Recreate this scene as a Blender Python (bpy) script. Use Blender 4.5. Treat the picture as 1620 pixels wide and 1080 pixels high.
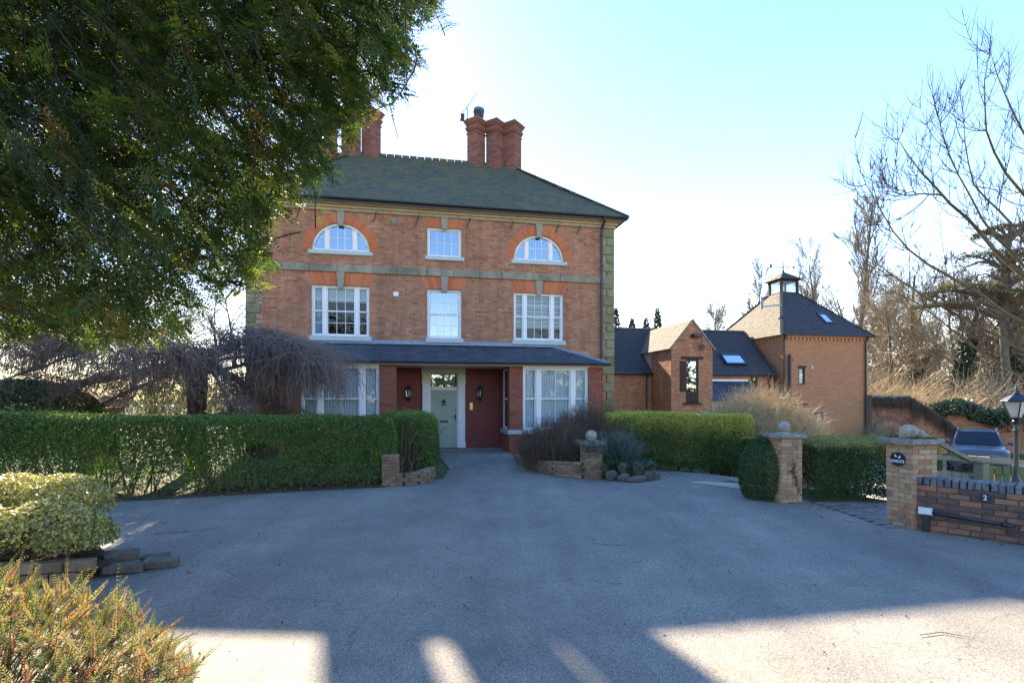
import bpy, math, random
import numpy as np
from mathutils import Vector, Matrix
R = math.radians
for o in list(bpy.data.objects): bpy.data.objects.remove(o)
SC = bpy.context.scene
COL = SC.collection
HC = 1.75                      # camera height above the drive
FPX = 860.0
YAW = R(11.3)                  # the buildings' shared orientation

# ------------------------------------------------------------------ camera, sky, sun, exposure
cam = bpy.data.cameras.new('camera'); co = bpy.data.objects.new('camera', cam); COL.objects.link(co)
co.location = (0, 0, HC); co.rotation_euler = (R(90), 0, 0)
cam.sensor_width = 36; cam.lens = 36 * FPX / 1620; cam.shift_y = 90 / 1620
cam.clip_start = .05; cam.clip_end = 4000
SC.camera = co
SUN = Vector((-.358, 1, .655)).normalized()
w = bpy.data.worlds.new('World'); SC.world = w; w.use_nodes = True
nt = w.node_tree; nt.nodes.clear()
sky = nt.nodes.new('ShaderNodeTexSky'); sky.sky_type = 'NISHITA'; sky.sun_disc = False
sky.sun_elevation = math.asin(SUN.z); sky.sun_rotation = math.atan2(SUN.x, SUN.y)
sky.air_density = 1.0; sky.dust_density = .05; sky.ozone_density = 2.5; sky.altitude = 50
bg = nt.nodes.new('ShaderNodeBackground'); bg.inputs[1].default_value = .15
wo = nt.nodes.new('ShaderNodeOutputWorld')
gm = nt.nodes.new('ShaderNodeGamma'); gm.inputs[1].default_value = .6      # the whole dome evenly tone-compressed, as in the bracketed photograph
nt.links.new(sky.outputs[0], gm.inputs[0]); hs = nt.nodes.new('ShaderNodeHueSaturation'); hs.inputs['Saturation'].default_value = 1.7; hs.inputs['Hue'].default_value = .520; nt.links.new(gm.outputs[0], hs.inputs['Color'])
wb = nt.nodes.new('ShaderNodeMix'); wb.data_type = 'RGBA'; wb.blend_type = 'MULTIPLY'; wb.inputs['Factor'].default_value = 1; wb.inputs['B'].default_value = (1.11, .885, .725, 1)      # the camera's daylight white balance
nt.links.new(hs.outputs[0], wb.inputs['A']); nt.links.new(wb.outputs['Result'], bg.inputs[0]); nt.links.new(bg.outputs[0], wo.inputs[0])
sl = bpy.data.lights.new('sun', 'SUN'); sl.energy = 2.75; sl.angle = R(.5); sl.color = (1, .87, .68)
so = bpy.data.objects.new('sun', sl); COL.objects.link(so); so.rotation_euler = SUN.to_track_quat('Z', 'Y').to_euler()
SC.view_settings.view_transform = 'Standard'; SC.view_settings.look = 'None'
SC.view_settings.exposure = 3.2; SC.view_settings.gamma = 1
SC.view_settings.use_curve_mapping = False
try:
    SC.cycles.max_bounces = 8; SC.cycles.diffuse_bounces = 3; SC.cycles.transparent_max_bounces = 12
    SC.cycles.transmission_bounces = 4; SC.cycles.use_denoising = True
except Exception: pass

def g(x, y):                   # the ground drops about a metre beyond the gate
    t = ((x - 5) * .8 + (y - 10) * .45) / 8
    t = np.clip(t, 0, 1)
    return -1.22 * t * t * (3 - 2 * t)
def at(px, py, Y): return Vector(((px - 810) / FPX * Y, Y, HC + (630 - py) / FPX * Y))

# ------------------------------------------------------------------ mesh helpers
def mesh_np(name, V, F, mats, parent=None, tint=None, smooth=False, midx=None):
    V = np.asarray(V, dtype=np.float32)
    if not isinstance(F, list): F = [F]
    F = [np.asarray(f, dtype=np.int32) for f in F if len(f)]
    me = bpy.data.meshes.new(name)
    me.vertices.add(len(V)); me.vertices.foreach_set('co', V.ravel())
    loops = np.concatenate([f.ravel() for f in F])
    tot = np.concatenate([np.full(len(f), f.shape[1], dtype=np.int32) for f in F])
    st = np.concatenate([[0], np.cumsum(tot)[:-1]]).astype(np.int32)
    me.loops.add(len(loops)); me.loops.foreach_set('vertex_index', loops)
    me.polygons.add(len(tot)); me.polygons.foreach_set('loop_start', st); me.polygons.foreach_set('loop_total', tot)
    me.polygons.foreach_set('use_smooth', np.full(len(tot), bool(smooth), dtype=bool))
    for m in (mats if isinstance(mats, (list, tuple)) else [mats]): me.materials.append(m)
    if midx is not None: me.polygons.foreach_set('material_index', np.asarray(midx, dtype=np.int32))
    if tint is not None:
        a = me.attributes.new('tint', 'FLOAT', 'FACE'); a.data.foreach_set('value', np.asarray(tint, dtype=np.float32))
    me.update(calc_edges=True)
    o = bpy.data.objects.new(name, me); COL.objects.link(o)
    if parent is not None: o.parent = parent
    return o

def boxes_np(lo, hi, back=False):
    """axis-aligned boxes (n,3),(n,3); without the +y face unless back"""
    n = len(lo); V = np.empty((n, 8, 3))
    for k in range(8):
        for a in range(3): V[:, k, a] = np.where((k >> a) & 1, hi[:, a], lo[:, a])
    f = [[0, 1, 5, 4], [1, 3, 7, 5], [4, 5, 7, 6], [2, 0, 4, 6], [0, 2, 3, 1]]
    if back: f.append([3, 2, 6, 7])
    f = np.array(f); F = (f[None] + (np.arange(n) * 8)[:, None, None]).reshape(-1, 4)
    return V.reshape(-1, 3), F, len(f)

class MB:
    def __init__(s): s.V = []; s.F = []; s.M = []; s.T = []
    def add(s, vs, fs, m=0, t=.5):
        b = len(s.V); s.V += [tuple(v) for v in vs]
        for f in fs: s.F.append([b + i for i in f]); s.M.append(m); s.T.append(t)
        return s
    def box(s, x0, x1, y0, y1, z0, z1, m=0, t=.5, ch=0):
        if ch:                 # chamfered edge round the face that looks along -y
            v = [(x0, y0 + ch, z0), (x1, y0 + ch, z0), (x1, y0 + ch, z1), (x0, y0 + ch, z1), (x0, y1, z0), (x1, y1, z0), (x1, y1, z1), (x0, y1, z1),
                 (x0 + ch, y0, z0 + ch), (x1 - ch, y0, z0 + ch), (x1 - ch, y0, z1 - ch), (x0 + ch, y0, z1 - ch)]
            f = [(8, 9, 10, 11), (0, 1, 9, 8), (1, 2, 10, 9), (2, 3, 11, 10), (3, 0, 8, 11), (1, 5, 6, 2), (3, 2, 6, 7), (0, 3, 7, 4), (0, 4, 5, 1), (4, 7, 6, 5)]
            return s.add(v, f, m, t)
        v = [(x0, y0, z0), (x1, y0, z0), (x1, y1, z0), (x0, y1, z0), (x0, y0, z1), (x1, y0, z1), (x1, y1, z1), (x0, y1, z1)]
        return s.add(v, [(0, 3, 2, 1), (4, 5, 6, 7), (0, 1, 5, 4), (1, 2, 6, 5), (2, 3, 7, 6), (3, 0, 4, 7)], m, t)
    def bar(s, a, b, wd, hg, m=0, t=.5, up=(0, 0, 1)):
        a = Vector(a); b = Vector(b); d = (b - a).normalized(); u = Vector(up)
        sd = d.cross(u)
        if sd.length < 1e-4: sd = d.cross(Vector((0, 1, 0)))
        sd.normalize(); u = sd.cross(d)
        v = [p + sd * (i * wd / 2) + u * (j * hg / 2) for p in (a, b) for (i, j) in ((-1, -1), (1, -1), (1, 1), (-1, 1))]
        return s.add(v, [(0, 1, 2, 3), (7, 6, 5, 4), (0, 4, 5, 1), (1, 5, 6, 2), (2, 6, 7, 3), (3, 7, 4, 0)], m, t)
    def tube(s, pts, r, n=8, m=0, t=.5, cap=True):
        pts = [Vector(p) for p in pts]; N = len(pts)
        rr = r if isinstance(r, (list, tuple)) else [r] * N
        vs = []; pu = None
        for i, p in enumerate(pts):
            d = (pts[min(i + 1, N - 1)] - pts[max(i - 1, 0)]).normalized()
            if pu is None: pu = d.orthogonal().normalized()
            pu = (pu - d * pu.dot(d)).normalized(); q = d.cross(pu)
            vs += [p + (pu * math.cos(2 * math.pi * k / n) + q * math.sin(2 * math.pi * k / n)) * rr[i] for k in range(n)]
        fs = [(i * n + k, i * n + (k + 1) % n, (i + 1) * n + (k + 1) % n, (i + 1) * n + k) for i in range(N - 1) for k in range(n)]
        if cap: fs += [tuple(reversed(range(n))), tuple((N - 1) * n + k for k in range(n))]
        return s.add(vs, fs, m, t)
    def lathe(s, prof, c=(0, 0, 0), n=16, m=0, t=.5):
        vs = []; fs = []
        for (r, z) in prof: vs += [(c[0] + r * math.cos(2 * math.pi * k / n), c[1] + r * math.sin(2 * math.pi * k / n), c[2] + z) for k in range(n)]
        for i in range(len(prof) - 1):
            fs += [(i * n + k, i * n + (k + 1) % n, (i + 1) * n + (k + 1) % n, (i + 1) * n + k) for k in range(n)]
        fs += [tuple(reversed(range(n))), tuple((len(prof) - 1) * n + k for k in range(n))]
        return s.add(vs, fs, m, t)
    def ball(s, c, r, n=16, m=0, t=.5, sz=1):
        return s.lathe([(max(r * math.sin(math.pi * i / 10), .001), -r * sz * math.cos(math.pi * i / 10)) for i in range(11)], c, n, m, t)
    def prism(s, outline, y0, y1, m=0, t=.5):      # outline in (x,z), counter-clockwise seen from -y
        n = len(outline); v = [(x, y0, z) for x, z in outline] + [(x, y1, z) for x, z in outline]
        f = [tuple(range(n)), tuple(reversed(range(n, 2 * n)))] + [(i, n + i, n + (i + 1) % n, (i + 1) % n) for i in range(n)]
        return s.add(v, f, m, t)
    def build(s, name, mats, parent=None, smooth=False):
        byk = {}
        order = sorted(range(len(s.F)), key=lambda i: len(s.F[i]))
        for i in order: byk.setdefault(len(s.F[i]), []).append(s.F[i])
        F = [np.array(byk[k]) for k in sorted(byk)]
        return mesh_np(name, np.array(s.V), F, mats, parent, [s.T[i] for i in order], smooth, [s.M[i] for i in order])
def smooth_angle(o, deg=35):
    me = o.data; me.polygons.foreach_set('use_smooth', [True] * len(me.polygons))
    try: me.set_sharp_from_angle(angle=R(deg))
    except Exception: pass
    return o

def tubes_np(polys, sides=4):
    """polylines [(pts (n,3), radii (n,))] -> verts, quads; grouped by point count"""
    by = {}
    for p, r in polys: by.setdefault(len(p), []).append((p, r))
    VV = []; FF = []; b = 0
    for n, L in by.items():
        P = np.array([x[0] for x in L], dtype=float); Rr = np.array([x[1] for x in L], dtype=float); m = len(L)
        D = np.empty_like(P); D[:, 1:-1] = P[:, 2:] - P[:, :-2]; D[:, 0] = P[:, 1] - P[:, 0]; D[:, -1] = P[:, -1] - P[:, -2]
        D /= np.linalg.norm(D, axis=2, keepdims=True) + 1e-9
        ref = np.zeros((m, 1, 3)); ax = np.argmin(np.abs(D).mean(axis=1), axis=1); ref[np.arange(m), 0, ax] = 1
        A = np.cross(D, np.broadcast_to(ref, D.shape)); A /= np.linalg.norm(A, axis=2, keepdims=True) + 1e-9
        B = np.cross(D, A)
        th = np.arange(sides) * 2 * math.pi / sides
        V = P[:, :, None] + Rr[:, :, None, None] * (A[:, :, None] * np.cos(th)[None, None, :, None] + B[:, :, None] * np.sin(th)[None, None, :, None])
        idx = b + np.arange(m * n * sides).reshape(m, n, sides)
        a = idx[:, :-1]; c = idx[:, 1:]
        F = np.stack([a, np.roll(a, -1, 2), np.roll(c, -1, 2), c], -1).reshape(-1, 4)
        VV.append(V.reshape(-1, 3)); FF.append(F); b += m * n * sides
    return np.concatenate(VV), np.concatenate(FF)

def nrm(a): return a / (np.linalg.norm(a, axis=-1, keepdims=True) + 1e-9)
def leaves_np(P, N, size, rs, aspect=.55, jitter=.8, fold=.25):
    """diamond leaves at P facing roughly N; size array (n,)"""
    n = len(P); N = nrm(N + rs.normal(0, jitter, (n, 3)))
    T = nrm(np.cross(N, rs.normal(0, 1, (n, 3)))); B = np.cross(N, T)
    s = np.asarray(size)[:, None] if np.ndim(size) else np.full((n, 1), size)
    V = np.stack([P - T * s * .5, P + B * s * aspect * .5 + N * s * fold * .3, P + T * s * .5, P - B * s * aspect * .5 + N * s * fold * .3], 1)
    F = np.arange(n * 4).reshape(n, 4)
    return V.reshape(-1, 3), F

def sprays_np(A, Bp, side, rs, k=14, nl=.03, nw=.14, bend=.15):
    """flat needle sprays: axis A->B, needles in two ranks along +-side"""
    m = len(A); t = np.linspace(.06, 1, k)[None, :, None]
    ax = Bp - A; L = np.linalg.norm(ax, axis=1)[:, None, None]; d = nrm(ax)[:, None]
    side = nrm(side - (side * nrm(ax)).sum(1, keepdims=True) * nrm(ax))[:, None]; up = np.cross(side, d)
    C = A[:, None] + ax[:, None] * t - np.array([0, 0, 1.0]) * bend * L * t * t
    out = []
    nl = np.asarray(nl).reshape(-1, 1, 1) if np.ndim(nl) else nl
    for sg in (-1, 1):
        l = nl * (1.15 - .75 * t) * rs.uniform(.75, 1.2, (m, k, 1))
        nd = nrm(d * .62 + sg * side * .8 + up * rs.normal(0, .16, (m, k, 1)))
        wv = np.cross(nd, up) * l * nw
        out.append(np.stack([C, C + nd * l * .55 + wv, C + nd * l, C + nd * l * .55 - wv], 2))
    V = np.stack(out, 1).reshape(-1, 3)
    F = np.arange(len(V)).reshape(-1, 4)
    return V, F, 2 * k

# ------------------------------------------------------------------ object helpers
def tag(o, label=None, cat=None, group=None, kind=None):
    if label: o['label'] = label
    if cat: o['category'] = cat
    if group: o['group'] = group
    if kind: o['kind'] = kind
    return o
def thing(name, label, cat, loc=(0, 0, 0), rz=0, group=None):
    o = bpy.data.objects.new(name, None); COL.objects.link(o); o.location = loc; o.rotation_euler = (0, 0, rz); o.empty_display_size = .2
    return tag(o, label, cat, group)
def inst(name, me, parent, loc=(0, 0, 0), rot=None, scale=None):
    o = bpy.data.objects.new(name, me); COL.objects.link(o); o.parent = parent; o.location = loc
    if rot is not None: o.rotation_euler = rot
    if scale is not None: o.scale = scale
    return o

# ------------------------------------------------------------------ materials
def mat(name, cols, src='noise', scale=8, rough=.8, bump=0, bscale=60, mixn=.35, transl=0, spec=.3, metal=0, dirt=None, dscale=.6, damt=.5, detail=4, coat=0, stretch=None, streak=0):
    """cols: colours spread over a ramp driven by noise, the per-piece tint or the per-object random value (plus noise)"""
    m = bpy.data.materials.new(name); m.use_nodes = True; t = m.node_tree; N = t.nodes; L = t.links; N.clear()
    out = N.new('ShaderNodeOutputMaterial'); b = N.new('ShaderNodeBsdfPrincipled')
    b.inputs['Roughness'].default_value = rough; b.inputs['Specular IOR Level'].default_value = spec; b.inputs['Metallic'].default_value = metal
    if coat: b.inputs['Coat Weight'].default_value = coat; b.inputs['Coat Roughness'].default_value = .05
    tc = N.new('ShaderNodeTexCoord'); vec = tc.outputs['Object']
    if src == 'rand' or stretch:
        mp = N.new('ShaderNodeMapping'); L.new(vec, mp.inputs[0]); vec = mp.outputs[0]
        if stretch: mp.inputs['Scale'].default_value = stretch
        if src == 'rand':
            oi = N.new('ShaderNodeObjectInfo'); mu = N.new('ShaderNodeMath'); mu.operation = 'MULTIPLY'; mu.inputs[1].default_value = 37
            L.new(oi.outputs['Random'], mu.inputs[0]); L.new(mu.outputs[0], mp.inputs['Location'])
    no = N.new('ShaderNodeTexNoise'); no.inputs['Scale'].default_value = scale; no.inputs['Detail'].default_value = detail; no.inputs['Roughness'].default_value = .65
    L.new(vec, no.inputs['Vector'])
    mr = N.new('ShaderNodeMapRange'); mr.inputs['From Min'].default_value = .28; mr.inputs['From Max'].default_value = .72; L.new(no.outputs['Fac'], mr.inputs[0])
    fac = mr.outputs[0]
    if src in ('attr', 'rand'):
        if src == 'attr': a = N.new('ShaderNodeAttribute'); a.attribute_name = 'tint'; sv = a.outputs['Fac']
        else: sv = oi.outputs['Random']
        mx = N.new('ShaderNodeMix'); mx.data_type = 'FLOAT'; mx.inputs['Factor'].default_value = mixn
        L.new(sv, mx.inputs['A']); L.new(fac, mx.inputs['B']); fac = mx.outputs['Result']
    if len(cols) == 1: cols = cols * 2
    cr = N.new('ShaderNodeValToRGB'); e = cr.color_ramp.elements
    while len(e) < len(cols): e.new(.5)
    for i, c in enumerate(cols): e[i].position = i / (len(cols) - 1); e[i].color = (*c, 1)
    L.new(fac, cr.inputs[0]); colr = cr.outputs[0]
    if dirt:
        n2 = N.new('ShaderNodeTexNoise'); n2.inputs['Scale'].default_value = dscale; n2.inputs['Detail'].default_value = 6; n2.inputs['Roughness'].default_value = .7
        ge = N.new('ShaderNodeNewGeometry') if src == 'rand' else None
        L.new(ge.outputs['Position'] if ge else tc.outputs['Object'], n2.inputs['Vector'])
        m2 = N.new('ShaderNodeMapRange'); m2.inputs['From Min'].default_value = .48; m2.inputs['From Max'].default_value = .68; m2.inputs['To Max'].default_value = damt
        L.new(n2.outputs['Fac'], m2.inputs[0])
        mc = N.new('ShaderNodeMix'); mc.data_type = 'RGBA'; L.new(m2.outputs[0], mc.inputs['Factor']); L.new(colr, mc.inputs['A']); mc.inputs['B'].default_value = (*dirt, 1)
        colr = mc.outputs['Result']
    if streak:             # rain-washed runs down the wall
        mp2 = N.new('ShaderNodeMapping'); mp2.inputs['Scale'].default_value = (2.2, 2.2, .22); L.new(tc.outputs['Object'], mp2.inputs[0])
        n5 = N.new('ShaderNodeTexNoise'); n5.inputs['Scale'].default_value = 1; n5.inputs['Detail'].default_value = 7; n5.inputs['Roughness'].default_value = .7; L.new(mp2.outputs[0], n5.inputs['Vector'])
        m5 = N.new('ShaderNodeMapRange'); m5.inputs['From Min'].default_value = .35; m5.inputs['From Max'].default_value = .68; m5.inputs['To Min'].default_value = 1 - streak; m5.inputs['To Max'].default_value = 1.12; L.new(n5.outputs['Fac'], m5.inputs[0])
        c5 = N.new('ShaderNodeMix'); c5.data_type = 'RGBA'; c5.blend_type = 'MULTIPLY'; c5.inputs['Factor'].default_value = 1; L.new(colr, c5.inputs['A']); L.new(m5.outputs[0], c5.inputs['B']); colr = c5.outputs['Result']
    L.new(colr, b.inputs['Base Color'])
    if bump:
        nb = N.new('ShaderNodeTexNoise'); nb.inputs['Scale'].default_value = bscale; nb.inputs['Detail'].default_value = 3; L.new(vec, nb.inputs['Vector'])
        bp = N.new('ShaderNodeBump'); bp.inputs['Strength'].default_value = bump; bp.inputs['Distance'].default_value = .01
        L.new(nb.outputs['Fac'], bp.inputs['Height']); L.new(bp.outputs[0], b.inputs['Normal'])
    sh = b.outputs[0]
    if transl:
        tr = N.new('ShaderNodeBsdfTranslucent'); hs = N.new('ShaderNodeMix'); hs.data_type = 'RGBA'; hs.blend_type = 'MULTIPLY'; hs.inputs['Factor'].default_value = 1
        L.new(colr, hs.inputs['A']); hs.inputs['B'].default_value = (1.7, 1.75, .7, 1); L.new(hs.outputs['Result'], tr.inputs[0])
        ms = N.new('ShaderNodeMixShader'); ms.inputs[0].default_value = transl; L.new(sh, ms.inputs[1]); L.new(tr.outputs[0], ms.inputs[2]); sh = ms.outputs[0]
    L.new(sh, out.inputs[0])
    return m

def glass_mat(name, lo, hi, tint=(.9, .95, 1)):
    m = bpy.data.materials.new(name); m.use_nodes = True; t = m.node_tree; N = t.nodes; L = t.links; N.clear()
    out = N.new('ShaderNodeOutputMaterial'); tr = N.new('ShaderNodeBsdfTransparent'); tr.inputs[0].default_value = (.86, .9, .9, 1)
    gl = N.new('ShaderNodeBsdfGlossy'); gl.inputs['Roughness'].default_value = .015; gl.inputs[0].default_value = (*tint, 1)
    lw = N.new('ShaderNodeFresnel'); lw.inputs[0].default_value = 1.45
    mr = N.new('ShaderNodeMapRange'); mr.inputs['To Min'].default_value = lo; mr.inputs['To Max'].default_value = hi; L.new(lw.outputs[0], mr.inputs[0])
    ms = N.new('ShaderNodeMixShader'); L.new(mr.outputs[0], ms.inputs[0]); L.new(tr.outputs[0], ms.inputs[1]); L.new(gl.outputs[0], ms.inputs[2]); L.new(ms.outputs[0], out.inputs[0])
    return m

X = {}
BR = [(.21, .084, .052), (.36, .148, .08), (.44, .195, .108), (.49, .24, .14), (.53, .31, .195)]
X['brick'] = mat('red_brick', BR, 'attr', 14, .88, .3, 90, .25, dirt=(.17, .11, .08), dscale=.7, damt=.5, streak=.32)
X['brick_bay'] = mat('bay_brick', [(.24, .07, .045), (.31, .10, .06), (.36, .13, .08)], 'attr', 14, .85, .3, 90, .25)
X['brick_one'] = mat('bay_brick_piece', [(.24, .07, .045), (.31, .10, .06), (.36, .13, .08)], 'rand', 20, .85, .3, 90, .3)
X['brick_paint'] = mat('red_painted_brick', [(.20, .042, .03), (.25, .055, .038)], 'attr', 10, .6, .25, 70, .4)
X['brick_barn'] = mat('barn_brick', [(.23, .09, .05), (.38, .15, .068), (.46, .21, .105), (.51, .29, .17)], 'attr', 12, .9, .3, 90, .25, dirt=(.22, .13, .08), dscale=.7, damt=.4, streak=.25)
X['brick_tower'] = mat('dovecote_brick', [(.36, .138, .062), (.44, .19, .088), (.50, .245, .12)], 'attr', 12, .9, .3, 90, .3, dirt=(.34, .20, .09), dscale=.35, damt=.55)
X['brick_chim'] = mat('chimney_brick', [(.15, .06, .05), (.24, .10, .07), (.29, .14, .10)], 'attr', 12, .9, .3, 90, .3)
X['rubbed'] = mat('rubbed_orange_brick', [(.44, .12, .05), (.53, .16, .065), (.58, .20, .09)], 'attr', 16, .85, .2, 90, .25)
X['mortar'] = mat('lime_mortar', [(.33, .245, .175), (.43, .33, .24)], 'noise', 9, .95, .2, 120)
X['mortar_dk'] = mat('dark_mortar', [(.10, .08, .06), (.18, .14, .11)], 'noise', 9, .95, .3, 120)
X['pillar_brick'] = mat('buff_pillar_brick', [(.27, .13, .08), (.37, .19, .10), (.42, .25, .13), (.48, .33, .18), (.43, .31, .22)], 'rand', 22, .9, .5, 70, .3, dirt=(.15, .10, .08), dscale=2.2, damt=.6)
X['wall_brick'] = mat('weathered_wall_brick', [(.055, .045, .05), (.11, .075, .065), (.19, .10, .07), (.30, .15, .09), (.36, .13, .06)], 'rand', 22, .9, .5, 70, .3, dirt=(.05, .045, .045), dscale=2.5, damt=.75)
X['blue_brick'] = mat('blue_coping_brick', [(.05, .055, .07), (.10, .105, .12), (.20, .19, .19)], 'rand', 25, .8, .5, 70, .5, dirt=(.30, .28, .22), dscale=9, damt=.6)
X['low_brick'] = mat('old_garden_brick', [(.16, .10, .07), (.25, .15, .09), (.32, .23, .14)], 'rand', 22, .92, .5, 70, .35, dirt=(.09, .10, .05), dscale=2.5, damt=.7)
X['stone'] = mat('green_sandstone', [(.16, .15, .075), (.24, .22, .11), (.31, .28, .17)], 'rand', 5, .9, .35, 50, .5, dirt=(.11, .12, .05), dscale=1.3, damt=.7)
X['string'] = mat('string_course_stone', [(.24, .22, .15), (.31, .275, .19), (.37, .33, .23)], 'rand', 5, .9, .35, 50, .5, dirt=(.09, .09, .06), dscale=1.2, damt=.75, streak=.3)
X['cornice'] = mat('buff_cornice_stone', [(.34, .26, .16), (.43, .34, .22)], 'noise', 5, .9, .25, 50, dirt=(.25, .2, .12), damt=.6)
X['keystone'] = mat('grey_keystone', [(.26, .24, .18), (.34, .31, .24)], 'noise', 6, .9, .3, 50)
X['sill'] = mat('pale_green_sill', [(.40, .46, .44), (.48, .53, .50)], 'noise', 6, .7, .1, 50)
X['greystone'] = mat('grey_stone', [(.12, .11, .10), (.24, .22, .19), (.34, .31, .27)], 'noise', 12, .92, .6, 50, dirt=(.10, .11, .06), dscale=4, damt=.7)
X['ballstone'] = mat('ball_stone', [(.20, .17, .13), (.33, .28, .22), (.42, .36, .28)], 'noise', 14, .92, .6, 50, dirt=(.13, .12, .08), dscale=5, damt=.6)
X['white'] = mat('white_paint', [(.76, .75, .72), (.82, .81, .78)], 'noise', 5, .45, .05, 60)
X['cream'] = mat('cream_paint', [(.66, .62, .46), (.72, .68, .52)], 'noise', 4, .5, .05, 60)
X['sage'] = mat('sage_door_paint', [(.31, .38, .30), (.34, .41, .33)], 'noise', 4, .4, .03, 60)
X['black'] = mat('black_iron', [(.012, .012, .014), (.03, .03, .032)], 'noise', 20, .4, .1, 80, spec=.5)
X['pipe'] = mat('black_pipe', [(.015, .017, .022), (.03, .034, .042)], 'noise', 6, .35, spec=.5)
X['brass'] = mat('brass', [(.5, .38, .16)], 'noise', 6, .35, metal=1)
X['bronze'] = mat('dark_bronze', [(.10, .05, .035), (.16, .08, .05)], 'noise', 6, .4, metal=.7)
X['lead'] = mat('lead_flashing', [(.17, .20, .25), (.26, .30, .36)], 'noise', 6, .5, .2, 20, spec=.5)
X['slate'] = mat('blue_slate', [(.035, .045, .06), (.055, .065, .08), (.085, .095, .105)], 'rand', 10, .62, .4, 40, .4, dirt=(.02, .022, .025), dscale=3, damt=.7, spec=.35)
X['tile'] = mat('mossy_clay_tile', [(.05, .062, .052), (.078, .088, .066), (.105, .105, .066), (.16, .12, .065)], 'attr', 5, .9, .5, 40, .3, dirt=(.17, .145, .04), dscale=1.6, damt=.7)
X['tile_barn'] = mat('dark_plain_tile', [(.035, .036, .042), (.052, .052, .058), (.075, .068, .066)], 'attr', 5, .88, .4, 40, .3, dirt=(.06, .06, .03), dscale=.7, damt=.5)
X['tile_sun'] = mat('sun_painted_plain_tile', [(.09, .08, .06), (.16, .13, .09), (.22, .18, .12)], 'attr', 6, .9, .4, 40, .3, dirt=(.10, .10, .05), dscale=1, damt=.4)  # paler copy of the plain tile, sunshine painted in for sun-facing slopes
X['glass'] = glass_mat('window_glass', .62, .95, (.30, .37, .43))
X['glass_lo'] = glass_mat('clear_glass', .0, .6)
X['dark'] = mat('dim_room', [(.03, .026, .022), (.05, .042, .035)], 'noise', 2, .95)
X['curtain'] = mat('net_curtain', [(.74, .75, .77), (.82, .82, .83)], 'noise', 3, .9)
X['curtain_blue'] = mat('blue_grey_curtain', [(.33, .40, .48), (.42, .50, .57)], 'noise', 3, .9)
X['blind'] = mat('pale_blind', [(.60, .60, .58), (.68, .67, .65)], 'noise', 3, .85)
X['wood_dk'] = mat('dark_stained_wood', [(.035, .018, .014), (.07, .035, .026)], 'noise', 8, .7, .3, 40, stretch=(6, 6, 1))
X['wood_grey'] = mat('weathered_grey_wood', [(.14, .12, .085), (.24, .21, .15), (.30, .27, .20)], 'noise', 9, .9, .5, 30, stretch=(8, 8, 1), dirt=(.16, .17, .06), dscale=3, damt=.6)
X['leaf_hedge'] = mat('privet_leaf', [(.026, .056, .012), (.065, .13, .024), (.125, .205, .038), (.21, .27, .065), (.20, .15, .07)], 'attr', 3, .5, 0, mixn=.25, transl=.4, spec=.45)
X['leaf_hedge2'] = mat('sun_painted_privet_leaf', [(.03, .06, .014), (.06, .11, .02), (.15, .20, .035), (.38, .37, .06), (.58, .51, .13)], 'attr', 3, .5, 0, mixn=.15, transl=.35, spec=.45)  # privet ramp ending in yellows that stand in for sunlight
X['leaf_box'] = mat('box_leaf', [(.018, .042, .015), (.036, .075, .022), (.065, .12, .03), (.12, .17, .05)], 'attr', 3, .5, 0, mixn=.2, transl=.25, spec=.4)
X['leaf_sun_top'] = mat('sun_painted_box_leaf', [(.022, .055, .016), (.045, .09, .022), (.14, .15, .045), (.42, .34, .12)], 'attr', 3, .55, 0, mixn=.2, transl=.35, spec=.4)  # box ramp ending in gold, sunlight painted on the hedge top
X['leaf_dome'] = mat('evergreen_leaf', [(.025, .045, .015), (.05, .075, .022), (.11, .11, .03), (.22, .15, .05)], 'attr', 3, .45, 0, mixn=.2, transl=.3, spec=.5)
X['leaf_varieg'] = mat('variegated_leaf', [(.045, .08, .018), (.13, .155, .035), (.34, .30, .08), (.50, .41, .13), (.60, .52, .24)], 'attr', 25, .5, 0, mixn=.3, transl=.15, spec=.4)
X['yew'] = mat('yew_needle', [(.020, .036, .012), (.042, .07, .018), (.09, .13, .026), (.21, .23, .04), (.22, .10, .035)], 'attr', 2, .5, 0, mixn=.1, transl=.5, spec=.4)
X['juniper'] = mat('conifer_shoot', [(.05, .085, .025), (.13, .155, .05), (.26, .25, .10), (.42, .34, .20), (.46, .13, .065)], 'attr', 2, .6, 0, mixn=.05, transl=.2, spec=.35)
X['ivy'] = mat('ivy_leaf', [(.008, .022, .012), (.018, .042, .018), (.03, .06, .022), (.08, .10, .06)], 'attr', 2, .4, 0, mixn=.2, transl=.2, spec=.5)
X['grey_leaf'] = mat('silver_leaf', [(.06, .075, .06), (.12, .14, .115), (.20, .22, .19)], 'attr', 2, .7, 0, mixn=.2, transl=.2)
X['fern'] = mat('fern_leaf', [(.015, .05, .018), (.03, .085, .025), (.06, .12, .03)], 'attr', 2, .5, 0, mixn=.2, transl=.35)
X['litter'] = mat('fallen_leaf', [(.05, .03, .02), (.11, .06, .035), (.18, .11, .06), (.24, .17, .10)], 'attr', 2, .9, 0, mixn=.1)
X['conif'] = mat('conifer_mass', [(.012, .022, .014), (.022, .036, .02), (.04, .05, .026)], 'attr', 2, .7, 0, mixn=.2, transl=.2)
X['cedar'] = mat('cedar_needle', [(.04, .045, .022), (.09, .085, .04), (.16, .13, .06)], 'attr', 2, .7, 0, mixn=.2, transl=.25)  # needles lightened to imitate haze in the distance
X['bark'] = mat('grey_bark', [(.06, .05, .04), (.13, .105, .08), (.22, .19, .14)], 'noise', 9, .95, .8, 30, stretch=(3, 3, .8))
X['bark_pied'] = mat('flaking_bark', [(.03, .022, .018), (.06, .045, .035), (.30, .24, .15)], 'noise', 5, .95, .8, 30, stretch=(2.5, 2.5, 1))
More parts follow.
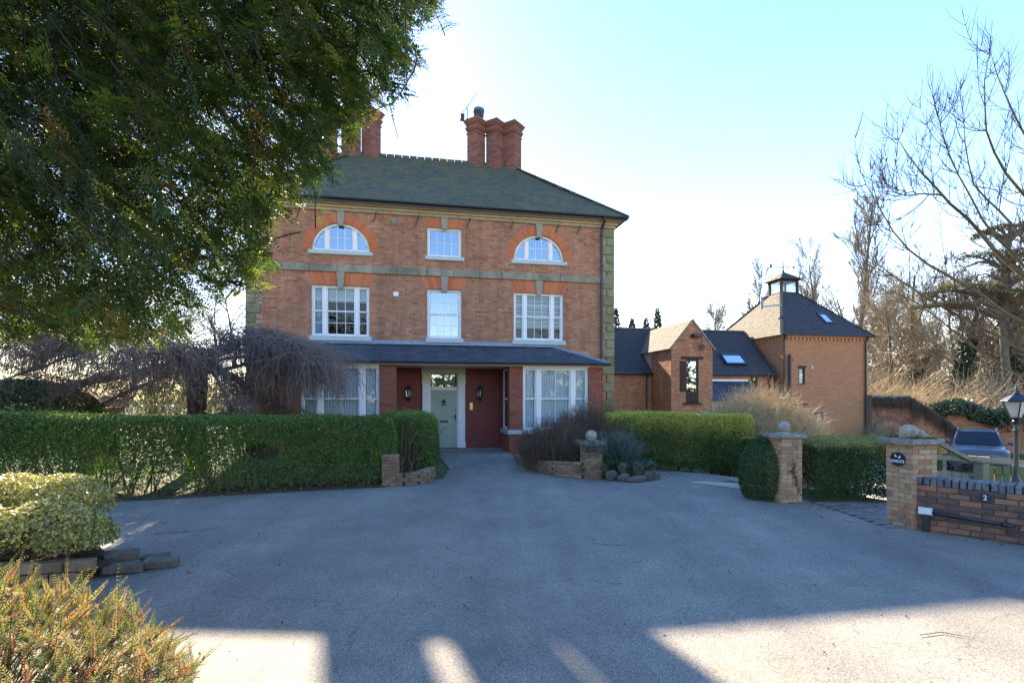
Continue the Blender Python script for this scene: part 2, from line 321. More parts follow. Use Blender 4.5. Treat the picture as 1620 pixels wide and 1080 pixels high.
X['twig_purple'] = mat('purple_grey_twig', [(.085, .06, .052), (.145, .108, .09), (.24, .19, .155)], 'attr', 1, .8, mixn=.2)
X['twig_pale'] = mat('pale_straw_twig', [(.32, .22, .11), (.50, .37, .20), (.66, .52, .32)], 'attr', 1, .85, mixn=.2, transl=.1)
X['twig_brown'] = mat('brown_twig', [(.07, .045, .032), (.12, .08, .055), (.18, .13, .085)], 'attr', 1, .85, mixn=.2)
X['twig_far'] = mat('far_grey_twig', [(.15, .12, .085), (.25, .195, .125), (.36, .28, .18)], 'attr', 1, .9, mixn=.2)  # lightened twig colour, distance haze put into it
X['twig_olive'] = mat('olive_limb', [(.06, .055, .025), (.13, .11, .055), (.20, .17, .10)], 'attr', 3, .85, mixn=.5)
X['soil'] = mat('leafy_soil', [(.035, .025, .017), (.07, .048, .03), (.12, .085, .05)], 'noise', 14, .95, .7, 40)
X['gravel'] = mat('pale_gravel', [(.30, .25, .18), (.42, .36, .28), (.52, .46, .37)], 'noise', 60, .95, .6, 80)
X['paver'] = mat('block_paver', [(.13, .115, .11), (.19, .17, .155), (.25, .22, .20)], 'rand', 20, .9, .5, 60, .35, dirt=(.11, .08, .055), dscale=2, damt=.5)
X['rock'] = mat('rockery_stone', [(.06, .05, .04), (.12, .10, .08), (.19, .165, .13)], 'rand', 8, .92, .8, 30, .6, dirt=(.06, .07, .035), dscale=5, damt=.6)
# ------------------------------------------------------------------ ground and drive
def asphalt_mat():
    m = bpy.data.materials.new('asphalt'); m.use_nodes = True; t = m.node_tree; N = t.nodes; L = t.links; b = N['Principled BSDF']
    tc = N.new('ShaderNodeTexCoord').outputs['Object']
    def noise(sc, det=4, ro=.6):
        n = N.new('ShaderNodeTexNoise'); n.inputs['Scale'].default_value = sc; n.inputs['Detail'].default_value = det; n.inputs['Roughness'].default_value = ro; L.new(tc, n.inputs['Vector']); return n.outputs['Fac']
    def ramp(f, a, bb, c0, c1):
        r = N.new('ShaderNodeValToRGB'); r.color_ramp.elements[0].position = a; r.color_ramp.elements[1].position = bb
        r.color_ramp.elements[0].color = (*c0, 1); r.color_ramp.elements[1].color = (*c1, 1); L.new(f, r.inputs[0]); return r.outputs[0]
    def mix(f, a, bb, mode='MIX'):
        x = N.new('ShaderNodeMix'); x.data_type = 'RGBA'; x.blend_type = mode
        if isinstance(f, float): x.inputs['Factor'].default_value = f
        else: L.new(f, x.inputs['Factor'])
        for k, v in (('A', a), ('B', bb)):
            if isinstance(v, tuple): x.inputs[k].default_value = (*v, 1)
            else: L.new(v, x.inputs[k])
        return x.outputs['Result']
    vo = N.new('ShaderNodeTexVoronoi'); vo.inputs['Scale'].default_value = 130; L.new(tc, vo.inputs['Vector'])
    chips = ramp(vo.outputs['Color'], .1, .95, (.112, .100, .088), (.325, .292, .245))
    broad = ramp(noise(.28, 6, .65), .3, .7, (.72, .72, .74), (1.2, 1.17, 1.1))
    c = mix(1.0, chips, broad, 'MULTIPLY')
    c = mix(1.0, c, ramp(noise(2.3, 6, .7), .3, .7, (.86, .86, .86), (1.12, 1.11, 1.09)), 'MULTIPLY')
    mp = N.new('ShaderNodeMapping'); mp.inputs['Rotation'].default_value = (0, 0, R(-14)); mp.inputs['Scale'].default_value = (1.1, .10, 1); L.new(tc, mp.inputs[0])
    n3 = N.new('ShaderNodeTexNoise'); n3.inputs['Scale'].default_value = 1.0; n3.inputs['Detail'].default_value = 5; L.new(mp.outputs[0], n3.inputs['Vector'])
    c = mix(1.0, c, ramp(n3.outputs['Fac'], .35, .65, (.84, .84, .86), (1.12, 1.11, 1.08)), 'MULTIPLY')          # worn tyre paths
    c = mix(ramp(noise(.9, 8, .78), .54, .72, (0, 0, 0), (.62, .62, .62)), c, (.135, .135, .07))                 # mossy film
    c = mix(ramp(noise(38, 3, .6), .68, .71, (0, 0, 0), (.5, .5, .5)), c, (.34, .31, .27))                   # pale grit
    c = mix(ramp(noise(5, 6, .75), .60, .72, (0, 0, 0), (.4, .4, .4)), c, (.07, .065, .06))                   # damp and leaf stain
    v2 = N.new('ShaderNodeTexVoronoi'); v2.feature = 'DISTANCE_TO_EDGE'; v2.inputs['Scale'].default_value = .32; wv = N.new('ShaderNodeVectorMath'); wv.operation = 'ADD'
    n4 = N.new('ShaderNodeTexNoise'); n4.inputs['Scale'].default_value = 1.4; n4.inputs['Detail'].default_value = 6; L.new(tc, n4.inputs['Vector']); L.new(tc, wv.inputs[0]); L.new(n4.outputs['Color'], wv.inputs[1]); L.new(wv.outputs[0], v2.inputs['Vector'])
    c = mix(ramp(v2.outputs['Distance'], .0015, .004, (.45, .45, .45), (0, 0, 0)), c, (.05, .047, .043))       # hairline cracks
    L.new(c, b.inputs['Base Color']); b.inputs['Roughness'].default_value = .82; b.inputs['Specular IOR Level'].default_value = .3
    bp = N.new('ShaderNodeBump'); bp.inputs['Strength'].default_value = .4; bp.inputs['Distance'].default_value = .004
    L.new(vo.outputs['Distance'], bp.inputs['Height']); L.new(bp.outputs[0], b.inputs['Normal'])
    return m
X['asphalt'] = asphalt_mat()
X['land'] = mat('grass_and_earth', [(.05, .055, .02), (.085, .085, .03), (.14, .115, .06)], 'noise', .9, .95, .5, 9, detail=8)

def sheet(name, xs, ys, dz, m, poly=None):
    xs = np.asarray(xs, float); ys = np.asarray(ys, float)
    Xg, Yg = np.meshgrid(xs, ys); V = np.stack([Xg, Yg, g(Xg, Yg) + dz], -1).reshape(-1, 3)
    nx = len(xs); i = np.arange((len(xs) - 1) * (len(ys) - 1)); r = i // (nx - 1) * nx + i % (nx - 1)
    F = np.stack([r, r + 1, r + nx + 1, r + nx], -1)
    if poly is not None:
        c = V[F].mean(1); k = np.array([poly(p[0], p[1]) for p in c]); F = F[k]
    return tag(mesh_np(name, V, F, m, smooth=True), kind='structure')
sheet('ground', np.concatenate([[-1500, -400, -120, -50], np.arange(-24, 44, .8), [60, 130, 400, 1500]]),
      np.concatenate([[-600, -120, -30], np.arange(-10, 48, .8), [60, 110, 300, 1200]]), -.02, X['land'])
# asphalt: a curved outline drawn as one polygon fan of strips, draped on the ground
def strip_poly(name, L, Rr, dz, m, n=14):
    """sheet between two polylines of equal length (left, right)"""
    V = []; F = []
    for a, b in zip(L, Rr):
        for k in range(n + 1):
            t = k / n; x = a[0] + (b[0] - a[0]) * t; y = a[1] + (b[1] - a[1]) * t; V.append((x, y, float(g(x, y)) + dz))
    for i in range(len(L) - 1):
        for k in range(n):
            q = i * (n + 1) + k; F.append((q, q + 1, q + n + 2, q + n + 1))
    return tag(mesh_np(name, V, np.array(F), m, smooth=True), kind='structure')
strip_poly('driveway', [(-14, -8), (-13, 0), (-12, 5), (-11.5, 7.6), (-9.2, 8.5), (-6.6, 9.45), (-4.2, 10.35), (-2.3, 10.95), (-1.5, 11.9), (-1.55, 13.5), (-2.0, 15.5), (-2.3, 17.2), (-2.4, 18.6)],
           [(12, -8), (11, 0), (9, 3.5), (6.3, 6.6), (5.35, 7.4), (5.05, 9.0), (5.2, 10.6), (5.4, 11.4), (2.6, 11.6), (1.55, 12.3), (.6, 14.4), (.05, 16.4), (-.25, 18.7)], 0, X['asphalt'])
strip_poly('side_drive', [(2.5, 11.5), (2.7, 12.4), (2.7, 13.1)], [(5.5, 11.35), (8.0, 12.2), (9.0, 13.2)], .002, X['asphalt'])
strip_poly('painted_sun_patch', [(3.7, 11.35), (4.35, 10.62), (5.0, 10.2)], [(3.9, 11.45), (4.9, 11.3), (6.2, 11.3)], .006, X['gravel'])  # bright sun patch on the drive, painted as a pale gravel-coloured sheet
strip_poly('gravel_yard', [(7.4, 9.9), (8.2, 11.5), (9.5, 14), (11, 19), (12, 26)], [(13, 8.4), (16, 10), (21, 14), (25, 20), (25, 26)], .0, X['gravel'])
strip_poly('verge', [(-14, 7.4), (-9.4, 8.2), (-6.7, 9.2), (-4.2, 10.15), (-2.6, 10.7), (-1.75, 11.4), (-1.75, 13)], [(-14, 9.2), (-9.7, 9.4), (-7.1, 10.3), (-4.6, 11.2), (-3.2, 11.8), (-3.2, 12.5), (-3.6, 14)], .006, X['soil'], 6)

# ------------------------------------------------------------------ brickwork
def courses(x0, x1, z0, z1, rs, holes=(), bw=.225, bh=.075, j=.010, arches=(), flats=()):
    out = []
    n = int(round((z1 - z0) / bh)); bh = (z1 - z0) / n
    for r in range(n):
        za = z0 + r * bh; zb = za + bh - j; zm = (za + zb) / 2
        if r % 4 == 3: wdt, off = bw / 2, bw / 4 * (r % 8 == 3)
        else: wdt, off = bw, (bw / 2) * (r % 2)
        segs = [(x0, x1)]
        for (a, b, c, d) in holes:
            if c - .03 < zm < d + .03:
                segs = [s for (p, q) in segs for s in ((p, min(q, a)), (max(p, b), q)) if s[1] - s[0] > .02]
        for (cx, h, fa, fb) in flats:
            if fa - .03 < zm < fb + .02:
                hw = h + .2 * (fb - fa) / .42 * min(max((zm - fa) / (fb - fa), 0), 1) + .008
                segs = [s for (p, q) in segs for s in ((p, min(q, cx - hw)), (max(p, cx + hw), q)) if s[1] - s[0] > .02]
        for (cx, cz, Ra) in arches:
            if cz < zm < cz + Ra:
                hw = math.sqrt(Ra * Ra - (zm - cz) ** 2)
                segs = [s for (p, q) in segs for s in ((p, min(q, cx - hw)), (max(p, cx + hw), q)) if s[1] - s[0] > .02]
        for (p, q) in segs:
            k0 = math.floor((p - x0 - off) / wdt); x = x0 + off + k0 * wdt
            while x < q:
                a = max(x, p); b = min(x + wdt, q) - j
                if b - a > .025: out.append((a, b, za, zb))
                x += wdt
    return np.array(out)
def brick_face(name, B, y, rs, m, parent, proud=.009, depth=.03, skew=0.0):
    """joined bricks standing proud of a mortar sheet in the plane y"""
    n = len(B); p = y - proud + rs.uniform(-.003, .003, n)
    lo = np.stack([B[:, 0], p, B[:, 2]], -1); hi = np.stack([B[:, 1], np.full(n, y + depth), B[:, 3]], -1)
    V, F, k = boxes_np(lo, hi)
    t = np.clip(rs.beta(2.2, 2.2, n), 0, 1)
    return tag(mesh_np(name, V, F, m, parent, np.repeat(t, k)), kind='stuff')
def wall_rects(x0, x1, z0, z1, holes):
    xs = sorted({x0, x1, *[h[0] for h in holes], *[h[1] for h in holes]}); zs = sorted({z0, z1, *[h[2] for h in holes], *[h[3] for h in holes]})
    xs = [x for x in xs if x0 <= x <= x1]; zs = [z for z in zs if z0 <= z <= z1]
    for a, b in zip(xs, xs[1:]):
        run = None
        for c, d in zip(zs, zs[1:]):
            mx, mz = (a + b) / 2, (c + d) / 2
            if any(h[0] < mx < h[1] and h[2] < mz < h[3] for h in holes):
                if run: yield (a, b, *run); run = None
            else: run = (run[0], d) if run else (c, d)
        if run: yield (a, b, *run)
_bm = {}
def brick_mesh(l, d, h, m, ch=.004):
    k = (round(l, 3), round(d, 3), round(h, 3), m.name, ch)
    if k not in _bm:
        o = MB().box(-l / 2, l / 2, -d / 2, d / 2, -h / 2, h / 2, ch=ch).build('brick', m); _bm[k] = o.data; bpy.data.objects.remove(o)
    return _bm[k]

def tile_roof(name, e0, e1, t0, t1, rs, m, parent, tw=.165, ex=.10, th=.012, sag=0, pieces=False, name_piece='slate', limit=300, wob=.006):
    """tiles on the slope between eave e0->e1 and top t0->t1 (a trapezium)"""
    e0, e1, t0, t1 = map(np.array, (e0, e1, t0, t1))
    xa = nrm(e1 - e0); up = (t0 + t1) / 2 - (e0 + e1) / 2; up = up - xa * up.dot(xa); S = np.linalg.norm(up); up = up / S; nn = np.cross(xa, up)
    nn = nn if nn[2] > 0 else -nn
    W = np.linalg.norm(e1 - e0); la = (t0 - e0).dot(xa); lb = (t1 - e0).dot(xa)
    rows = int(math.ceil(S / ex)); ex = S / rows; VV = []; TT = []; cnt = 0
    for r in range(rows):
        s0 = r * ex; s1 = min(s0 + ex * 1.25, S)
        xl = la * s0 / S; xr = W + (lb - W) * s0 / S; xl2 = la * s1 / S; xr2 = W + (lb - W) * s1 / S
        xs = np.arange(math.floor((xl - tw) / tw), math.ceil(xr / tw) + 1) * tw + (tw / 2) * (r % 2) + rs.uniform(-.01, .01)
        a = np.clip(xs, min(xl, xl2), max(xr, xr2)); b = np.clip(xs + tw - .006, min(xl, xl2), max(xr, xr2))
        k = b - a > .03; a = a[k]; b = b[k]
        if not len(a): continue
        a2 = np.clip(a, xl2, xr2); b2 = np.clip(b, xl2, xr2); a1 = np.clip(a, xl, xr); b1 = np.clip(b, xl, xr)
        lift = th + rs.uniform(-wob * .4, wob, len(a)); sl = s0 + rs.uniform(-wob, wob * .4, len(a))
        def P(x, s, h):
            dz = 0
            if sag: dz = -sag * math.sin(math.pi * min(max(r / rows, 0), 1)) * (.6 + .4 * np.sin(x * 1.3))
            return e0 + np.outer(x, xa) + np.outer(np.broadcast_to(s, x.shape), up) + np.outer(h + dz, nn)
        z = np.zeros(len(a))
        V = np.stack([P(a1, sl, z + lift), P(b1, sl, z + lift), P(b2, z + s1, z + .004), P(a2, z + s1, z + .004), P(a1, sl, z - .004), P(b1, sl, z - .004)], 1)
        VV.append(V); TT.append(np.clip(rs.normal(.45, .22, len(a)), 0, 1))
    V = np.concatenate(VV); T = np.concatenate(TT); n = len(V)
    f = np.array([[0, 1, 2, 3], [4, 5, 1, 0], [5, 2, 1, 1], [4, 0, 3, 3]])
    quad = np.array([[0, 1, 2, 3], [4, 5, 1, 0]]); tri = np.array([[5, 2, 1], [4, 0, 3]])
    o = None
    if pieces:
        V1 = V[:limit]
        for q in V1:
            c = q[:4].mean(0); p = mesh_np(name_piece, q - c, [tri, quad], m, parent); p.location = c
        V = V[limit:]; T = T[limit:]; n = len(V)
    if n:
        off = (np.arange(n) * 6)[:, None, None]
        o = mesh_np(name, V.reshape(-1, 3), [(tri[None] + off).reshape(-1, 3), (quad[None] + off).reshape(-1, 4)], m, parent, np.concatenate([np.repeat(T, 2), np.repeat(T, 2)]))
        tag(o, kind='stuff')
    base = mesh_np('roof_deck', np.array([e0, e1, t1, t0]) - nn * (.006 + sag * 1.3), np.array([[0, 1, 2, 3]]), X['wood_dk'], parent)
    return o

# ------------------------------------------------------------------ windows
_pane = {}
def pane(parent, x0, x1, z0, z1, y, m, top=None):
    if top is None:
        k = (round(x1 - x0, 3), round(z1 - z0, 3), m.name)
        if k not in _pane:
            o = MB().box(-(x1 - x0) / 2, (x1 - x0) / 2, -.002, .002, -(z1 - z0) / 2, (z1 - z0) / 2).build('pane', m); _pane[k] = o.data; bpy.data.objects.remove(o)
        return inst('pane', _pane[k], parent, ((x0 + x1) / 2, y, (z0 + z1) / 2), rot=(random.uniform(-.003, .003), 0, random.uniform(-.003, .003)))
    xs = np.linspace(x0, x1, 7); pts = [(x, min(z1, top(x))) for x in xs]
    pts = [(x, max(z, z0 + .002)) for x, z in pts]
    return MB().prism([(x0, z0), (x1, z0)] + pts[::-1], y - .002, y + .002).build('pane', m, parent)

def folds(name, x0, x1, z0, z1, y, m, parent, pitch=.085, amp=.018, seed=0):
    rs = np.random.RandomState(seed); n = max(int((x1 - x0) / pitch * 8), 8)
    x = np.linspace(x0, x1, n); ph = np.cumsum(rs.uniform(.6, 1.4, n)) * 2 * math.pi / 8
    V = []
    for z, am in ((z0, 1.2), ((z0 + z1) / 2, 1.0), (z1, .7)): V += [(a, y + amp * am * math.sin(p), z) for a, p in zip(x, ph)]
    i = np.arange(n - 1); F = np.concatenate([np.stack([i, i + 1, i + n + 1, i + n], -1), np.stack([i + n, i + n + 1, i + 2 * n + 1, i + 2 * n], -1)])
    return mesh_np(name, V, F, m, parent, smooth=True)

def sash_window(parent, x0, x1, z0, z1, yf, lights, gl, fill=None, sill=None, room=.9, arch=None, meet=True, wm=None, lower_m=None):
    """lights: [(x0,x1,ncols,rows_upper,rows_lower)] between mullions; arch=(cx,cz,R); parent is the building; the window is a part"""
    wm = wm or X['white']; fr = .055
    mb = MB(); ya, yb = yf, yf + .10
    top = None
    if arch:
        cx, cz, Ra = arch; top = lambda x: cz + math.sqrt(max((Ra - fr) ** 2 - (x - cx) ** 2, 0))
        N = 24
        for k in range(N):
            a0, a1 = math.pi * k / N, math.pi * (k + 1) / N
            q = [(cx + r * math.cos(a), cz + r * math.sin(a)) for r, a in ((Ra - fr - .02, a0), (Ra, a0), (Ra, a1), (Ra - fr - .02, a1))]
            mb.prism(q, ya, yb)
        mb.box(x0, x1, ya, yb, z0, z0 + .05)
    else:
        mb.box(x0, x0 + fr, ya, yb, z0, z1); mb.box(x1 - fr, x1, ya, yb, z0, z1)
        mb.box(x0 + fr, x1 - fr, ya, yb, z1 - .05, z1); mb.box(x0 + fr, x1 - fr, ya, yb, z0, z0 + .045)
    W = mb.build('window', wm, parent)
    for (a, b), (c, d) in zip([l[:2] for l in lights], [l[:2] for l in lights[1:]]):
        zt = (min(top(b), top(c)) if top else z1 - .05)
        MB().box(b, c, ya - .012, yb, z0 + .04, zt, ch=.006).build('mullion', wm, W)
    for (a, b, nc, ru, rl) in lights:
        zb, zt = z0 + .045, z1 - .05
        zm = zb + (zt - zb) * (rl / (ru + rl)) if meet and ru + rl > 1 else None
        for half in (0, 1):
            if meet:
                s0, s1 = (zb, zm + .02) if half == 0 else (zm - .02, zt); nr = rl if half == 0 else ru; yy = yf + (.062 if half == 0 else .03)
            else:
                if half: continue
                s0, s1, nr, yy = zb, zt, ru + rl, yf + .04
            if nr == 0: continue
            sm = MB(); sw = .042
            def tp(x): return min(s1, top(x)) if top else s1
            sm.box(a, a + sw, yy, yy + .035, s0, tp(a) if top else s1); sm.box(b - sw, b, yy, yy + .035, s0, tp(b) if top else s1)
            sm.box(a + sw, b - sw, yy, yy + .035, s0, s0 + sw)
            if not top: sm.box(a + sw, b - sw, yy, yy + .035, s1 - sw * .8, s1)
            pw = (b - a - 2 * sw) / nc; ph = (s1 - s0 - 1.8 * sw) / nr; gb = .016
            for c in range(1, nc): xx = a + sw + c * pw; sm.box(xx - gb / 2, xx + gb / 2, yy + .004, yy + .03, s0 + sw, (tp(xx) if top else s1 - sw * .8))
            for r in range(1, nr):
                zz = s0 + sw + r * ph; sm.box(a + sw, b - sw, yy + .006, yy + .028, zz - gb / 2, zz + gb / 2)
            sm.build('sash', wm, W)
            for c in range(nc):
                for r in range(nr):
                    p0 = a + sw + c * pw + gb / 2; p1 = a + sw + (c + 1) * pw - gb / 2; q0 = s0 + sw + r * ph + gb / 2; q1 = s0 + sw + (r + 1) * ph - gb / 2
                    if top:
                        if max(top(p0), top(p1), top((p0 + p1) / 2)) < q0 + .03: continue
                        pane(W, p0, p1, q0, q1, yy + .018, gl, top)
                    else: pane(W, p0, p1, q0, q1, yy + .018, (lower_m or gl) if half == 0 else gl)
    if sill:
        a, b, c, d = sill; MB().box(a, b, yf - .16, yf + .02, c, d, ch=.012).build('sill', X['sill'], W)
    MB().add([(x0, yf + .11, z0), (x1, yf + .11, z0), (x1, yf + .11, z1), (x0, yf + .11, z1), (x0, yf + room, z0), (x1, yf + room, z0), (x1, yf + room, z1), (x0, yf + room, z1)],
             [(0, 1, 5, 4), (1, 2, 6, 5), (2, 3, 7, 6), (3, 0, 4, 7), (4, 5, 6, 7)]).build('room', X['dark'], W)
    if fill: fill(W)
    return W

# ------------------------------------------------------------------ the house
RS = np.random.RandomState(5)
random.seed(5)
H = thing('brick_house', 'three-storey red brick house with hipped tile roof and slate canopy over its pale green door', 'house', (-2.27, 18.6, 0), YAW)
xL, xR, ZT = -6.33, 6.07, 7.93
AW = [(-3.44, 6.6, .93), (3.29, 6.6, .93)]
holes = [(c - r, c + r, z, z + r) for c, z, r in AW] + [(-.62, .54, 6.58, 7.57), (-4.36, -2.53, 3.8, 5.47), (2.38, 4.19, 3.8, 5.47), (-.62, .54, 3.8, 5.47)]
mb = MB()
for (a, b, c, d) in wall_rects(xL, xR, 3.2, ZT, holes): mb.box(a, b, 0, .24, c, d)
for c, z, r in AW:
    N = 10
    for k in range(-N, N):
        a0, a1 = c + r * k / N, c + r * (k + 1) / N
        za, zb = z + math.sqrt(max(r * r - (a0 - c) ** 2, 0)), z + math.sqrt(max(r * r - (a1 - c) ** 2, 0))
        mb.prism([(a0, za), (a1, zb), (a1, z + r), (a0, z + r)], 0, .24)
mb.box(xL, -4.95, 0, .24, -1, 3.2); mb.box(5.14, xR, 0, .24, -1, 3.2)
mb.box(xL, xL + .24, .24, 6.8, -1, ZT); mb.box(xR - .24, xR, .24, 6.8, -1, ZT); mb.box(xL + .24, xR - .24, 6.56, 6.8, -1, ZT)
mb.build('wall', X['mortar'], H)
# voussoir arches: rings and splayed flat arches, each half split by a keystone
flat = [(-3.445, .915, 5.47, 5.89), (3.285, .905, 5.47, 5.89), (-.04, .58, 5.47, 5.89), (-.04, .58, 7.585, 7.86)]
keys = [(-3.445, 5.40, 5.90), (3.285, 5.40, 5.90), (-.04, 5.40, 5.90), (-.04, 7.52, 7.90), (-3.44, 7.44, 7.90), (3.29, 7.44, 7.90)]
B = courses(xL + .02, xR - .02, 3.45, 5.895, RS, holes + [(-.62, .54, 3.6, 3.8), (-4.5, -2.4, 3.63, 3.8), (2.28, 4.3, 3.63, 3.8)], flats=flat[:3])
B2 = courses(xL + .02, xR - .02, 6.155, 7.9, RS, [holes[2]] + [(-.75, .67, 6.45, 6.58), (-4.5, -2.38, 6.47, 6.6), (2.23, 4.35, 6.47, 6.6)], flats=flat[3:], arches=[(c, z, r + .29) for c, z, r in AW])
qz = [(x, b) for x, b in ()]
def noq(B):   # leave room for the quoins
    k = (B[:, 0] > xL + .26) & (B[:, 1] < xR - .26); return B[k]
brick_face('brickwork', np.concatenate([noq(B), noq(B2), courses(xL + .26, -4.97, -.2, 3.45, RS), courses(5.16, xR - .26, -.2, 3.45, RS)]), 0, RS, X['brick'], H)
for (c, z, r) in AW:
    m2 = MB(); N = 56; r0, r1 = r + .005, r + .285
    for k in range(N):
        a0, a1 = math.pi * k / N + .003, math.pi * (k + 1) / N - .003
        q = [(c + rr * math.cos(a), z + rr * math.sin(a)) for rr, a in ((r0, a0), (r1, a0), (r1, a1), (r0, a1))]
        p = -.018 + RS.uniform(-.003, .003); m2.prism(q, p, .03, t=RS.uniform(0, 1))
    tag(m2.build('brick_arch', X['rubbed'], H), kind='stuff')
for (c, h, z0, z1) in flat:
    m2 = MB(); sp = .2 * (z1 - z0) / .42; n = int(2 * h / .058)
    for k in range(n):
        f0, f1 = -1 + 2 * k / n, -1 + 2 * (k + 1) / n; gp = .0035
        q = [(c + f0 * h + gp, z0), (c + f1 * h - gp, z0), (c + f1 * (h + sp) - gp, z1), (c + f0 * (h + sp) + gp, z1)]
        p = -.016 + RS.uniform(-.003, .003); m2.prism(q, p, .03, t=RS.uniform(0, 1))
    tag(m2.build('brick_arch', X['rubbed'], H), kind='stuff')
for (c, z0, z1) in keys: MB().prism([(c - .085, z0), (c + .085, z0), (c + .125, z1), (c - .125, z1)], -.06, .02).build('keystone', X['keystone'], H)
# string course and quoins, stone by stone
x = xL + .3
while x < xR - .3:
    L = RS.uniform(.75, 1.15); b = min(x + L, xR - .05)
    if xR - .05 - b < .3: b = xR - .05
    MB().box(x, b - .008, -.075 + RS.uniform(-.006, .006), .04, 5.9, 6.15, ch=.012).build('string_course_stone', X['string'], H); x = b
for k in range(26):
    z0 = -.15 + k * .309
    for sd in (-1, 1):
        Lq = (.42 if k % 2 else .27); hgt = .309 - (.012 if k % 2 else .02)
        xa, xb = (xL - .03, xL + Lq) if sd < 0 else (xR - Lq, xR + .03)
        if abs(z0 - 5.9) < 10: MB().box(xa, xb, -.05 - RS.uniform(0, .012), .35, z0, z0 + hgt, ch=.022).build('quoin', X['stone'], H)
# cornice, gutter, eaves
m2 = MB()
for (a, b, c, d) in ((-.07, .0, 7.9, 8.0), (-.13, .0, 8.0, 8.09), (-.24, .0, 8.09, 8.17)): m2.box(xL + a, xR - a, a, .2, c, d)
m2.build('cornice', X['cornice'], H)
for xx in np.arange(xL + .5, xR - .3, .9): MB().box(xx, xx + .86, -.092, -.06, 7.915, 7.99, ch=.01).build('cornice_stone', X['cornice'], H)
MB().box(xL - .3, xR + .3, -.3, 7.1, 8.17, 8.2).build('soffit', X['wood_dk'], H)
gut = MB()
gp = [(.06 * math.cos(a), .06 * math.sin(a)) for a in np.linspace(math.pi, 2 * math.pi, 7)]
o_ = [(px_ - .39, pz_ + 8.24) for px_, pz_ in gp]
for k in range(6): gut.add([(xL - .42, o_[k][0], o_[k][1]), (xR + .42, o_[k][0], o_[k][1]), (xR + .42, o_[k + 1][0], o_[k + 1][1]), (xL - .42, o_[k + 1][0], o_[k + 1][1])], [(0, 1, 2, 3)])
gut.box(xL - .42, xR + .42, -.335, -.325, 8.12, 8.26); gut.box(xR + .325, xR + .335, -.33, 7.1, 8.12, 8.26); gut.tube([(xR + .39, -.42, 8.22), (xR + .39, 7.2, 8.22)], .06, 8)
gut.build('gutter', X['pipe'], H)
EV = .42; zr = 11.33; rd = 3.4; ze = 8.24
E = [(xL - EV, -EV, ze), (xR + EV, -EV, ze), (xR + EV, 6.8 + EV, ze), (xL - EV, 6.8 + EV, ze)]
rl, rr_ = (-3.25, rd, zr), (3.0, rd, zr)
tile_roof('roof_tiles', E[0], E[1], rl, rr_, RS, X['tile'], H, sag=.05)
tile_roof('roof_tiles', E[1], E[2], rr_, rr_, RS, X['tile'], H)
tile_roof('roof_tiles', E[3], E[0], rl, rl, RS, X['tile'], H)
tile_roof('roof_tiles', E[2], E[3], rr_, rl, RS, X['tile'], H)
m2 = MB()
for k in range(21):
    a = np.array(rl) + (np.array(rr_) - np.array(rl)) * k / 21; b = np.array(rl) + (np.array(rr_) - np.array(rl)) * (k + 1) / 21
    m2.tube([a + (0, 0, RS.uniform(-.01, .01)), b - (.02, 0, 0)], .10, 8)
tag(m2.build('ridge_tile', X['tile'], H, True), kind='stuff')
m2 = MB()
for e, t in ((E[1], rr_), (E[0], rl)):
    n = 34
    for k in range(n):
        a = np.array(e) + (np.array(t) - np.array(e)) * k / n; b = np.array(e) + (np.array(t) - np.array(e)) * (k + 1.1) / n
        m2.bar(a + (0, 0, .045), b + (0, 0, .02), .17, .03, t=RS.uniform(.2, .8))
tag(m2.build('hip_tile', X['tile'], H), kind='stuff')
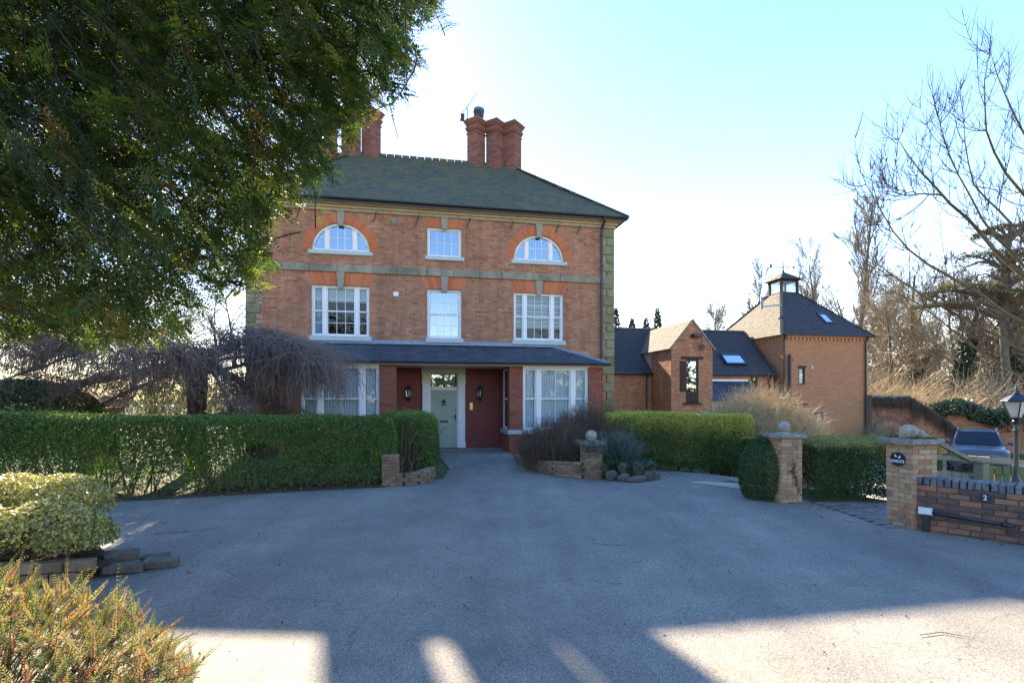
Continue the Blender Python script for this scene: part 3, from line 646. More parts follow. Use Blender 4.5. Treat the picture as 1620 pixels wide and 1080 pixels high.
# chimneys: three diagonal shafts in a row with joined oversailing caps
def diag(m, cx, cy, s, z0, z1, mi=0, t=.5):
    v = [(cx + s * math.cos(R(-90 + 90 * k)), cy + s * math.sin(R(-90 + 90 * k)), z) for z in (z0, z1) for k in range(4)]
    m.add(v, [(0, 1, 5, 4), (1, 2, 6, 5), (2, 3, 7, 6), (3, 0, 4, 7), (4, 5, 6, 7), (3, 2, 1, 0)], mi, t)
def chimney(xs, top, cowl):
    C = MB(); C.box(xs[0] - .3, xs[-1] + .3, rd - .17, rd + .17, 9.6, 11.22); c = C.build('chimney', X['brick_chim'], H)
    for i, cx in enumerate(xs):
        m = MB(); zz = 10.85; k = 0
        while zz < top - .62:
            s = .37
            for q in range(2):
                # bricks of the two faces that show and their backs: alternate courses
                for (ax, ay, bx, by) in ((cx - s, rd, cx, rd - s), (cx, rd - s, cx + s, rd), (cx + s, rd, cx, rd + s), (cx, rd + s, cx - s, rd)):
                    f0, f1 = ((0, .5), (.5, 1)) [q] if k % 2 else ((0, .26), (.26, 1))[q]
                    A = Vector((ax, ay, zz)).lerp(Vector((bx, by, zz)), f0 + .01); Bq = Vector((ax, ay, zz)).lerp(Vector((bx, by, zz)), f1 - .01)
                    d = (Bq - A).normalized(); nrmv = Vector((d.y, -d.x, 0)) * (.006 + RS.uniform(0, .003)); up = Vector((0, 0, .066))
                    m.add([A + nrmv, Bq + nrmv, Bq + nrmv + up, A + nrmv + up, A, Bq, Bq + up, A + up], [(0, 1, 2, 3), (4, 0, 3, 7), (1, 5, 6, 2), (4, 5, 1, 0), (3, 2, 6, 7)], 0, RS.uniform(0, 1))
            zz += .075; k += 1
        diag(m, cx, rd, .37, 10.8, top - .5, 1)
        sh = m.build('chimney_shaft', [X['brick_chim'], X['mortar_dk']], c)
        m = MB()
        for (s, a, b) in ((.41, .62, .55), (.37, .55, .48), (.42, .48, .41), (.46, .41, .34), (.40, .34, .27), (.44, .27, .20), (.49, .20, .13), (.53, .13, .06), (.45, .06, 0)):
            diag(m, cx, rd, s, top - a, top - b, 0, RS.uniform(.2, .9))
        m.build('chimney_cap', X['brick_chim'], c)
    if cowl:
        MB().lathe([(.16, 0), (.17, .1), (.21, .12), (.21, .3), (.24, .31), (.24, .42), (.20, .46), (.05, .48)], (xs[0] + .1, rd - .05, top), 18).build('chimney_cowl', X['cowl'], c, True)
    return c
X['cowl'] = mat('blue_metal_cowl', [(.05, .09, .14), (.08, .14, .2)], 'noise', 5, .35, metal=.5)
chimney((-4.3, -3.42, -2.66), 13.05, False)
chimney((1.5, 2.28, 3.02), 13.1, True)
A = thing('television_aerial', 'thin metal television aerial clamped to the chimney beside the round blue cowl', 'aerial', H.matrix_basis @ Vector((1.12, rd - .1, 12.6)), YAW)
MB().tube([(0, 0, 0), (0, 0, .95)], .02, 6).build('mast', X['pipe'], A)
MB().tube([(-.25, -.1, .55), (.45, .2, 1.75)], .014, 5).build('boom', X['pipe'], A)
m2 = MB()
for k in range(10): t = k / 9; c = Vector((-.2, -.08, .62)).lerp(Vector((.43, .19, 1.72)), t); m2.tube([c + Vector((-.02, .14, -.03)), c + Vector((.02, -.14, .03))], .006, 4)
m2.build('aerial_elements', X['pipe'], A)
MB().box(-.3, -.12, -.12, .12, .42, .62).build('reflector', X['pipe'], A)
# iron ties under the eaves, downpipe, small fittings
for xx in (-4.75, -2.35, -.95, .78, 2.3, 3.95, 4.75):
    MB().tube([(xx + .05, -.1, 7.95), (xx, -.03, 7.78), (xx - .06, -.03, 7.62)], .014, 5).build('iron_tie', X['black'], H)
pp = MB().tube([(5.62, -.38, 8.2), (5.62, -.36, 8.1), (5.60, -.09, 7.85), (5.60, -.09, 3.1)], .045, 10).build('downpipe', X['pipe'], H)
for z in (7.6, 6.5, 5.4, 4.3): MB().tube([(5.60, -.09, z), (5.60, -.09, z + .07)], .06, 10).build('pipe_collar', X['pipe'], pp)
MB().box(-1.75, -1.58, -.05, -.005, 5.17, 5.32, ch=.01).build('vent_cover', X['white'], H)
MB().lathe([(.10, 0), (.11, .04), (.07, .06), (.02, .07)], (0, 0, 0), 14).build('security_light', X['greystone'], H).matrix_basis = Matrix.Translation((-1.72, -.02, 7.66)) @ Matrix.Rotation(R(90), 4, 'X')

def tri_lights(x0, x1, side, m=.105, nc=3, ru=2, rl=2, nside=1):
    f = .055
    return [(x0 + f, x0 + f + side, nside, ru, rl), (x0 + f + side + m, x1 - f - side - m, nc, ru, rl), (x1 - f - side, x1 - f, nside, ru, rl)]
yw = .075
def fill1(W):
    folds('curtain', -4.30, -4.02, 3.84, 5.4, .215, X['curtain_blue'], W, seed=1)
    MB().box(-4.3, -2.6, .20, .21, 4.95, 5.42).build('blind', X['blind'], W)
sash_window(H, -4.36, -2.53, 3.8, 5.47, yw, tri_lights(-4.36, -2.53, .30), X['glass_lo'], fill1, (-4.42, -2.47, 3.64, 3.8))
def fill2(W):
    for i in range(9):
        z = 5.38 - i * .125; MB().box(2.45, 4.13, .20, .205, z - .085, z).build('blind_slat', X['blind'], W)
    folds('blind_sheer', 2.45, 4.13, 4.3, 5.4, .225, X['curtain_blue'], W, amp=.004, seed=2)
sash_window(H, 2.38, 4.19, 3.8, 5.47, yw, tri_lights(2.38, 4.19, .30), X['glass_lo'], fill2, (2.32, 4.25, 3.64, 3.8))
sash_window(H, -.62, .54, 3.8, 5.47, yw, [(-.565, .485, 4, 2, 2)], X['glass'], None, (-.68, .60, 3.65, 3.8))
sash_window(H, -.62, .54, 6.58, 7.57, yw, [(-.565, .485, 4, 1, 1)], X['glass'], None, (-.70, .62, 6.45, 6.58), meet=False)
for c, z, r in AW:
    sash_window(H, c - r, c + r, z, z + r, yw, [(c - .86, c - .50, 1, 1, 1), (c - .385, c + .385, 3, 1, 1), (c + .50, c + .86, 1, 1, 1)], X['glass'], None, (c - r - .08, c + r + .08, z - .13, z), arch=(c, z, r), meet=False)

# ground floor: two bays, porch, slate canopy
YB = -1.35
lb = MB(); lb.box(-4.95, -1.64, YB, 0, -.3, .58); lb.box(-4.95, -4.45, YB, 0, .72, 2.8); lb.box(-2.15, -1.64, YB, 0, .72, 2.8); lb.box(-4.45, -2.15, -.3, 0, .72, 2.8)
lb.build('bay', X['mortar_dk'], H)
rb = MB(); rb.box(1.96, 5.14, YB, 0, -.3, .58); rb.box(1.96, 2.41, YB, -1.02, .72, 2.8); rb.box(4.65, 5.14, YB, 0, .72, 2.8); rb.box(2.41, 4.65, -.3, 0, .72, 2.8); rb.box(1.96, 2.2, -.16, 0, .72, 2.8)
rb.build('bay', X['mortar_dk'], H)
one = list(courses(1.96, 2.41, .72, 2.8, RS)) + list(courses(4.65, 5.14, .72, 2.8, RS)) + list(courses(-2.15, -1.64, .72, 2.8, RS))
for (a, b, c, d) in one[:290]:
    inst('brick', brick_mesh(b - a, .03, d - c, X['brick_one']), H, ((a + b) / 2, YB - .004 + RS.uniform(-.002, .002), (c + d) / 2))
rest = np.array(one[290:] + list(courses(-4.95, -4.45, .72, 2.8, RS)) + list(courses(-4.95, -1.64, -.2, .58, RS)) + list(courses(1.96, 5.14, -.2, .58, RS)))
brick_face('brickwork', rest, YB, RS, X['brick_bay'], H)
def side_bricks(xp, y0, y1, z0, z1, sgn, m, holes=()):
    Bk = courses(y0, y1, z0, z1, RS, holes); n = len(Bk); p = xp + sgn * (.008 + RS.uniform(-.002, .002, n)); q = np.full(n, xp - sgn * .02)
    lo = np.stack([np.minimum(p, q), Bk[:, 0], Bk[:, 2]], -1); hi = np.stack([np.maximum(p, q), Bk[:, 1], Bk[:, 3]], -1)
    V, F, k = boxes_np(lo, hi, True); tag(mesh_np('brickwork', V, F, m, H, np.repeat(RS.beta(2, 2, n), k)), kind='stuff')
side_bricks(1.96, YB, .35, -.2, .58, -1, X['brick_bay']); side_bricks(1.96, YB, .35, .72, 2.8, -1, X['brick_bay'], [(-1.02, -.16, .7, 2.8)])
side_bricks(-1.64, YB, .35, -.2, 2.8, 1, X['brick_bay'])
side_bricks(5.14, YB, 0, -.2, 2.8, 1, X['brick_bay']); side_bricks(-4.95, YB, 0, -.2, 2.8, -1, X['brick_bay'])
for (a, b) in ((-4.99, -1.60), (1.90, 5.18)): MB().box(a, b, YB - .07, -.03 if a < 0 else .0, .58, .72, ch=.015).build('bay_sill', X['sill'], H)
def fillL(W): folds('curtain', -4.42, -2.2, .78, 2.7, -1.165, X['curtain'], W, seed=4)
def fillR(W): folds('curtain', 2.45, 4.61, .78, 2.7, -1.165, X['curtain'], W, seed=5)
for (a, b, f) in ((-4.45, -2.15, fillL), (2.41, 4.65, fillR)):
    sash_window(H, a, b, .72, 2.76, YB + .05, tri_lights(a, b, .40, .15, 2, 1, 1), X['glass_lo'], f, None, room=.95)
    MB().box(a, b, YB - .02, YB + .12, 2.76, 2.83).build('window_head', X['white'], H)
sw = MB(); sw.box(1.975, 2.03, -1.02, -.95, .72, 2.76); sw.box(1.975, 2.03, -.23, -.16, .72, 2.76); sw.box(1.975, 2.03, -.95, -.23, 2.68, 2.76); sw.box(1.975, 2.03, -.95, -.23, .72, .8); sw.box(1.98, 2.025, -.95, -.23, 1.70, 1.76)
sw = sw.build('side_window', X['white'], H)
for (a, b) in ((.8, 1.7), (1.76, 2.68)): MB().box(1.995, 1.999, -.95, -.23, a, b).build('pane', X['glass_lo'], sw)
# porch wall with the door
PY = .35
pw = MB()
for (a, b, c, d) in wall_rects(-1.64, 1.96, -.3, 3.3, [(-.52, .44, -.3, 2.62)]): pw.box(a, b, PY, PY + .2, c, d)
pw.box(-1.86, -1.64, 0, PY + .2, -.3, 3.3); pw.box(1.96, 2.2, 0, PY + .2, -.3, 3.3)
pw.build('porch_wall', X['mortar_dk'], H)
Bp = np.concatenate([courses(-1.64, -.8, 0, 2.82, RS, j=.007), courses(.74, 1.96, 0, 2.82, RS, j=.007)])
brick_face('brickwork', Bp, PY, RS, X['brick_paint'], H, proud=.004)
fl = MB().box(-1.64, 1.96, -.25, PY, -.2, .03, ch=.01).build('porch_floor', X['greystone'], H)
MB().box(-1.64, 1.96, -1.35, PY, 2.8, 2.83).build('porch_ceiling', X['white'], H)
ds = MB()
for (a, b) in ((-.78, -.53), (.45, .70)):
    ds.box(a, b, PY - .09, PY + .02, .03, 2.28, ch=.012); ds.box(a - .02, b + .02, PY - .11, PY + .02, .03, .22, ch=.012)
    ds.box(a - .025, b + .025, PY - .12, PY + .02, 2.28, 2.34, ch=.012)
ds.box(-.53, .45, PY - .02, PY + .06, 2.04, 2.12); ds.box(-.53, -.49, PY - .02, PY + .06, .03, 2.6); ds.box(.41, .45, PY - .02, PY + .06, .03, 2.6)
ds.build('door_surround', X['white'], H)
cap = MB()
for (a, b) in ((-.79, -.52), (.44, .71)): cap.box(a, b, PY - .10, PY + .02, 2.34, 2.62, ch=.012)
cap.box(-.80, .72, PY - .085, PY + .02, 2.62, 2.8, ch=.012)
cap.build('door_entablature', X['cream'], H)
D = MB(); D.box(-.49, .41, PY + .02, PY + .06, .04, 2.04); D = D.build('door', X['sage'], H)
for (a, b, c, d) in ((-.42, -.08, 1.72, 1.96), (.0, .34, 1.72, 1.96), (-.42, -.08, 1.08, 1.62), (.0, .34, 1.08, 1.62), (-.42, -.08, .16, .82), (.0, .34, .16, .82)):
    q = MB()
    for (e, f_, h, i) in ((a, b, c, c + .02), (a, b, d - .02, d), (a, a + .02, c + .02, d - .02), (b - .02, b, c + .02, d - .02)): q.box(e, f_, PY + .004, PY + .025, h, i)
    q.box(a + .045, b - .045, PY + .008, PY + .025, c + .045, d - .045, ch=.012); q.build('door_panel', X['sage'], D)
kn = MB(); kn.ball((-.04, PY - .01, 1.66), .05, 12); kn.tube([(-.085, PY - .02, 1.66), (-.09, PY - .04, 1.55), (-.04, PY - .045, 1.51), (.01, PY - .04, 1.55), (.005, PY - .02, 1.66)], .014, 6); kn.build('door_knocker', X['black'], D, True)
MB().box(-.17, .10, PY - .002, PY + .03, .90, .985, ch=.01).build('letter_plate', X['bronze'], D)
hd = MB(); hd.box(.345, .385, PY - .005, PY + .03, 1.0, 1.2); hd.tube([(.365, PY - .05, 1.13), (.27, PY - .05, 1.12)], .012, 6); hd.ball((.365, PY - .03, 1.36), .022, 8); hd.build('door_handle', X['black'], D)
FLt = MB(); FLt.box(-.49, .41, PY + .0, PY + .05, 2.12, 2.15); FLt.box(-.49, .41, PY, PY + .05, 2.57, 2.6)
FW = FLt.build('fanlight', X['cream'], H)
fb = MB(); cx, cz = -.04, 2.15
for k in range(9):
    a = math.pi * k / 8; fb.bar((cx + .08 * math.cos(a), PY + .02, cz + .08 * math.sin(a)), (cx + .43 * math.cos(a), PY + .02, cz + .41 * math.sin(a)), .02, .02)
for r in (.09, .42): fb.tube([(cx + r * math.cos(a), PY + .02, cz + r * .97 * math.sin(a)) for a in np.linspace(0, math.pi, 17)], .012, 5)
fb.build('fan_bars', X['greystone'], FW)
MB().box(-.45, .37, PY + .03, PY + .034, 2.15, 2.57).build('pane', X['glass'], FW)
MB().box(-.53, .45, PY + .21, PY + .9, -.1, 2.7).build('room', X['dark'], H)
MB().box(.86, .98, PY - .03, PY, 1.34, 1.60, ch=.01).build('intercom', X['brass'], H)
# canopy
ca, cb, cta, ctb = (-4.92, YB - .24, 2.9), (5.26, YB - .24, 2.9), (-3.95, -.01, 3.57), (3.72, -.01, 3.57)
tile_roof('slating', ca, cb, cta, ctb, RS, X['slate'], H, tw=.30, ex=.205, th=.008, pieces=True, name_piece='slate', limit=300)
tile_roof('slating', cb, (5.26, 0, 2.9), ctb, ctb, RS, X['slate'], H, tw=.3, ex=.22)
tile_roof('slating', (-4.92, 0, 2.9), ca, cta, cta, RS, X['slate'], H, tw=.3, ex=.22)
lf = MB(); lf.tube([Vector(ca) + Vector((0, 0, .03)), Vector(cta) + Vector((0, 0, .03))], .05, 8); lf.tube([Vector(cb) + Vector((0, 0, .03)), Vector(ctb) + Vector((0, 0, .03))], .05, 8)
lf.box(cta[0] - .05, ctb[0] + .05, -.035, .0, 3.55, 3.70); lf.bar((cta[0], -.09, 3.565), (ctb[0], -.09, 3.565), .16, .025)
lf.build('lead_flashing', X['lead'], H)
gt = MB(); gt.box(-4.86, 5.2, YB - .14, YB - .10, 2.84, 2.89, 1); gt.tube([(-4.97, YB - .27, 2.885), (5.31, YB - .27, 2.885)], .045, 8)
gt.tube([(5.31, YB - .27, 2.885), (5.31, -.02, 2.885)], .045, 8)
gt.build('canopy_gutter', [X['pipe'], X['cream']], H)
fc = MB(); fc.box(-4.95, 5.16, YB - .06, YB + .1, 2.80, 2.845); fc.build('canopy_fascia', X['cream'], H)
sf = MB(); sf.add([(-4.9, YB - .2, 2.847), (5.24, YB - .2, 2.847), (5.24, 0, 2.847), (-4.9, 0, 2.847)], [(0, 3, 2, 1)]); sf.build('canopy_soffit', X['wood_dk'], H)
for (xx, lab) in ((-1.24, 'black wall lantern on the red porch wall between the bay window and the door'), (1.22, 'black wall lantern on the red porch wall above the brass entry panel')):
    l = thing('wall_lantern', lab, 'lantern', H.matrix_basis @ Vector((xx, PY - .02, 1.92)), YAW, 'lanterns beside the front door')
    m2 = MB(); m2.lathe([(.02, -.27), (.05, -.2), (.085, -.15), (.095, -.14), (.095, -.12)], (0, -.13, 0), 6); m2.lathe([(.115, .13), (.11, .15), (.06, .22), (.025, .27), (.01, .3)], (0, -.13, 0), 6)
    for k in range(6): a = 2 * math.pi * k / 6; m2.bar((.095 * math.cos(a), -.13 + .095 * math.sin(a), -.13), (.11 * math.cos(a), -.13 + .11 * math.sin(a), .14), .016, .016)
    m2.box(-.04, .04, -.03, 0, -.12, .16); m2.bar((0, -.02, .1), (0, -.1, .18), .025, .025); m2.build('lantern_frame', X['black'], l)
    MB().lathe([(.085, -.12), (.1, .13)], (0, -.13, 0), 6).build('lantern_glass', X['glass_lo'], l)
    MB().lathe([(.02, -.1), (.025, .02), (.03, .06), (.005, .08)], (0, -.13, 0), 8).build('bulb', X['cream'], l)
# ------------------------------------------------------------------ barn wing behind
RS = np.random.RandomState(11)
W = thing('barn_wing', 'low brick barn wing with dark tiled roof and gabled loft window behind the hedge', 'barn', (5.74, 26, 0), YAW)
wh = [(6.3, 6.72, 2.3, 2.85)]
m = MB()
for (a, b, c, d) in wall_rects(-2.5, 7.62, -1.1, 2.98, wh): m.box(a, b, 0, .25, c, d)
m.box(-2.5, -2.25, .25, 5, -1.1, 3.0); m.box(-2.5, 7.62, 4.75, 5, -1.1, 3.0)
m.build('wall', X['mortar'], W)
brick_face('brickwork', np.concatenate([courses(-1.2, .98, -.6, 2.95, RS), courses(3.02, 7.6, -.6, 2.95, RS, wh)]), 0, RS, X['brick_barn'], W)
ww = MB(); ww.box(6.3, 6.36, .03, .1, 2.3, 2.85); ww.box(6.66, 6.72, .03, .1, 2.3, 2.85); ww.box(6.36, 6.66, .03, .1, 2.3, 2.35); ww.box(6.36, 6.66, .03, .1, 2.8, 2.85)
ww = ww.build('window', X['wood_dk'], W); MB().box(6.36, 6.66, .06, .064, 2.35, 2.8).build('pane', X['glass'], ww); MB().box(6.3, 6.72, .2, .24, 2.3, 2.85).build('room', X['dark'], ww)
tile_roof('roof_tiles', (-2.6, -.18, 2.95), (7.7, -.18, 2.95), (-2.6, 2.5, 5.4), (7.7, 2.5, 5.4), RS, X['tile_barn'], W, tw=.165, ex=.105)
tile_roof('roof_tiles', (7.7, 5.18, 2.95), (-2.6, 5.18, 2.95), (7.7, 2.5, 5.4), (-2.6, 2.5, 5.4), RS, X['tile_barn'], W, tw=.33, ex=.2)
rt = MB()
for k in range(23): rt.tube([(-2.6 + k * .447, 2.5, 5.4), (-2.6 + k * .447 + .43, 2.5, 5.395)], .085, 8, t=RS.uniform(.3, .9))
tag(rt.build('ridge_tile', X['tile_barn'], W), kind='stuff')
vg = MB()
for k in range(30):
    t = k / 30; a = Vector((7.66, -.2, 3.0)).lerp(Vector((7.66, 2.5, 5.42)), t); vg.box(7.56, 7.76, a.y, a.y + .1, a.z, a.z + .06, t=RS.uniform(.2, .8))
tag(vg.build('verge_tile', X['tile_barn'], W), kind='stuff')
gu = MB(); gu.tube([(-2.5, -.24, 2.93), (.95, -.24, 2.93)], .055, 8); gu.tube([(3.05, -.24, 2.93), (7.66, -.24, 2.93)], .055, 8); gu.build('gutter', X['pipe'], W)
MB().tube([(.72, -.24, 2.92), (.72, -.08, 2.7), (.72, -.08, -.9)], .045, 8).build('downpipe', X['pipe'], W)
MB().tube([(7.35, -.24, 2.92), (7.35, -.08, 2.7), (7.35, -.08, -.9)], .045, 8).build('downpipe', X['pipe'], W)
# gabled loft block
gx0, gx1, gy, gez, gaz = .99, 3.01, -2.0, 4.05, 5.24; gm = 2.0
gh = [(1.68, 2.32, 1.55, 3.50)]
m = MB()
for (a, b, c, d) in wall_rects(gx0, gx1, -1.1, gez, gh): m.box(a, b, gy, gy + .2, c, d)
m.prism([(gx0, gez), (gx1, gez), (gm, gaz)], gy, gy + .2)
m.box(gx0, gx0 + .2, gy + .2, 0, -1.1, gez); m.box(gx1 - .2, gx1, gy + .2, 0, -1.1, gez); m.box(gx0, gx1, 0, 1.2, 2.9, gez)
m.build('loft_wall', X['mortar'], W)
Bk = list(courses(gx0, gx1, -.6, gez, RS, gh)); zz = gez
while zz < gaz - .08:
    hw = (gx1 - gm) * (gaz - zz - .075) / (gaz - gez); x = gm - hw; s = int(round(zz / .075)) % 2
    if hw > .06: Bk += list(courses(gm - hw, gm + hw, zz, zz + .075, RS))
    zz += .075
brick_face('brickwork', np.array(Bk), gy, RS, X['brick_barn'], W)
Bs = courses(gy, -.02, -.6, gez - .02, RS); n = len(Bs); p = gx0 - .008 - RS.uniform(0, .004, n)
V, F, k = boxes_np(np.stack([p, Bs[:, 0], Bs[:, 2]], -1), np.stack([np.full(n, gx0 + .02), Bs[:, 1], Bs[:, 3]], -1), True)
tag(mesh_np('brickwork', V, F, X['brick_barn'], W, np.repeat(RS.beta(2, 2, n), k)), kind='stuff')
ov = .12; s = (gaz - gez) / (gx1 - gm)
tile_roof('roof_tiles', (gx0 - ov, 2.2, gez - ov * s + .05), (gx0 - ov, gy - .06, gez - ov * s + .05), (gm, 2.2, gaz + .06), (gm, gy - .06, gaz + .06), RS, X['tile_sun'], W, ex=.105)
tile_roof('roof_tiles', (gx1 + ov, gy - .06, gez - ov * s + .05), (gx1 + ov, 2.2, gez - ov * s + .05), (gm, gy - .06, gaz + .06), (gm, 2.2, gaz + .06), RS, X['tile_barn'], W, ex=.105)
bb = MB(); bb.bar((gx0 - ov, gy - .05, gez - ov * s + .03), (gm, gy - .05, gaz + .05), .04, .07); bb.bar((gx1 + ov, gy - .05, gez - ov * s + .03), (gm, gy - .05, gaz + .05), .04, .07); bb.build('verge_board', X['greystone'], W)
lw = MB(); lw.box(1.68, 1.76, gy + .03, gy + .1, 2.0, 3.5); lw.box(2.24, 2.32, gy + .03, gy + .1, 2.0, 3.5); lw.box(1.76, 2.24, gy + .03, gy + .1, 3.42, 3.5); lw.box(1.76, 2.24, gy + .03, gy + .1, 1.99, 2.07)
lw = lw.build('loft_window', X['wood_dk'], W)
MB().box(1.76, 2.24, gy + .06, gy + .064, 2.07, 3.42).build('pane', X['glass'], lw)
MB().box(1.68, 2.32, gy + .18, gy + .2, 1.55, 3.5).build('room', X['dark'], lw)
for k in range(5): MB().box(1.70 + k * .12, 1.812 + k * .12, gy + .03, gy + .07, 1.58, 1.99, ch=.008).build('panel_board', X['wood_dk'], lw)
MB().box(1.45, 2.55, gy - .03, gy + .05, 3.5, 3.63, ch=.01).build('lintel', X['wood_dk'], W)
MB().box(1.55, 2.45, gy - .07, gy + .05, 1.46, 1.55, ch=.01).build('sill', X['wood_dk'], W)
sh = MB(); [sh.box(1.40 + k * .09, 1.484 + k * .09, gy - .05, gy - .012, 2.05, 3.42, ch=.006) for k in range(3)]; sh.box(1.40, 1.66, gy - .07, gy - .05, 2.25, 2.33); sh.box(1.40, 1.66, gy - .07, gy - .05, 3.1, 3.18)
sh.build('shutter', X['wood_dk'], W)
hb = MB(); hb.box(1.93, 2.33, gy - .34, gy + .02, 4.48, 4.63, ch=.02); hb.tube([(2.28, gy - .3, 4.5), (2.30, gy - .3, 4.2)], .015, 6); hb.build('hoist_beam', X['black'], W)
pl = MB()
for k in range(14):
    a0, a1 = 2 * math.pi * k / 14, 2 * math.pi * (k + 1) / 14
    pl.prism([(2.3 + r * math.cos(a), 4.03 + r * math.sin(a)) for r, a in ((.10, a0), (.15, a0), (.15, a1), (.10, a1))], gy - .33, gy - .27)
for k in range(4): a = math.pi * k / 4; pl.bar((2.3 + .12 * math.cos(a), gy - .3, 4.03 + .12 * math.sin(a)), (2.3 - .12 * math.cos(a), gy - .3, 4.03 - .12 * math.sin(a)), .03, .03)
pl.build('pulley_wheel', X['black'], W)
def rooflight(parent, x0, x1, y0, z0, sl, L, frame, gm_):
    """tilted roof window on a slope rising in +y; sl = slope angle"""
    e = bpy.data.objects.new('roof_window', None)
    c, s_ = math.cos(sl), math.sin(sl)
    def P(x, t, h): return (x, y0 + t * c - h * s_, z0 + t * s_ + h * c)
    f = MB()
    for (a, b, p, q) in ((x0, x0 + .07, 0, L), (x1 - .07, x1, 0, L), (x0 + .07, x1 - .07, 0, .09), (x0 + .07, x1 - .07, L - .09, L)):
        v = [P(*k) for k in ((a, p, .02), (b, p, .02), (b, q, .02), (a, q, .02), (a, p, .1), (b, p, .1), (b, q, .1), (a, q, .1))]
        f.add(v, [(0, 3, 2, 1), (4, 5, 6, 7), (0, 1, 5, 4), (1, 2, 6, 5), (2, 3, 7, 6), (3, 0, 4, 7)])
    bpy.data.objects.remove(e)
    o = f.build('roof_window', frame, parent)
    g1 = MB(); g1.add([P(x0 + .07, .09, .06), P(x1 - .07, .09, .06), P(x1 - .07, L - .09, .06), P(x0 + .07, L - .09, .06)], [(0, 1, 2, 3)]); g1.build('pane', gm_, o)
    return o
X['skyglass'] = glass_mat('sky_reflecting_glass', .75, .95)
rooflight(W, 5.15, 6.35, .25, 3.42, math.atan2(2.45, 2.68), .85, X['pipe'], X['skyglass'])
# lean-to
L_ = MB(); L_.box(3.03, 6.1, -1.7, -1.5, -1.1, 1.65); L_.box(5.9, 6.1, -1.5, 0, -1.1, 1.65); L_.build('lean_to_wall', X['mortar'], W)
tile_roof('slating', (3.03, -1.85, 1.62), (6.15, -1.85, 1.62), (3.03, -.01, 2.62), (6.15, -.01, 2.62), RS, X['slate'], W, tw=.25, ex=.18)
MB().box(3.03, 6.15, -.07, -.012, 2.60, 2.70).build('lead_flashing', X['white'], W)

# ------------------------------------------------------------------ dovecote tower
T = thing('dovecote', 'square two-storey brick dovecote with pyramid roof, glazed lantern and weather vane', 'dovecote', (13.6, 27.3, 0), YAW)
tw_, td = 5.0, 6.4
th = [(.90, 1.27, 2.45, 3.3), (1.12, 2.36, -.2, 1.05)]
m = MB()
for (a, b, c, d) in wall_rects(0, tw_, -1.1, 4.95, th): m.box(a, b, 0, .25, c, d)
m.box(0, .25, .25, td, -1.1, 4.95); m.box(tw_ - .25, tw_, .25, td, -1.1, 4.95); m.box(.25, tw_ - .25, td - .25, td, -1.1, 4.95)
m.build('wall', X['mortar'], T)
brick_face('brickwork', courses(0, tw_, -1.05, 4.62, RS, th), 0, RS, X['brick_tower'], T)
Bs = courses(0, td, 2.5, 4.62, RS); n = len(Bs); p = -.008 - RS.uniform(0, .004, n)
V, F, k = boxes_np(np.stack([p, Bs[:, 0], Bs[:, 2]], -1), np.stack([np.full(n, .02), Bs[:, 1], Bs[:, 3]], -1), True)
tag(mesh_np('brickwork', V, F, X['brick_tower'], T, np.repeat(RS.beta(2, 2, n), k)), kind='stuff')
de = MB()
for (pr, z0, z1) in ((.04, 4.62, 4.69), (.10, 4.83, 4.95)):
    de.box(-pr, tw_ + pr, -pr, .0, z0, z1, t=.4); de.box(-pr, 0, 0, td, z0, z1, t=.4)
for xx in np.arange(0, tw_, .225): de.box(xx, xx + .11, -.08, 0, 4.69, 4.83, t=RS.uniform(.2, .9))
for yy in np.arange(0, td, .225): de.box(-.08, 0, yy, yy + .11, 4.69, 4.83, t=RS.uniform(.2, .9))
tag(de.build('dentil_brick', X['brick_tower'], T), kind='stuff')
cxm, cym, lz = tw_ / 2, td / 2, 7.62; e = .25; hl = .56
EC = [(-e, -e, 4.93), (tw_ + e, -e, 4.93), (tw_ + e, td + e, 4.93), (-e, td + e, 4.93)]
TC = [(cxm - hl, cym - hl, lz), (cxm + hl, cym - hl, lz), (cxm + hl, cym + hl, lz), (cxm - hl, cym + hl, lz)]
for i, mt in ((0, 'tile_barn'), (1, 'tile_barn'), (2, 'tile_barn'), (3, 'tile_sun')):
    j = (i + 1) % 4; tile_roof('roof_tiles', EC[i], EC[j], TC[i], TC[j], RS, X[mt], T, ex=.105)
hp = MB()
for i in range(4):
    for k in range(26):
        a = Vector(EC[i]).lerp(Vector(TC[i]), k / 26); b = Vector(EC[i]).lerp(Vector(TC[i]), (k + 1.1) / 26); hp.bar(a + Vector((0, 0, .05)), b + Vector((0, 0, .02)), .16, .03, t=RS.uniform(.2, .8))
tag(hp.build('hip_tile', X['tile_barn'], T), kind='stuff')
ln = MB()
for (a, b) in ((-1, -1), (1, -1), (1, 1), (-1, 1)): ln.box(cxm + a * .5 - .06, cxm + a * .5 + .06, cym + b * .5 - .06, cym + b * .5 + .06, lz - .1, lz + .78)
for (z0, z1) in ((lz - .12, lz + .08), (lz + .68, lz + .78)):
    for sg in (-1, 1): ln.box(cxm - .44, cxm + .44, cym + sg * .5 - .04, cym + sg * .5 + .04, z0, z1); ln.box(cxm + sg * .5 - .04, cxm + sg * .5 + .04, cym - .44, cym + .44, z0, z1)
LN = ln.build('lantern_frame', X['wood_dk'], T)
for sg in (-1, 1):
    MB().box(cxm - .44, cxm + .44, cym + sg * .5 - .003, cym + sg * .5 + .003, lz + .08, lz + .68).build('pane', X['glass_lo'], LN)
    MB().box(cxm + sg * .5 - .003, cxm + sg * .5 + .003, cym - .44, cym + .44, lz + .08, lz + .68).build('pane', X['glass_lo'], LN)
q = .74; ap = (cxm, cym, lz + 1.32)
LC = [(cxm - q, cym - q, lz + .78), (cxm + q, cym - q, lz + .78), (cxm + q, cym + q, lz + .78), (cxm - q, cym + q, lz + .78)]
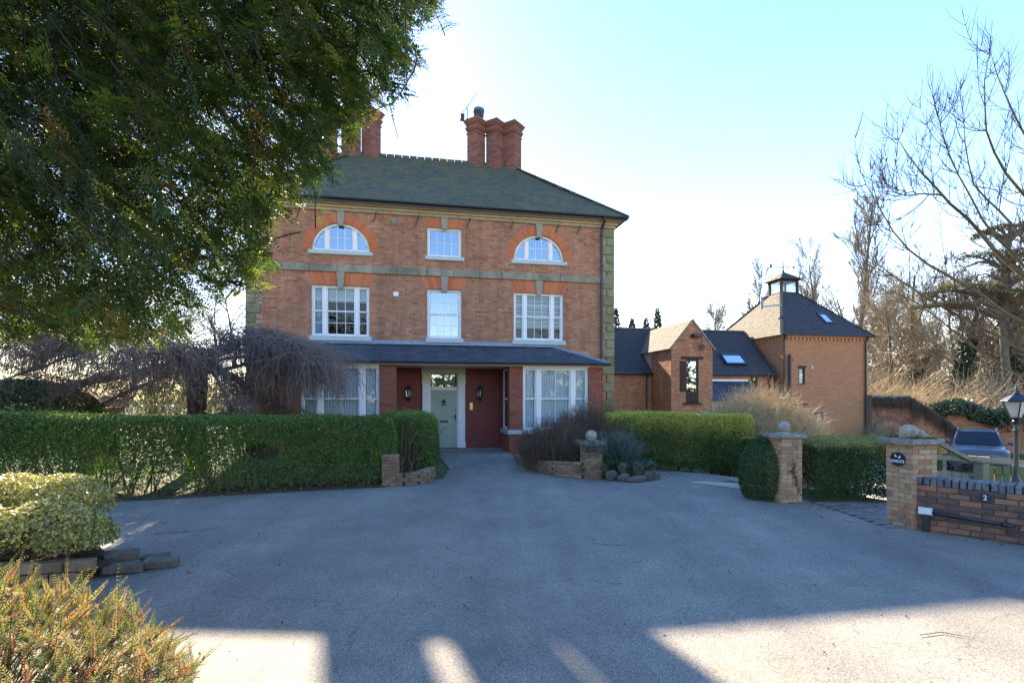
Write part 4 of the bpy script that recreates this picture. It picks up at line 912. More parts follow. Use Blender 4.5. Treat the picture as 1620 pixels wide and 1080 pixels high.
for i, mt in ((0, 'tile_barn'), (1, 'tile_barn'), (2, 'tile_barn'), (3, 'tile_sun')): tile_roof('lantern_roof', LC[i], LC[(i + 1) % 4], ap, ap, RS, X[mt], T, ex=.1)
va = MB(); va.tube([(cxm, cym, lz + 1.25), (cxm, cym, lz + 1.9)], .03, 6); va.tube([(cxm - .75, cym, lz + 1.6), (cxm + .75, cym, lz + 1.6)], .018, 6); va.tube([(cxm, cym - .5, lz + 1.52), (cxm, cym + .5, lz + 1.52)], .016, 6)
va.box(cxm - .85, cxm - .72, cym - .01, cym + .01, lz + 1.5, lz + 1.72); va.prism([(cxm + .62, lz + 1.53), (cxm + .85, lz + 1.6), (cxm + .62, lz + 1.69)], cym - .01, cym + .01); va.ball((cxm, cym, lz + 1.36), .07, 10)
va.build('weather_vane', X['black'], T)
rooflight(T, 2.95, 3.55, .55, 5.63, math.atan2(lz - 4.93, cym - hl + e), .95, X['pipe'], X['skyglass'])
fl = MB(); fl.tube([(.35, 2.1, 6.6), (.35, 2.1, 7.25)], .07, 8); fl.bar((.35, 2.05, 6.7), (.55, .8, 6.6), .06, .06); fl.build('flue', X['lead'], T)
def small_win(x0, x1, z0, z1, nm, bars, gl):
    f = MB(); f.box(x0, x0 + .06, .02, .1, z0, z1); f.box(x1 - .06, x1, .02, .1, z0, z1); f.box(x0 + .06, x1 - .06, .02, .1, z0, z0 + .06); f.box(x0 + .06, x1 - .06, .02, .1, z1 - .06, z1)
    for b in bars: f.box(b - .04, b + .04, .02, .1, z0 + .06, z1 - .06)
    f = f.build('window', X['wood_dk'], T); xs = [x0 + .06] + [b_ for b in bars for b_ in (b - .04, b + .04)] + [x1 - .06]
    for a, b in zip(xs[::2], xs[1::2]): pane(f, a, b, z0 + .06, z1 - .06, .06, gl)
    MB().box(x0, x1, .22, .25, z0, z1).build('room', X['dark'], f)
    return f
w1 = small_win(.90, 1.27, 2.45, 3.3, 'window', [], X['glass_lo']); MB().box(.96, 1.21, .10, .11, 2.5, 3.25).build('blind', X['curtain'], w1)
w2 = small_win(1.12, 2.36, -.2, 1.05, 'window', [1.74], X['glass_lo'])
for (a, b) in ((1.18, 1.32), (1.5, 1.7), (1.78, 1.9), (2.12, 2.3)): folds('curtain', a, b, -.14, 1.0, .14, X['curtain'], w2, seed=int(a * 10))
MB().box(.84, 1.33, -.03, .05, 3.3, 3.4).build('lintel', X['wood_dk'], T); MB().box(.84, 1.33, -.05, .05, 2.38, 2.45).build('sill', X['brick_tower'], T)
dp = MB(); dp.tube([(-.02, -.25, 4.9), (.0, -.12, 4.7), (.0, -.12, 1.9), (-.25, -.12, 1.7)], .05, 8); dp.build('downpipe', X['pipe'], T)
MB().tube([(4.80, -.25, 4.9), (4.80, -.1, 4.7), (4.80, -.1, -1)], .05, 8).build('downpipe', X['pipe'], T)
sp_ = MB(); sp_.tube([(.30, -.14, 3.95), (.30, -.14, 1.0)], .075, 10); sp_.tube([(.30, -.14, 3.7), (.48, -.1, 3.7)], .045, 8); sp_.tube([(.30, -.14, 1.85), (.30, -.14, 2.0)], .10, 10); sp_.build('soil_pipe', X['pipe'], T)
MB().box(1.62, 1.74, -.03, 0, 3.25, 3.4).build('vent_cover', X['sill'], T)
MB().box(.55, 1.25, -.28, 0, 1.38, 1.5, ch=.02).build('timber_bracket', X['wood_dk'], T)

# ------------------------------------------------------------------ curved garden wall beside the dovecote
RS = np.random.RandomState(13)
GW = thing('garden_wall', 'sloping brick garden wall with a blind arch, draped in dead brown creeper', 'wall', (18.55, 28.0, 0), R(2))
def gtop(x): return 1.8 if x < 2.0 else max(1.8 - 1.75 * ((x - 2.0) / 2.6) ** 1.25, -.2)
prof = [(x, gtop(x)) for x in np.linspace(0, 4.6, 24)]
m = MB(); m.prism([(0, -1.1), (4.6, -1.1)] + prof[::-1], 0, .34); m.build('wall_core', X['mortar'], GW)
Bk = courses(0, 4.6, -1.05, 1.75, RS); Bk = Bk[[gtop(b[1]) > b[3] + .02 for b in Bk]]
brick_face('brickwork', Bk, 0, RS, X['brick_barn'], GW)
cp = MB(); cp.box(-.05, 2.0, -.08, .42, 1.8, 1.92, ch=.02); cp.build('coping', X['greystone'], GW)
ar = MB(); ax, az = .95, -.35
for k in range(18):
    a0, a1 = math.pi * k / 18 + .01, math.pi * (k + 1) / 18 - .01; ar.prism([(ax + r * math.cos(a), az + r * math.sin(a)) for r, a in ((.95, a0), (1.18, a0), (1.18, a1), (.95, a1))], -.05, .02, t=RS.uniform(0, 1))
tag(ar.build('brick_arch', X['brick_chim'], GW), kind='stuff')
MB().lathe([(.28, 0), (.3, .05), (.2, .07), (.02, .08)], (0, 0, 0), 20).build('wall_disc', X['bronze'], GW).matrix_basis = Matrix.Translation((1.15, -.01, .05)) @ Matrix.Rotation(R(90), 4, 'X')
pol = []
for k in range(900):
    x = RS.uniform(.0, 4.5); zt = gtop(x) + .04
    if RS.rand() < .35: x = RS.uniform(0, 2.2)
    z0 = zt - RS.uniform(0, .25); Lz = RS.uniform(.25, .95) if x > 2 else RS.uniform(.2, .55)
    n = 5; t = np.linspace(0, 1, n)
    pts = np.stack([x + np.cumsum(RS.normal(0, .06, n)), -.05 - .12 * np.sin(t * 3) * RS.rand() - RS.uniform(0, .1), z0 - Lz * t + RS.normal(0, .02, n)], -1)
    pts[:, 2] = np.maximum(pts[:, 2], -1)
    d = np.hypot(pts[:, 0] - ax, pts[:, 2] - az)
    if (d < .95).any(): continue
    pol.append((pts, np.linspace(.014, .004, n)))
V, F = tubes_np(pol, 3); tag(mesh_np('dead_creeper', V, F, X['twig_brown'], GW, np.repeat(RS.rand(len(pol)), 3 * 4)), kind='stuff')
BW = thing('ivy_wall', 'brick boundary wall behind the silver car with thick dark ivy over its top', 'wall', (22.6, 29, 0), R(-4))
MB().box(0, 9, 0, .3, -1.1, 1.0).build('wall_core', X['mortar'], BW)
brick_face('brickwork', courses(0, 9, -1.05, 1.0, RS), 0, RS, X['brick_barn'], BW)
n = 9000; P = np.stack([RS.uniform(-1.4, 9.2, n), RS.normal(0, .22, n), np.zeros(n)], -1)
P[:, 2] = .55 + .9 * RS.rand(n) ** .8 + .2 * np.sin(P[:, 0] * 1.7); P[P[:, 0] < 1.5, 2] += .1
k = RS.rand(n) < .35; P[k, 2] -= RS.uniform(0, 1.2, k.sum()) * np.clip((P[k, 0] - 2) / 3, 0, 1)
P[:, 1] -= .2
V, F = leaves_np(P, np.tile([0, -1, .5], (n, 1)), RS.uniform(.09, .16, n), RS, .8)
tag(mesh_np('ivy', V, F, X['ivy'], BW, RS.beta(2, 2.5, n)), kind='stuff')

# ------------------------------------------------------------------ gate pillars
RS = np.random.RandomState(17)
def pillar(name, label, cat, loc, s, h, m, rz=YAW, limit=300, capm='greystone', cap=.06, proj=.055, plinth=True, bw=None, group=None):
    """square brick pillar; loc is its nearest corner (local origin), bricks one by one on the two faces that show"""
    t = thing(name, label, cat, loc, rz, group)
    MB().box(.006, s - .006, .006, s - .006, -.15, h).build('pillar_core', X['mortar_dk'] if m != 'pillar_brick' else X['mortar'], t)
    n = int(round(h / .066)); bh = h / n; L = s / 2
    for r in range(n):
        z = r * bh + bh / 2; a = .5 * (r % 2)
        for fc in range(4):
            cuts = [0, .5, 1] if (r + fc) % 2 == 0 else [0, .25, .75, 1]
            for f0, f1 in zip(cuts, cuts[1:]):
                l = (f1 - f0) * s - .010; c = (f0 + f1) / 2 * s; j = RS.uniform(-.004, .003)
                if fc == 0: inst('brick', brick_mesh(l, .05, bh - .010, X[m], .005), t, (c, .018 + j, z), (RS.normal(0, .006), RS.normal(0, .012), RS.normal(0, .006)))
                elif fc == 1: inst('brick', brick_mesh(l, .05, bh - .010, X[m], .005), t, (.018 + j, s - c, z), (RS.normal(0, .006), RS.normal(0, .012), R(-90) + RS.normal(0, .006)))
                elif fc == 2: inst('brick', brick_mesh(l, .05, bh - .010, X[m], .005), t, (s - .018 - j, c, z), (0, RS.normal(0, .012), R(90)))
    c = MB(); p = proj
    c.box(-p, s + p, -p, s + p, h, h + cap, ch=.012); c.build('cap', X[capm], t)
    return t
PL = pillar('gate_pillar', 'buff brick gate pillar topped by a round stone ball, beside the clipped box ball', 'gate pillar', (4.5, 9.07, 0), .39, 1.08, 'pillar_brick', group='gate pillars at the block paved entrance')
MB().lathe([(.10, 0), (.08, .03), (.05, .05)], (.195, .195, 1.14), 14).build('ball_base', X['ballstone'], PL)
MB().ball((.195, .195, 1.265), .10, 18).build('stone_ball', X['ballstone'], PL, True)
PR = pillar('gate_pillar', 'buff brick gate pillar with oval navy plaque and a broken stone carving on its cap', 'gate pillar', (5.33, 7.24, 0), .40, 1.13, 'pillar_brick', cap=.075, proj=.065, group='gate pillars at the block paved entrance')
cv = MB(); cv.ball((.17, .2, 1.30), .115, 16, sz=.85); cv.ball((.27, .14, 1.265), .07, 12); cv.box(.02, .1, .12, .22, 1.205, 1.31, ch=.01); cv.tube([(.3, .12, 1.21), (.36, .1, 1.25), (.40, .12, 1.23), (.44, .14, 1.21)], .016, 6)
cvo = smooth_angle(cv.build('broken_carving', X['ballstone'], PR), 60)
for v in cvo.data.vertices:
    c_ = v.co; f = math.sin(c_.x * 61) * math.sin(c_.y * 53 + 1) * math.sin(c_.z * 67 + 2); v.co = c_ + Vector((f, f * .6, -abs(f) * .8)) * .012
n = 420; P = np.stack([RS.uniform(-.05, .45, n), RS.uniform(-.05, .45, n), np.full(n, 1.21)], -1); P[:, 2] += .02 * RS.rand(n)
k = RS.rand(n) < .65; P = P[k]; n = len(P); V, F = leaves_np(P, np.tile([0, 0, 1.], (n, 1)), RS.uniform(.02, .04, n), RS, .7)
X['moss'] = mat('cap_moss', [(.04, .05, .012), (.09, .10, .02), (.16, .15, .04)], 'attr', 8, .95)
tag(mesh_np('moss', V, F, X['moss'], PR, RS.rand(n)), kind='stuff')
# climbing stem on the ball pillar
pol = []; base = np.array([.30, -.02, .25])
pts = np.array([(.33, -.012, .18), (.27, -.015, .32), (.25, -.015, .45), (.2, -.015, .5), (.22, -.015, .62)]); pol.append((pts, np.full(5, .007)))
V, F = tubes_np(pol, 4); mesh_np('creeper_stem', V, F, X['twig_brown'], PL, np.full(len(F), .4))
n = 60; P = pts[RS.randint(0, 5, n)] + RS.normal(0, .025, (n, 3)) * (1, .2, 1.4); V, F = leaves_np(P, np.tile([0, -1., .2], (n, 1)), .035, RS, .8); tag(mesh_np('creeper_leaf', V, F, X['ivy'], PL, RS.rand(n)), kind='stuff')
# oval plaque with two birds and the house name
X['navy'] = mat('navy_enamel', [(.010, .014, .035), (.014, .02, .045)], 'noise', 4, .3, spec=.5, coat=.3)
X['print'] = mat('white_lettering', [(.78, .78, .76)], 'noise', 5, .5)
def text_mesh(name, s, size, m, parent, loc, rot, ext=.0015):
    cu = bpy.data.curves.new('text', 'FONT'); cu.body = s; cu.size = size; cu.align_x = 'CENTER'; cu.align_y = 'CENTER'; cu.extrude = ext; cu.offset = size * .012
    o = bpy.data.objects.new('text', cu); COL.objects.link(o); bpy.context.view_layer.update()
    me = bpy.data.meshes.new_from_object(o.evaluated_get(bpy.context.evaluated_depsgraph_get())); bpy.data.objects.remove(o); bpy.data.curves.remove(cu)
    me.materials.clear(); me.materials.append(m); q = bpy.data.objects.new(name, me); COL.objects.link(q); q.parent = parent; q.location = loc; q.rotation_euler = rot
    return q
def sign(name, label, loc, rz, rx, rzv, parent=None):
    t = thing(name, label, 'sign', loc, rz); m = MB(); N = 32
    m.prism([(rx * math.cos(2 * math.pi * k / N), rzv * math.sin(2 * math.pi * k / N)) for k in range(N)], -.012, 0); m.build('plaque', X['navy'], t)
    rm = MB()
    for k in range(N):
        a0, a1 = 2 * math.pi * k / N, 2 * math.pi * (k + 1) / N
        rm.prism([(c * rx * math.cos(a), c * rzv * math.sin(a)) for c, a in ((.90, a0), (.925, a0), (.925, a1), (.90, a1))], -.0135, -.012)
    return t, rm
pm = PR.matrix_basis
sg, rm = sign('name_plaque', 'oval navy plaque with two white birds and the name DOVECOTE on the pillar', pm @ Vector((-.012, .20, .92)), YAW - R(90), .115, .095)
text_mesh('lettering', 'DOVECOTE', .042, X['print'], sg, (0, -.0135, -.028), (R(90), 0, 0)).scale = (.95, 1.25, 1)
for (bx, s) in ((-.028, 1), (.034, -1)):
    b = MB(); b.prism([(-.020, .002), (.012, -.008), (.026, .004), (.010, .010)] if s > 0 else [(-.026, .004), (-.012, -.008), (.020, .002), (-.010, .010)], -.0145, -.012)
    b.prism([(-.006 * s - .004, .004), (.006, .004), (-.004 * s, .030), (-.016 * s, .024)] if s > 0 else [(-.006, .004), (.010, .004), (.016, .024), (.004, .030)], -.0145, -.012)
    o = b.build('bird', X['print'], sg); o.location = (bx, 0, .03 + (.006 if s > 0 else -.004))

# low wall that runs from the pillar towards the viewer
wd = Vector((6.1 - 5.40, 6.49 - 7.27, 0)); wrz = math.atan2(wd.y, wd.x)
BWL = thing('boundary_wall', 'low weathered brick wall with blue brick coping running out from the plaque pillar', 'wall', (5.40, 7.26, 0), wrz)
WL = 2.5; wt = .32; wh_ = .60
MB().box(0, WL, .005, wt - .005, -.12, wh_).build('wall_core', X['mortar_dk'], BWL)
nr = 9; bh = (wh_ + .06) / nr; cnt = 0
for r in range(nr):
    off = -.1125 * (r % 2); x = off
    while x < WL:
        a = max(x, 0); b = min(x + .225, WL) - .010
        if b - a > .03:
            inst('brick', brick_mesh(round(b - a, 3), .06, bh - .011, X['wall_brick'], .006), BWL, ((a + b) / 2, .020 + RS.uniform(-.006, .003), -.06 + r * bh + bh / 2), (RS.normal(0, .008), RS.normal(0, .014), RS.normal(0, .01)))
        x += .225
x = .0
while x < WL:
    inst('coping_brick', brick_mesh(.062, wt + .03, .10, X['blue_brick'], .010), BWL, (x + .036, wt / 2, wh_ + .05 + RS.uniform(-.006, .004)), (RS.normal(0, .02), RS.normal(0, .04), RS.normal(0, .02))); x += .0745
wm_ = BWL.matrix_basis
s2, _ = sign('number_plaque', 'small round black house number plate reading 2 on the low brick wall', wm_ @ Vector((.70, -.008, .52)), wrz, .062, .058)
text_mesh('numeral', '2', .085, X['print'], s2, (0, -.0135, 0), (R(90), 0, 0))
jb = thing('junction_box', 'white cable junction box with black conduit fixed low on the brick wall', 'junction box', wm_ @ Vector((.03, -.012, .27)), wrz)
X['plastic'] = mat('white_plastic', [(.62, .63, .62), (.7, .7, .69)], 'noise', 7, .4)
MB().box(.0, .15, -.06, 0, -.045, .045, ch=.01).build('box_body', X['plastic'], jb)
MB().box(.045, .12, -.05, 0, -.35, -.045, ch=.01).build('conduit_drop', X['pipe'], jb)
cd = MB(); cd.tube([(.15, -.035, -.005), (.86, -.035, -.045)], .022, 8); cd.tube([(.84, -.035, -.044), (.87, -.035, -.046)], .034, 10); cd.lathe([(.045, -.02), (.05, .01), (.02, .03)], (.9, -.04, -.047), 12); cd.build('conduit', X['pipe'], jb, True)
# lamp post behind the wall
LP = thing('lamp_post', 'black cast iron lamp post with glazed lantern standing at the low wall', 'lamp post', (6.42, 6.92, .62), R(20))
MB().box(-.13, .13, -.13, .13, -.75, .03, ch=.01).build('footing', X['greystone'], LP)
p = MB(); p.lathe([(.10, .03), (.10, .045), (.06, .06), (.035, .11), (.026, .15), (.026, .70), (.036, .71), (.036, .73), (.026, .74), (.024, .80), (.04, .82), (.045, .84), (.03, .86)], (0, 0, 0), 14); smooth_angle(p.build('post', X['black'], LP), 30)
f = MB(); zb = .86; f.lathe([(.02, 0), (.06, .015), (.065, .03)], (0, 0, zb), 12)
for k in range(4):
    a = R(45 + 90 * k); f.bar((.058 * math.cos(a), .058 * math.sin(a), zb + .03), (.135 * math.cos(a), .135 * math.sin(a), zb + .23), .012, .012); b = R(135 + 90 * k)
    f.bar((.135 * math.cos(a), .135 * math.sin(a), zb + .23), (.135 * math.cos(b), .135 * math.sin(b), zb + .23), .014, .014)
f.lathe([(.18, .235), (.165, .25), (.07, .31), (.04, .325), (.045, .335), (.02, .35), (.012, .38), (.02, .395), (.004, .42)], (0, 0, zb), 4); 
fo = f.build('lantern', X['black'], LP)
X['frost'] = mat('aged_lantern_glass', [(.50, .48, .40), (.58, .56, .48)], 'noise', 6, .35, spec=.5, transl=.15)
gl = MB(); v = [(r * math.cos(R(45 + 90 * k)), r * math.sin(R(45 + 90 * k)), zb + z) for r, z in ((.055, .032), (.130, .228)) for k in range(4)]
gl.add(v, [(k, (k + 1) % 4, 4 + (k + 1) % 4, 4 + k) for k in range(4)]); gl.build('lantern_glass', X['frost'], LP)
# block paving in the entrance
PV = sheet('paved_entrance', np.linspace(5.06, 7.6, 8), np.linspace(7.35, 9.15, 6), .004, X['soil'])
cnt = 0; pvm = brick_mesh(.196, .06, .096, X['paver'], .006)
bm_ = MB().box(-.098, .098, -.048, .048, -.03, .01, ch=0).build('paver', X['paver']); pvd = bm_.data; bpy.data.objects.remove(bm_)
y = 7.40; r = 0
while y < 9.15:
    x = 5.06 + .1 * (r % 2)
    while x < 6.75 and cnt < 290:
        inst('paver', pvd, PV, (x + .1, y, float(g(x, y)) + .004 + RS.uniform(-.003, .003)), (RS.normal(0, .008), RS.normal(0, .008), 0)); cnt += 1; x += .203
    y += .103; r += 1
# gate: post, rails, brace; mossy board fence
RS = np.random.RandomState(19)
GT = thing('timber_gate', 'weathered grey timber gate with slack rails and a slanting brace beyond the pillar', 'gate', (0, 0, 0))
gz = lambda x, y: float(g(x, y))
def rail(a, b, w_, h_, nm='rail'): MB().bar(a, b, w_, h_).build(nm, X['wood_grey'], GT)
Yg = 9.3
rail(at(1476, 722, 9.0), at(1640, 733, 9.6), .035, .085); rail(at(1476, 747, 9.0), at(1548, 756, 9.25), .035, .085); rail(at(1486, 701, 8.95), at(1546, 733, 9.2), .06, .06, 'brace')
for py in (735, 741): MB().tube([at(1476, py, 9.02), at(1548, py + 5, 9.27)], .005, 4).build('wire', X['pipe'], GT)
for px in (1490, 1505, 1520, 1533): MB().tube([at(px, 726, 9.04), at(px + 1, 756, 9.04)], .004, 4).build('wire', X['pipe'], GT)
pc = at(1553, 731, 9.1); FP = thing('fence_post', 'square mossy timber gate post where the slanting rail ends', 'post', (pc.x, pc.y, gz(pc.x, pc.y)), R(15)); hp_ = pc.z - gz(pc.x, pc.y)
MB().box(-.075, .075, -.075, .075, -.1, hp_, ch=.012).build('post', X['wood_grey'], FP); MB().box(-.10, .10, -.10, .10, hp_, hp_ + .03, ch=.01).build('post_cap', X['wood_grey'], FP)
BF = thing('board_fence', 'low mossy vertical board fence behind the lamp post', 'fence', (0, 0, 0))
X['moss_wood'] = mat('mossy_board', [(.08, .085, .03), (.14, .14, .05), (.2, .18, .09)], 'rand', 8, .9, .5, 30, .5, stretch=(6, 6, 1))
for k in range(9):
    a = at(1566 + k * 13, 737 + RS.uniform(-1.5, 1.5) + k * .3, 9.25); z0 = gz(a.x, a.y) - .05; MB().box(-.062, .062, -.012, .012, z0, a.z, ch=.005).build('board', X['moss_wood'], BF).location = (a.x, a.y, 0)
MB().bar(at(1560, 741, 9.3), at(1690, 745, 9.3), .05, .07).build('fence_rail', X['moss_wood'], BF)
ho = thing('garden_hose', 'thin green hose trailing over the boards behind the low wall', 'hose')
X['green'] = mat('green_hose', [(.03, .16, .07)], 'noise', 5, .5)
MB().tube([at(1575, 752, 9.0), at(1590, 750, 8.9), at(1600, 753, 8.7), at(1604, 760, 8.6), at(1592, 768, 8.5)], .012, 6).build('hose_tube', X['green'], ho)
MB().tube([at(1588, 750, 8.9), at(1588, 768, 8.85)], .018, 6).build('hose_stake', X['green'], ho)
# ------------------------------------------------------------------ parked car
X['carpaint'] = mat('grey_blue_car_paint', [(.055, .06, .068), (.07, .075, .085)], 'noise', 2, .35, spec=.4, metal=.3, coat=.5)
X['carglass'] = mat('dark_car_glass', [(.012, .014, .016)], 'noise', 2, .08, spec=.25)
X['rubber'] = mat('tyre_rubber', [(.012, .012, .012), (.02, .02, .02)], 'noise', 9, .85)
X['chrome'] = mat('chrome', [(.55, .56, .58)], 'noise', 9, .15, metal=1)
X['lamp'] = mat('headlight_lens', [(.5, .52, .55)], 'noise', 9, .12, metal=.4, coat=1)
cx_, cy_ = 18.2, 21.2
CAR = thing('parked_car', 'dark grey estate car with roof rails parked nose-on beyond the timber gate', 'car', (cx_, cy_, float(g(cx_, cy_))), R(-39))
# local: nose towards -y, x across, z up
def car_loft(secs):
    """secs: list of (y, [(halfwidth,z)...]) bottom to top; mirrored"""
    V = []; F = []; n = len(secs[0][1])
    for y, pr in secs: V += [(-a, y, z) for a, z in pr] + [(a, y, z) for a, z in reversed(pr)]
    m_ = 2 * n
    for i in range(len(secs) - 1):
        for k in range(m_): F.append((i * m_ + k, i * m_ + (k + 1) % m_, (i + 1) * m_ + (k + 1) % m_, (i + 1) * m_ + k))
    F.append(tuple(reversed(range(m_)))); F.append(tuple((len(secs) - 1) * m_ + k for k in range(m_)))
    return V, F
S = [(0.0, [(.60, .30), (.72, .42), (.74, .60), (.72, .74), (.62, .80), (.2, .83)]),
     (.10, [(.74, .24), (.86, .40), (.88, .62), (.86, .80), (.74, .90), (.25, .94)]),
     (.45, [(.82, .22), (.93, .40), (.95, .68), (.93, .88), (.80, .98), (.3, 1.02)]),
     (1.25, [(.82, .22), (.94, .40), (.96, .72), (.94, .95), (.84, 1.06), (.3, 1.10)]),
     (2.2, [(.82, .22), (.94, .40), (.96, .74), (.94, .98), (.86, 1.08), (.3, 1.10)]),
     (3.8, [(.82, .22), (.94, .40), (.96, .76), (.94, 1.0), (.86, 1.10), (.3, 1.12)]),
     (4.45, [(.80, .30), (.90, .44), (.92, .76), (.90, 1.0), (.82, 1.08), (.3, 1.10)]),
     (4.6, [(.70, .36), (.80, .48), (.82, .74), (.80, .92), (.7, 1.0), (.3, 1.02)])]
V, F = car_loft(S); b = MB().add(V, F); body = smooth_angle(b.build('body', X['carpaint'], CAR), 40)
S2 = [(1.2, [(.84, 1.04), (.80, 1.06), (.5, 1.07), (.2, 1.08)]), (1.95, [(.83, 1.06), (.70, 1.48), (.60, 1.56), (.2, 1.60)]), (2.4, [(.83, 1.06), (.69, 1.54), (.58, 1.64), (.2, 1.67)]),
      (3.7, [(.83, 1.06), (.69, 1.54), (.58, 1.63), (.2, 1.66)]), (4.45, [(.80, 1.06), (.66, 1.40), (.56, 1.52), (.2, 1.55)]), (4.55, [(.78, 1.06), (.70, 1.2), (.5, 1.25), (.2, 1.27)])]
V, F = car_loft(S2); smooth_angle(MB().add(V, F).build('cabin', X['carpaint'], CAR), 40)
MB().add([(-.74, 1.17, 1.115), (.74, 1.17, 1.115), (.61, 1.88, 1.60), (-.61, 1.88, 1.60)], [(0, 1, 2, 3)]).build('windscreen', X['carglass'], CAR)
for v in ():
    pass
for s in (-1, 1):
    MB().add([(s * .832, 1.75, 1.10), (s * .832, 3.9, 1.12), (s * .712, 3.7, 1.5), (s * .712, 2.2, 1.5)], [(0, 1, 2, 3) if s > 0 else (3, 2, 1, 0)]).build('side_window', X['carglass'], CAR)
    q = MB(); q.add([(s * .40, .085, .80), (s * .80, .22, .82), (s * .86, .38, .80), (s * .80, .18, .68), (s * .44, .07, .68)], [(0, 4, 3, 2, 1) if s > 0 else (0, 1, 2, 3, 4)])
    V2 = [Vector(v) for v in q.V]; q = MB(); q.add([v + Vector((s * .012, -.03, .0)) for v in V2] + V2, [(0, 4, 3, 2, 1) if s > 0 else (0, 1, 2, 3, 4)] + [(i, (i + 1) % 5, 5 + (i + 1) % 5, 5 + i) for i in range(5)]); q.build('headlight', X['lamp'], CAR)
    mi = MB(); mi.ball((s * 1.04, 1.55, 1.16), .11, 12, sz=.75); mi.bar((s * .86, 1.58, 1.10), (s * 1.0, 1.56, 1.14), .06, .04); mi.build('mirror', X['carpaint'], CAR, True)
    MB().tube([(s * .62, 2.1, 1.67), (s * .62, 2.4, 1.72), (s * .62, 3.6, 1.71), (s * .62, 3.9, 1.64)], .022, 6).build('roof_rail', X['chrome'], CAR, True)
    MB().add([(s * .48, .01, .34), (s * .76, .07, .36), (s * .76, .07, .48), (s * .52, -.005, .46)], [(0, 1, 2, 3) if s > 0 else (3, 2, 1, 0)]).build('intake', X['rubber'], CAR)
    for y in (.95, 3.75):
        w_ = MB(); w_.lathe([(.2, -.12), (.34, -.115), (.365, -.08), (.365, .08), (.34, .115), (.2, .12)], (0, 0, 0), 24); wo_ = w_.build('wheel', X['rubber'], CAR, True)
        wo_.rotation_euler = (0, R(90), 0); wo_.location = (s * .86, y, .365)
        r_ = MB(); r_.lathe([(.22, -.02), (.235, .0), (.2, .01), (.06, .02), (.03, .03)], (0, 0, .11 * s if s > 0 else -.11), 20); r_.build('rim', X['chrome'], wo_, True)
gr = MB(); gr.box(-.36, .36, -.03, .05, .52, .78, ch=.02); GR = gr.build('grille', X['rubber'], CAR)
for z in (.575, .625, .675, .725): MB().box(-.33, .33, -.042, -.028, z - .012, z + .012).build('grille_bar', X['chrome'], GR)
em = MB(); em.tube([(.09 * math.cos(a), -.055, .65 + .09 * math.sin(a)) for a in np.linspace(0, 2 * math.pi, 21)], .010, 5, cap=False)
for k in range(3): a = R(90 + 120 * k); em.bar((0, -.055, .65), (.09 * math.cos(a), -.055, .65 + .09 * math.sin(a)), .018, .012)
em.build('emblem', X['chrome'], CAR)
MB().box(-.5, .5, -.02, .06, .28, .42, ch=.02).build('lower_grille', X['rubber'], CAR)
for s in (-.35, .3): MB().tube([(s - .25, 1.21, 1.12), (s + .3, 1.27, 1.15)], .012, 5).build('wiper', X['rubber'], CAR)
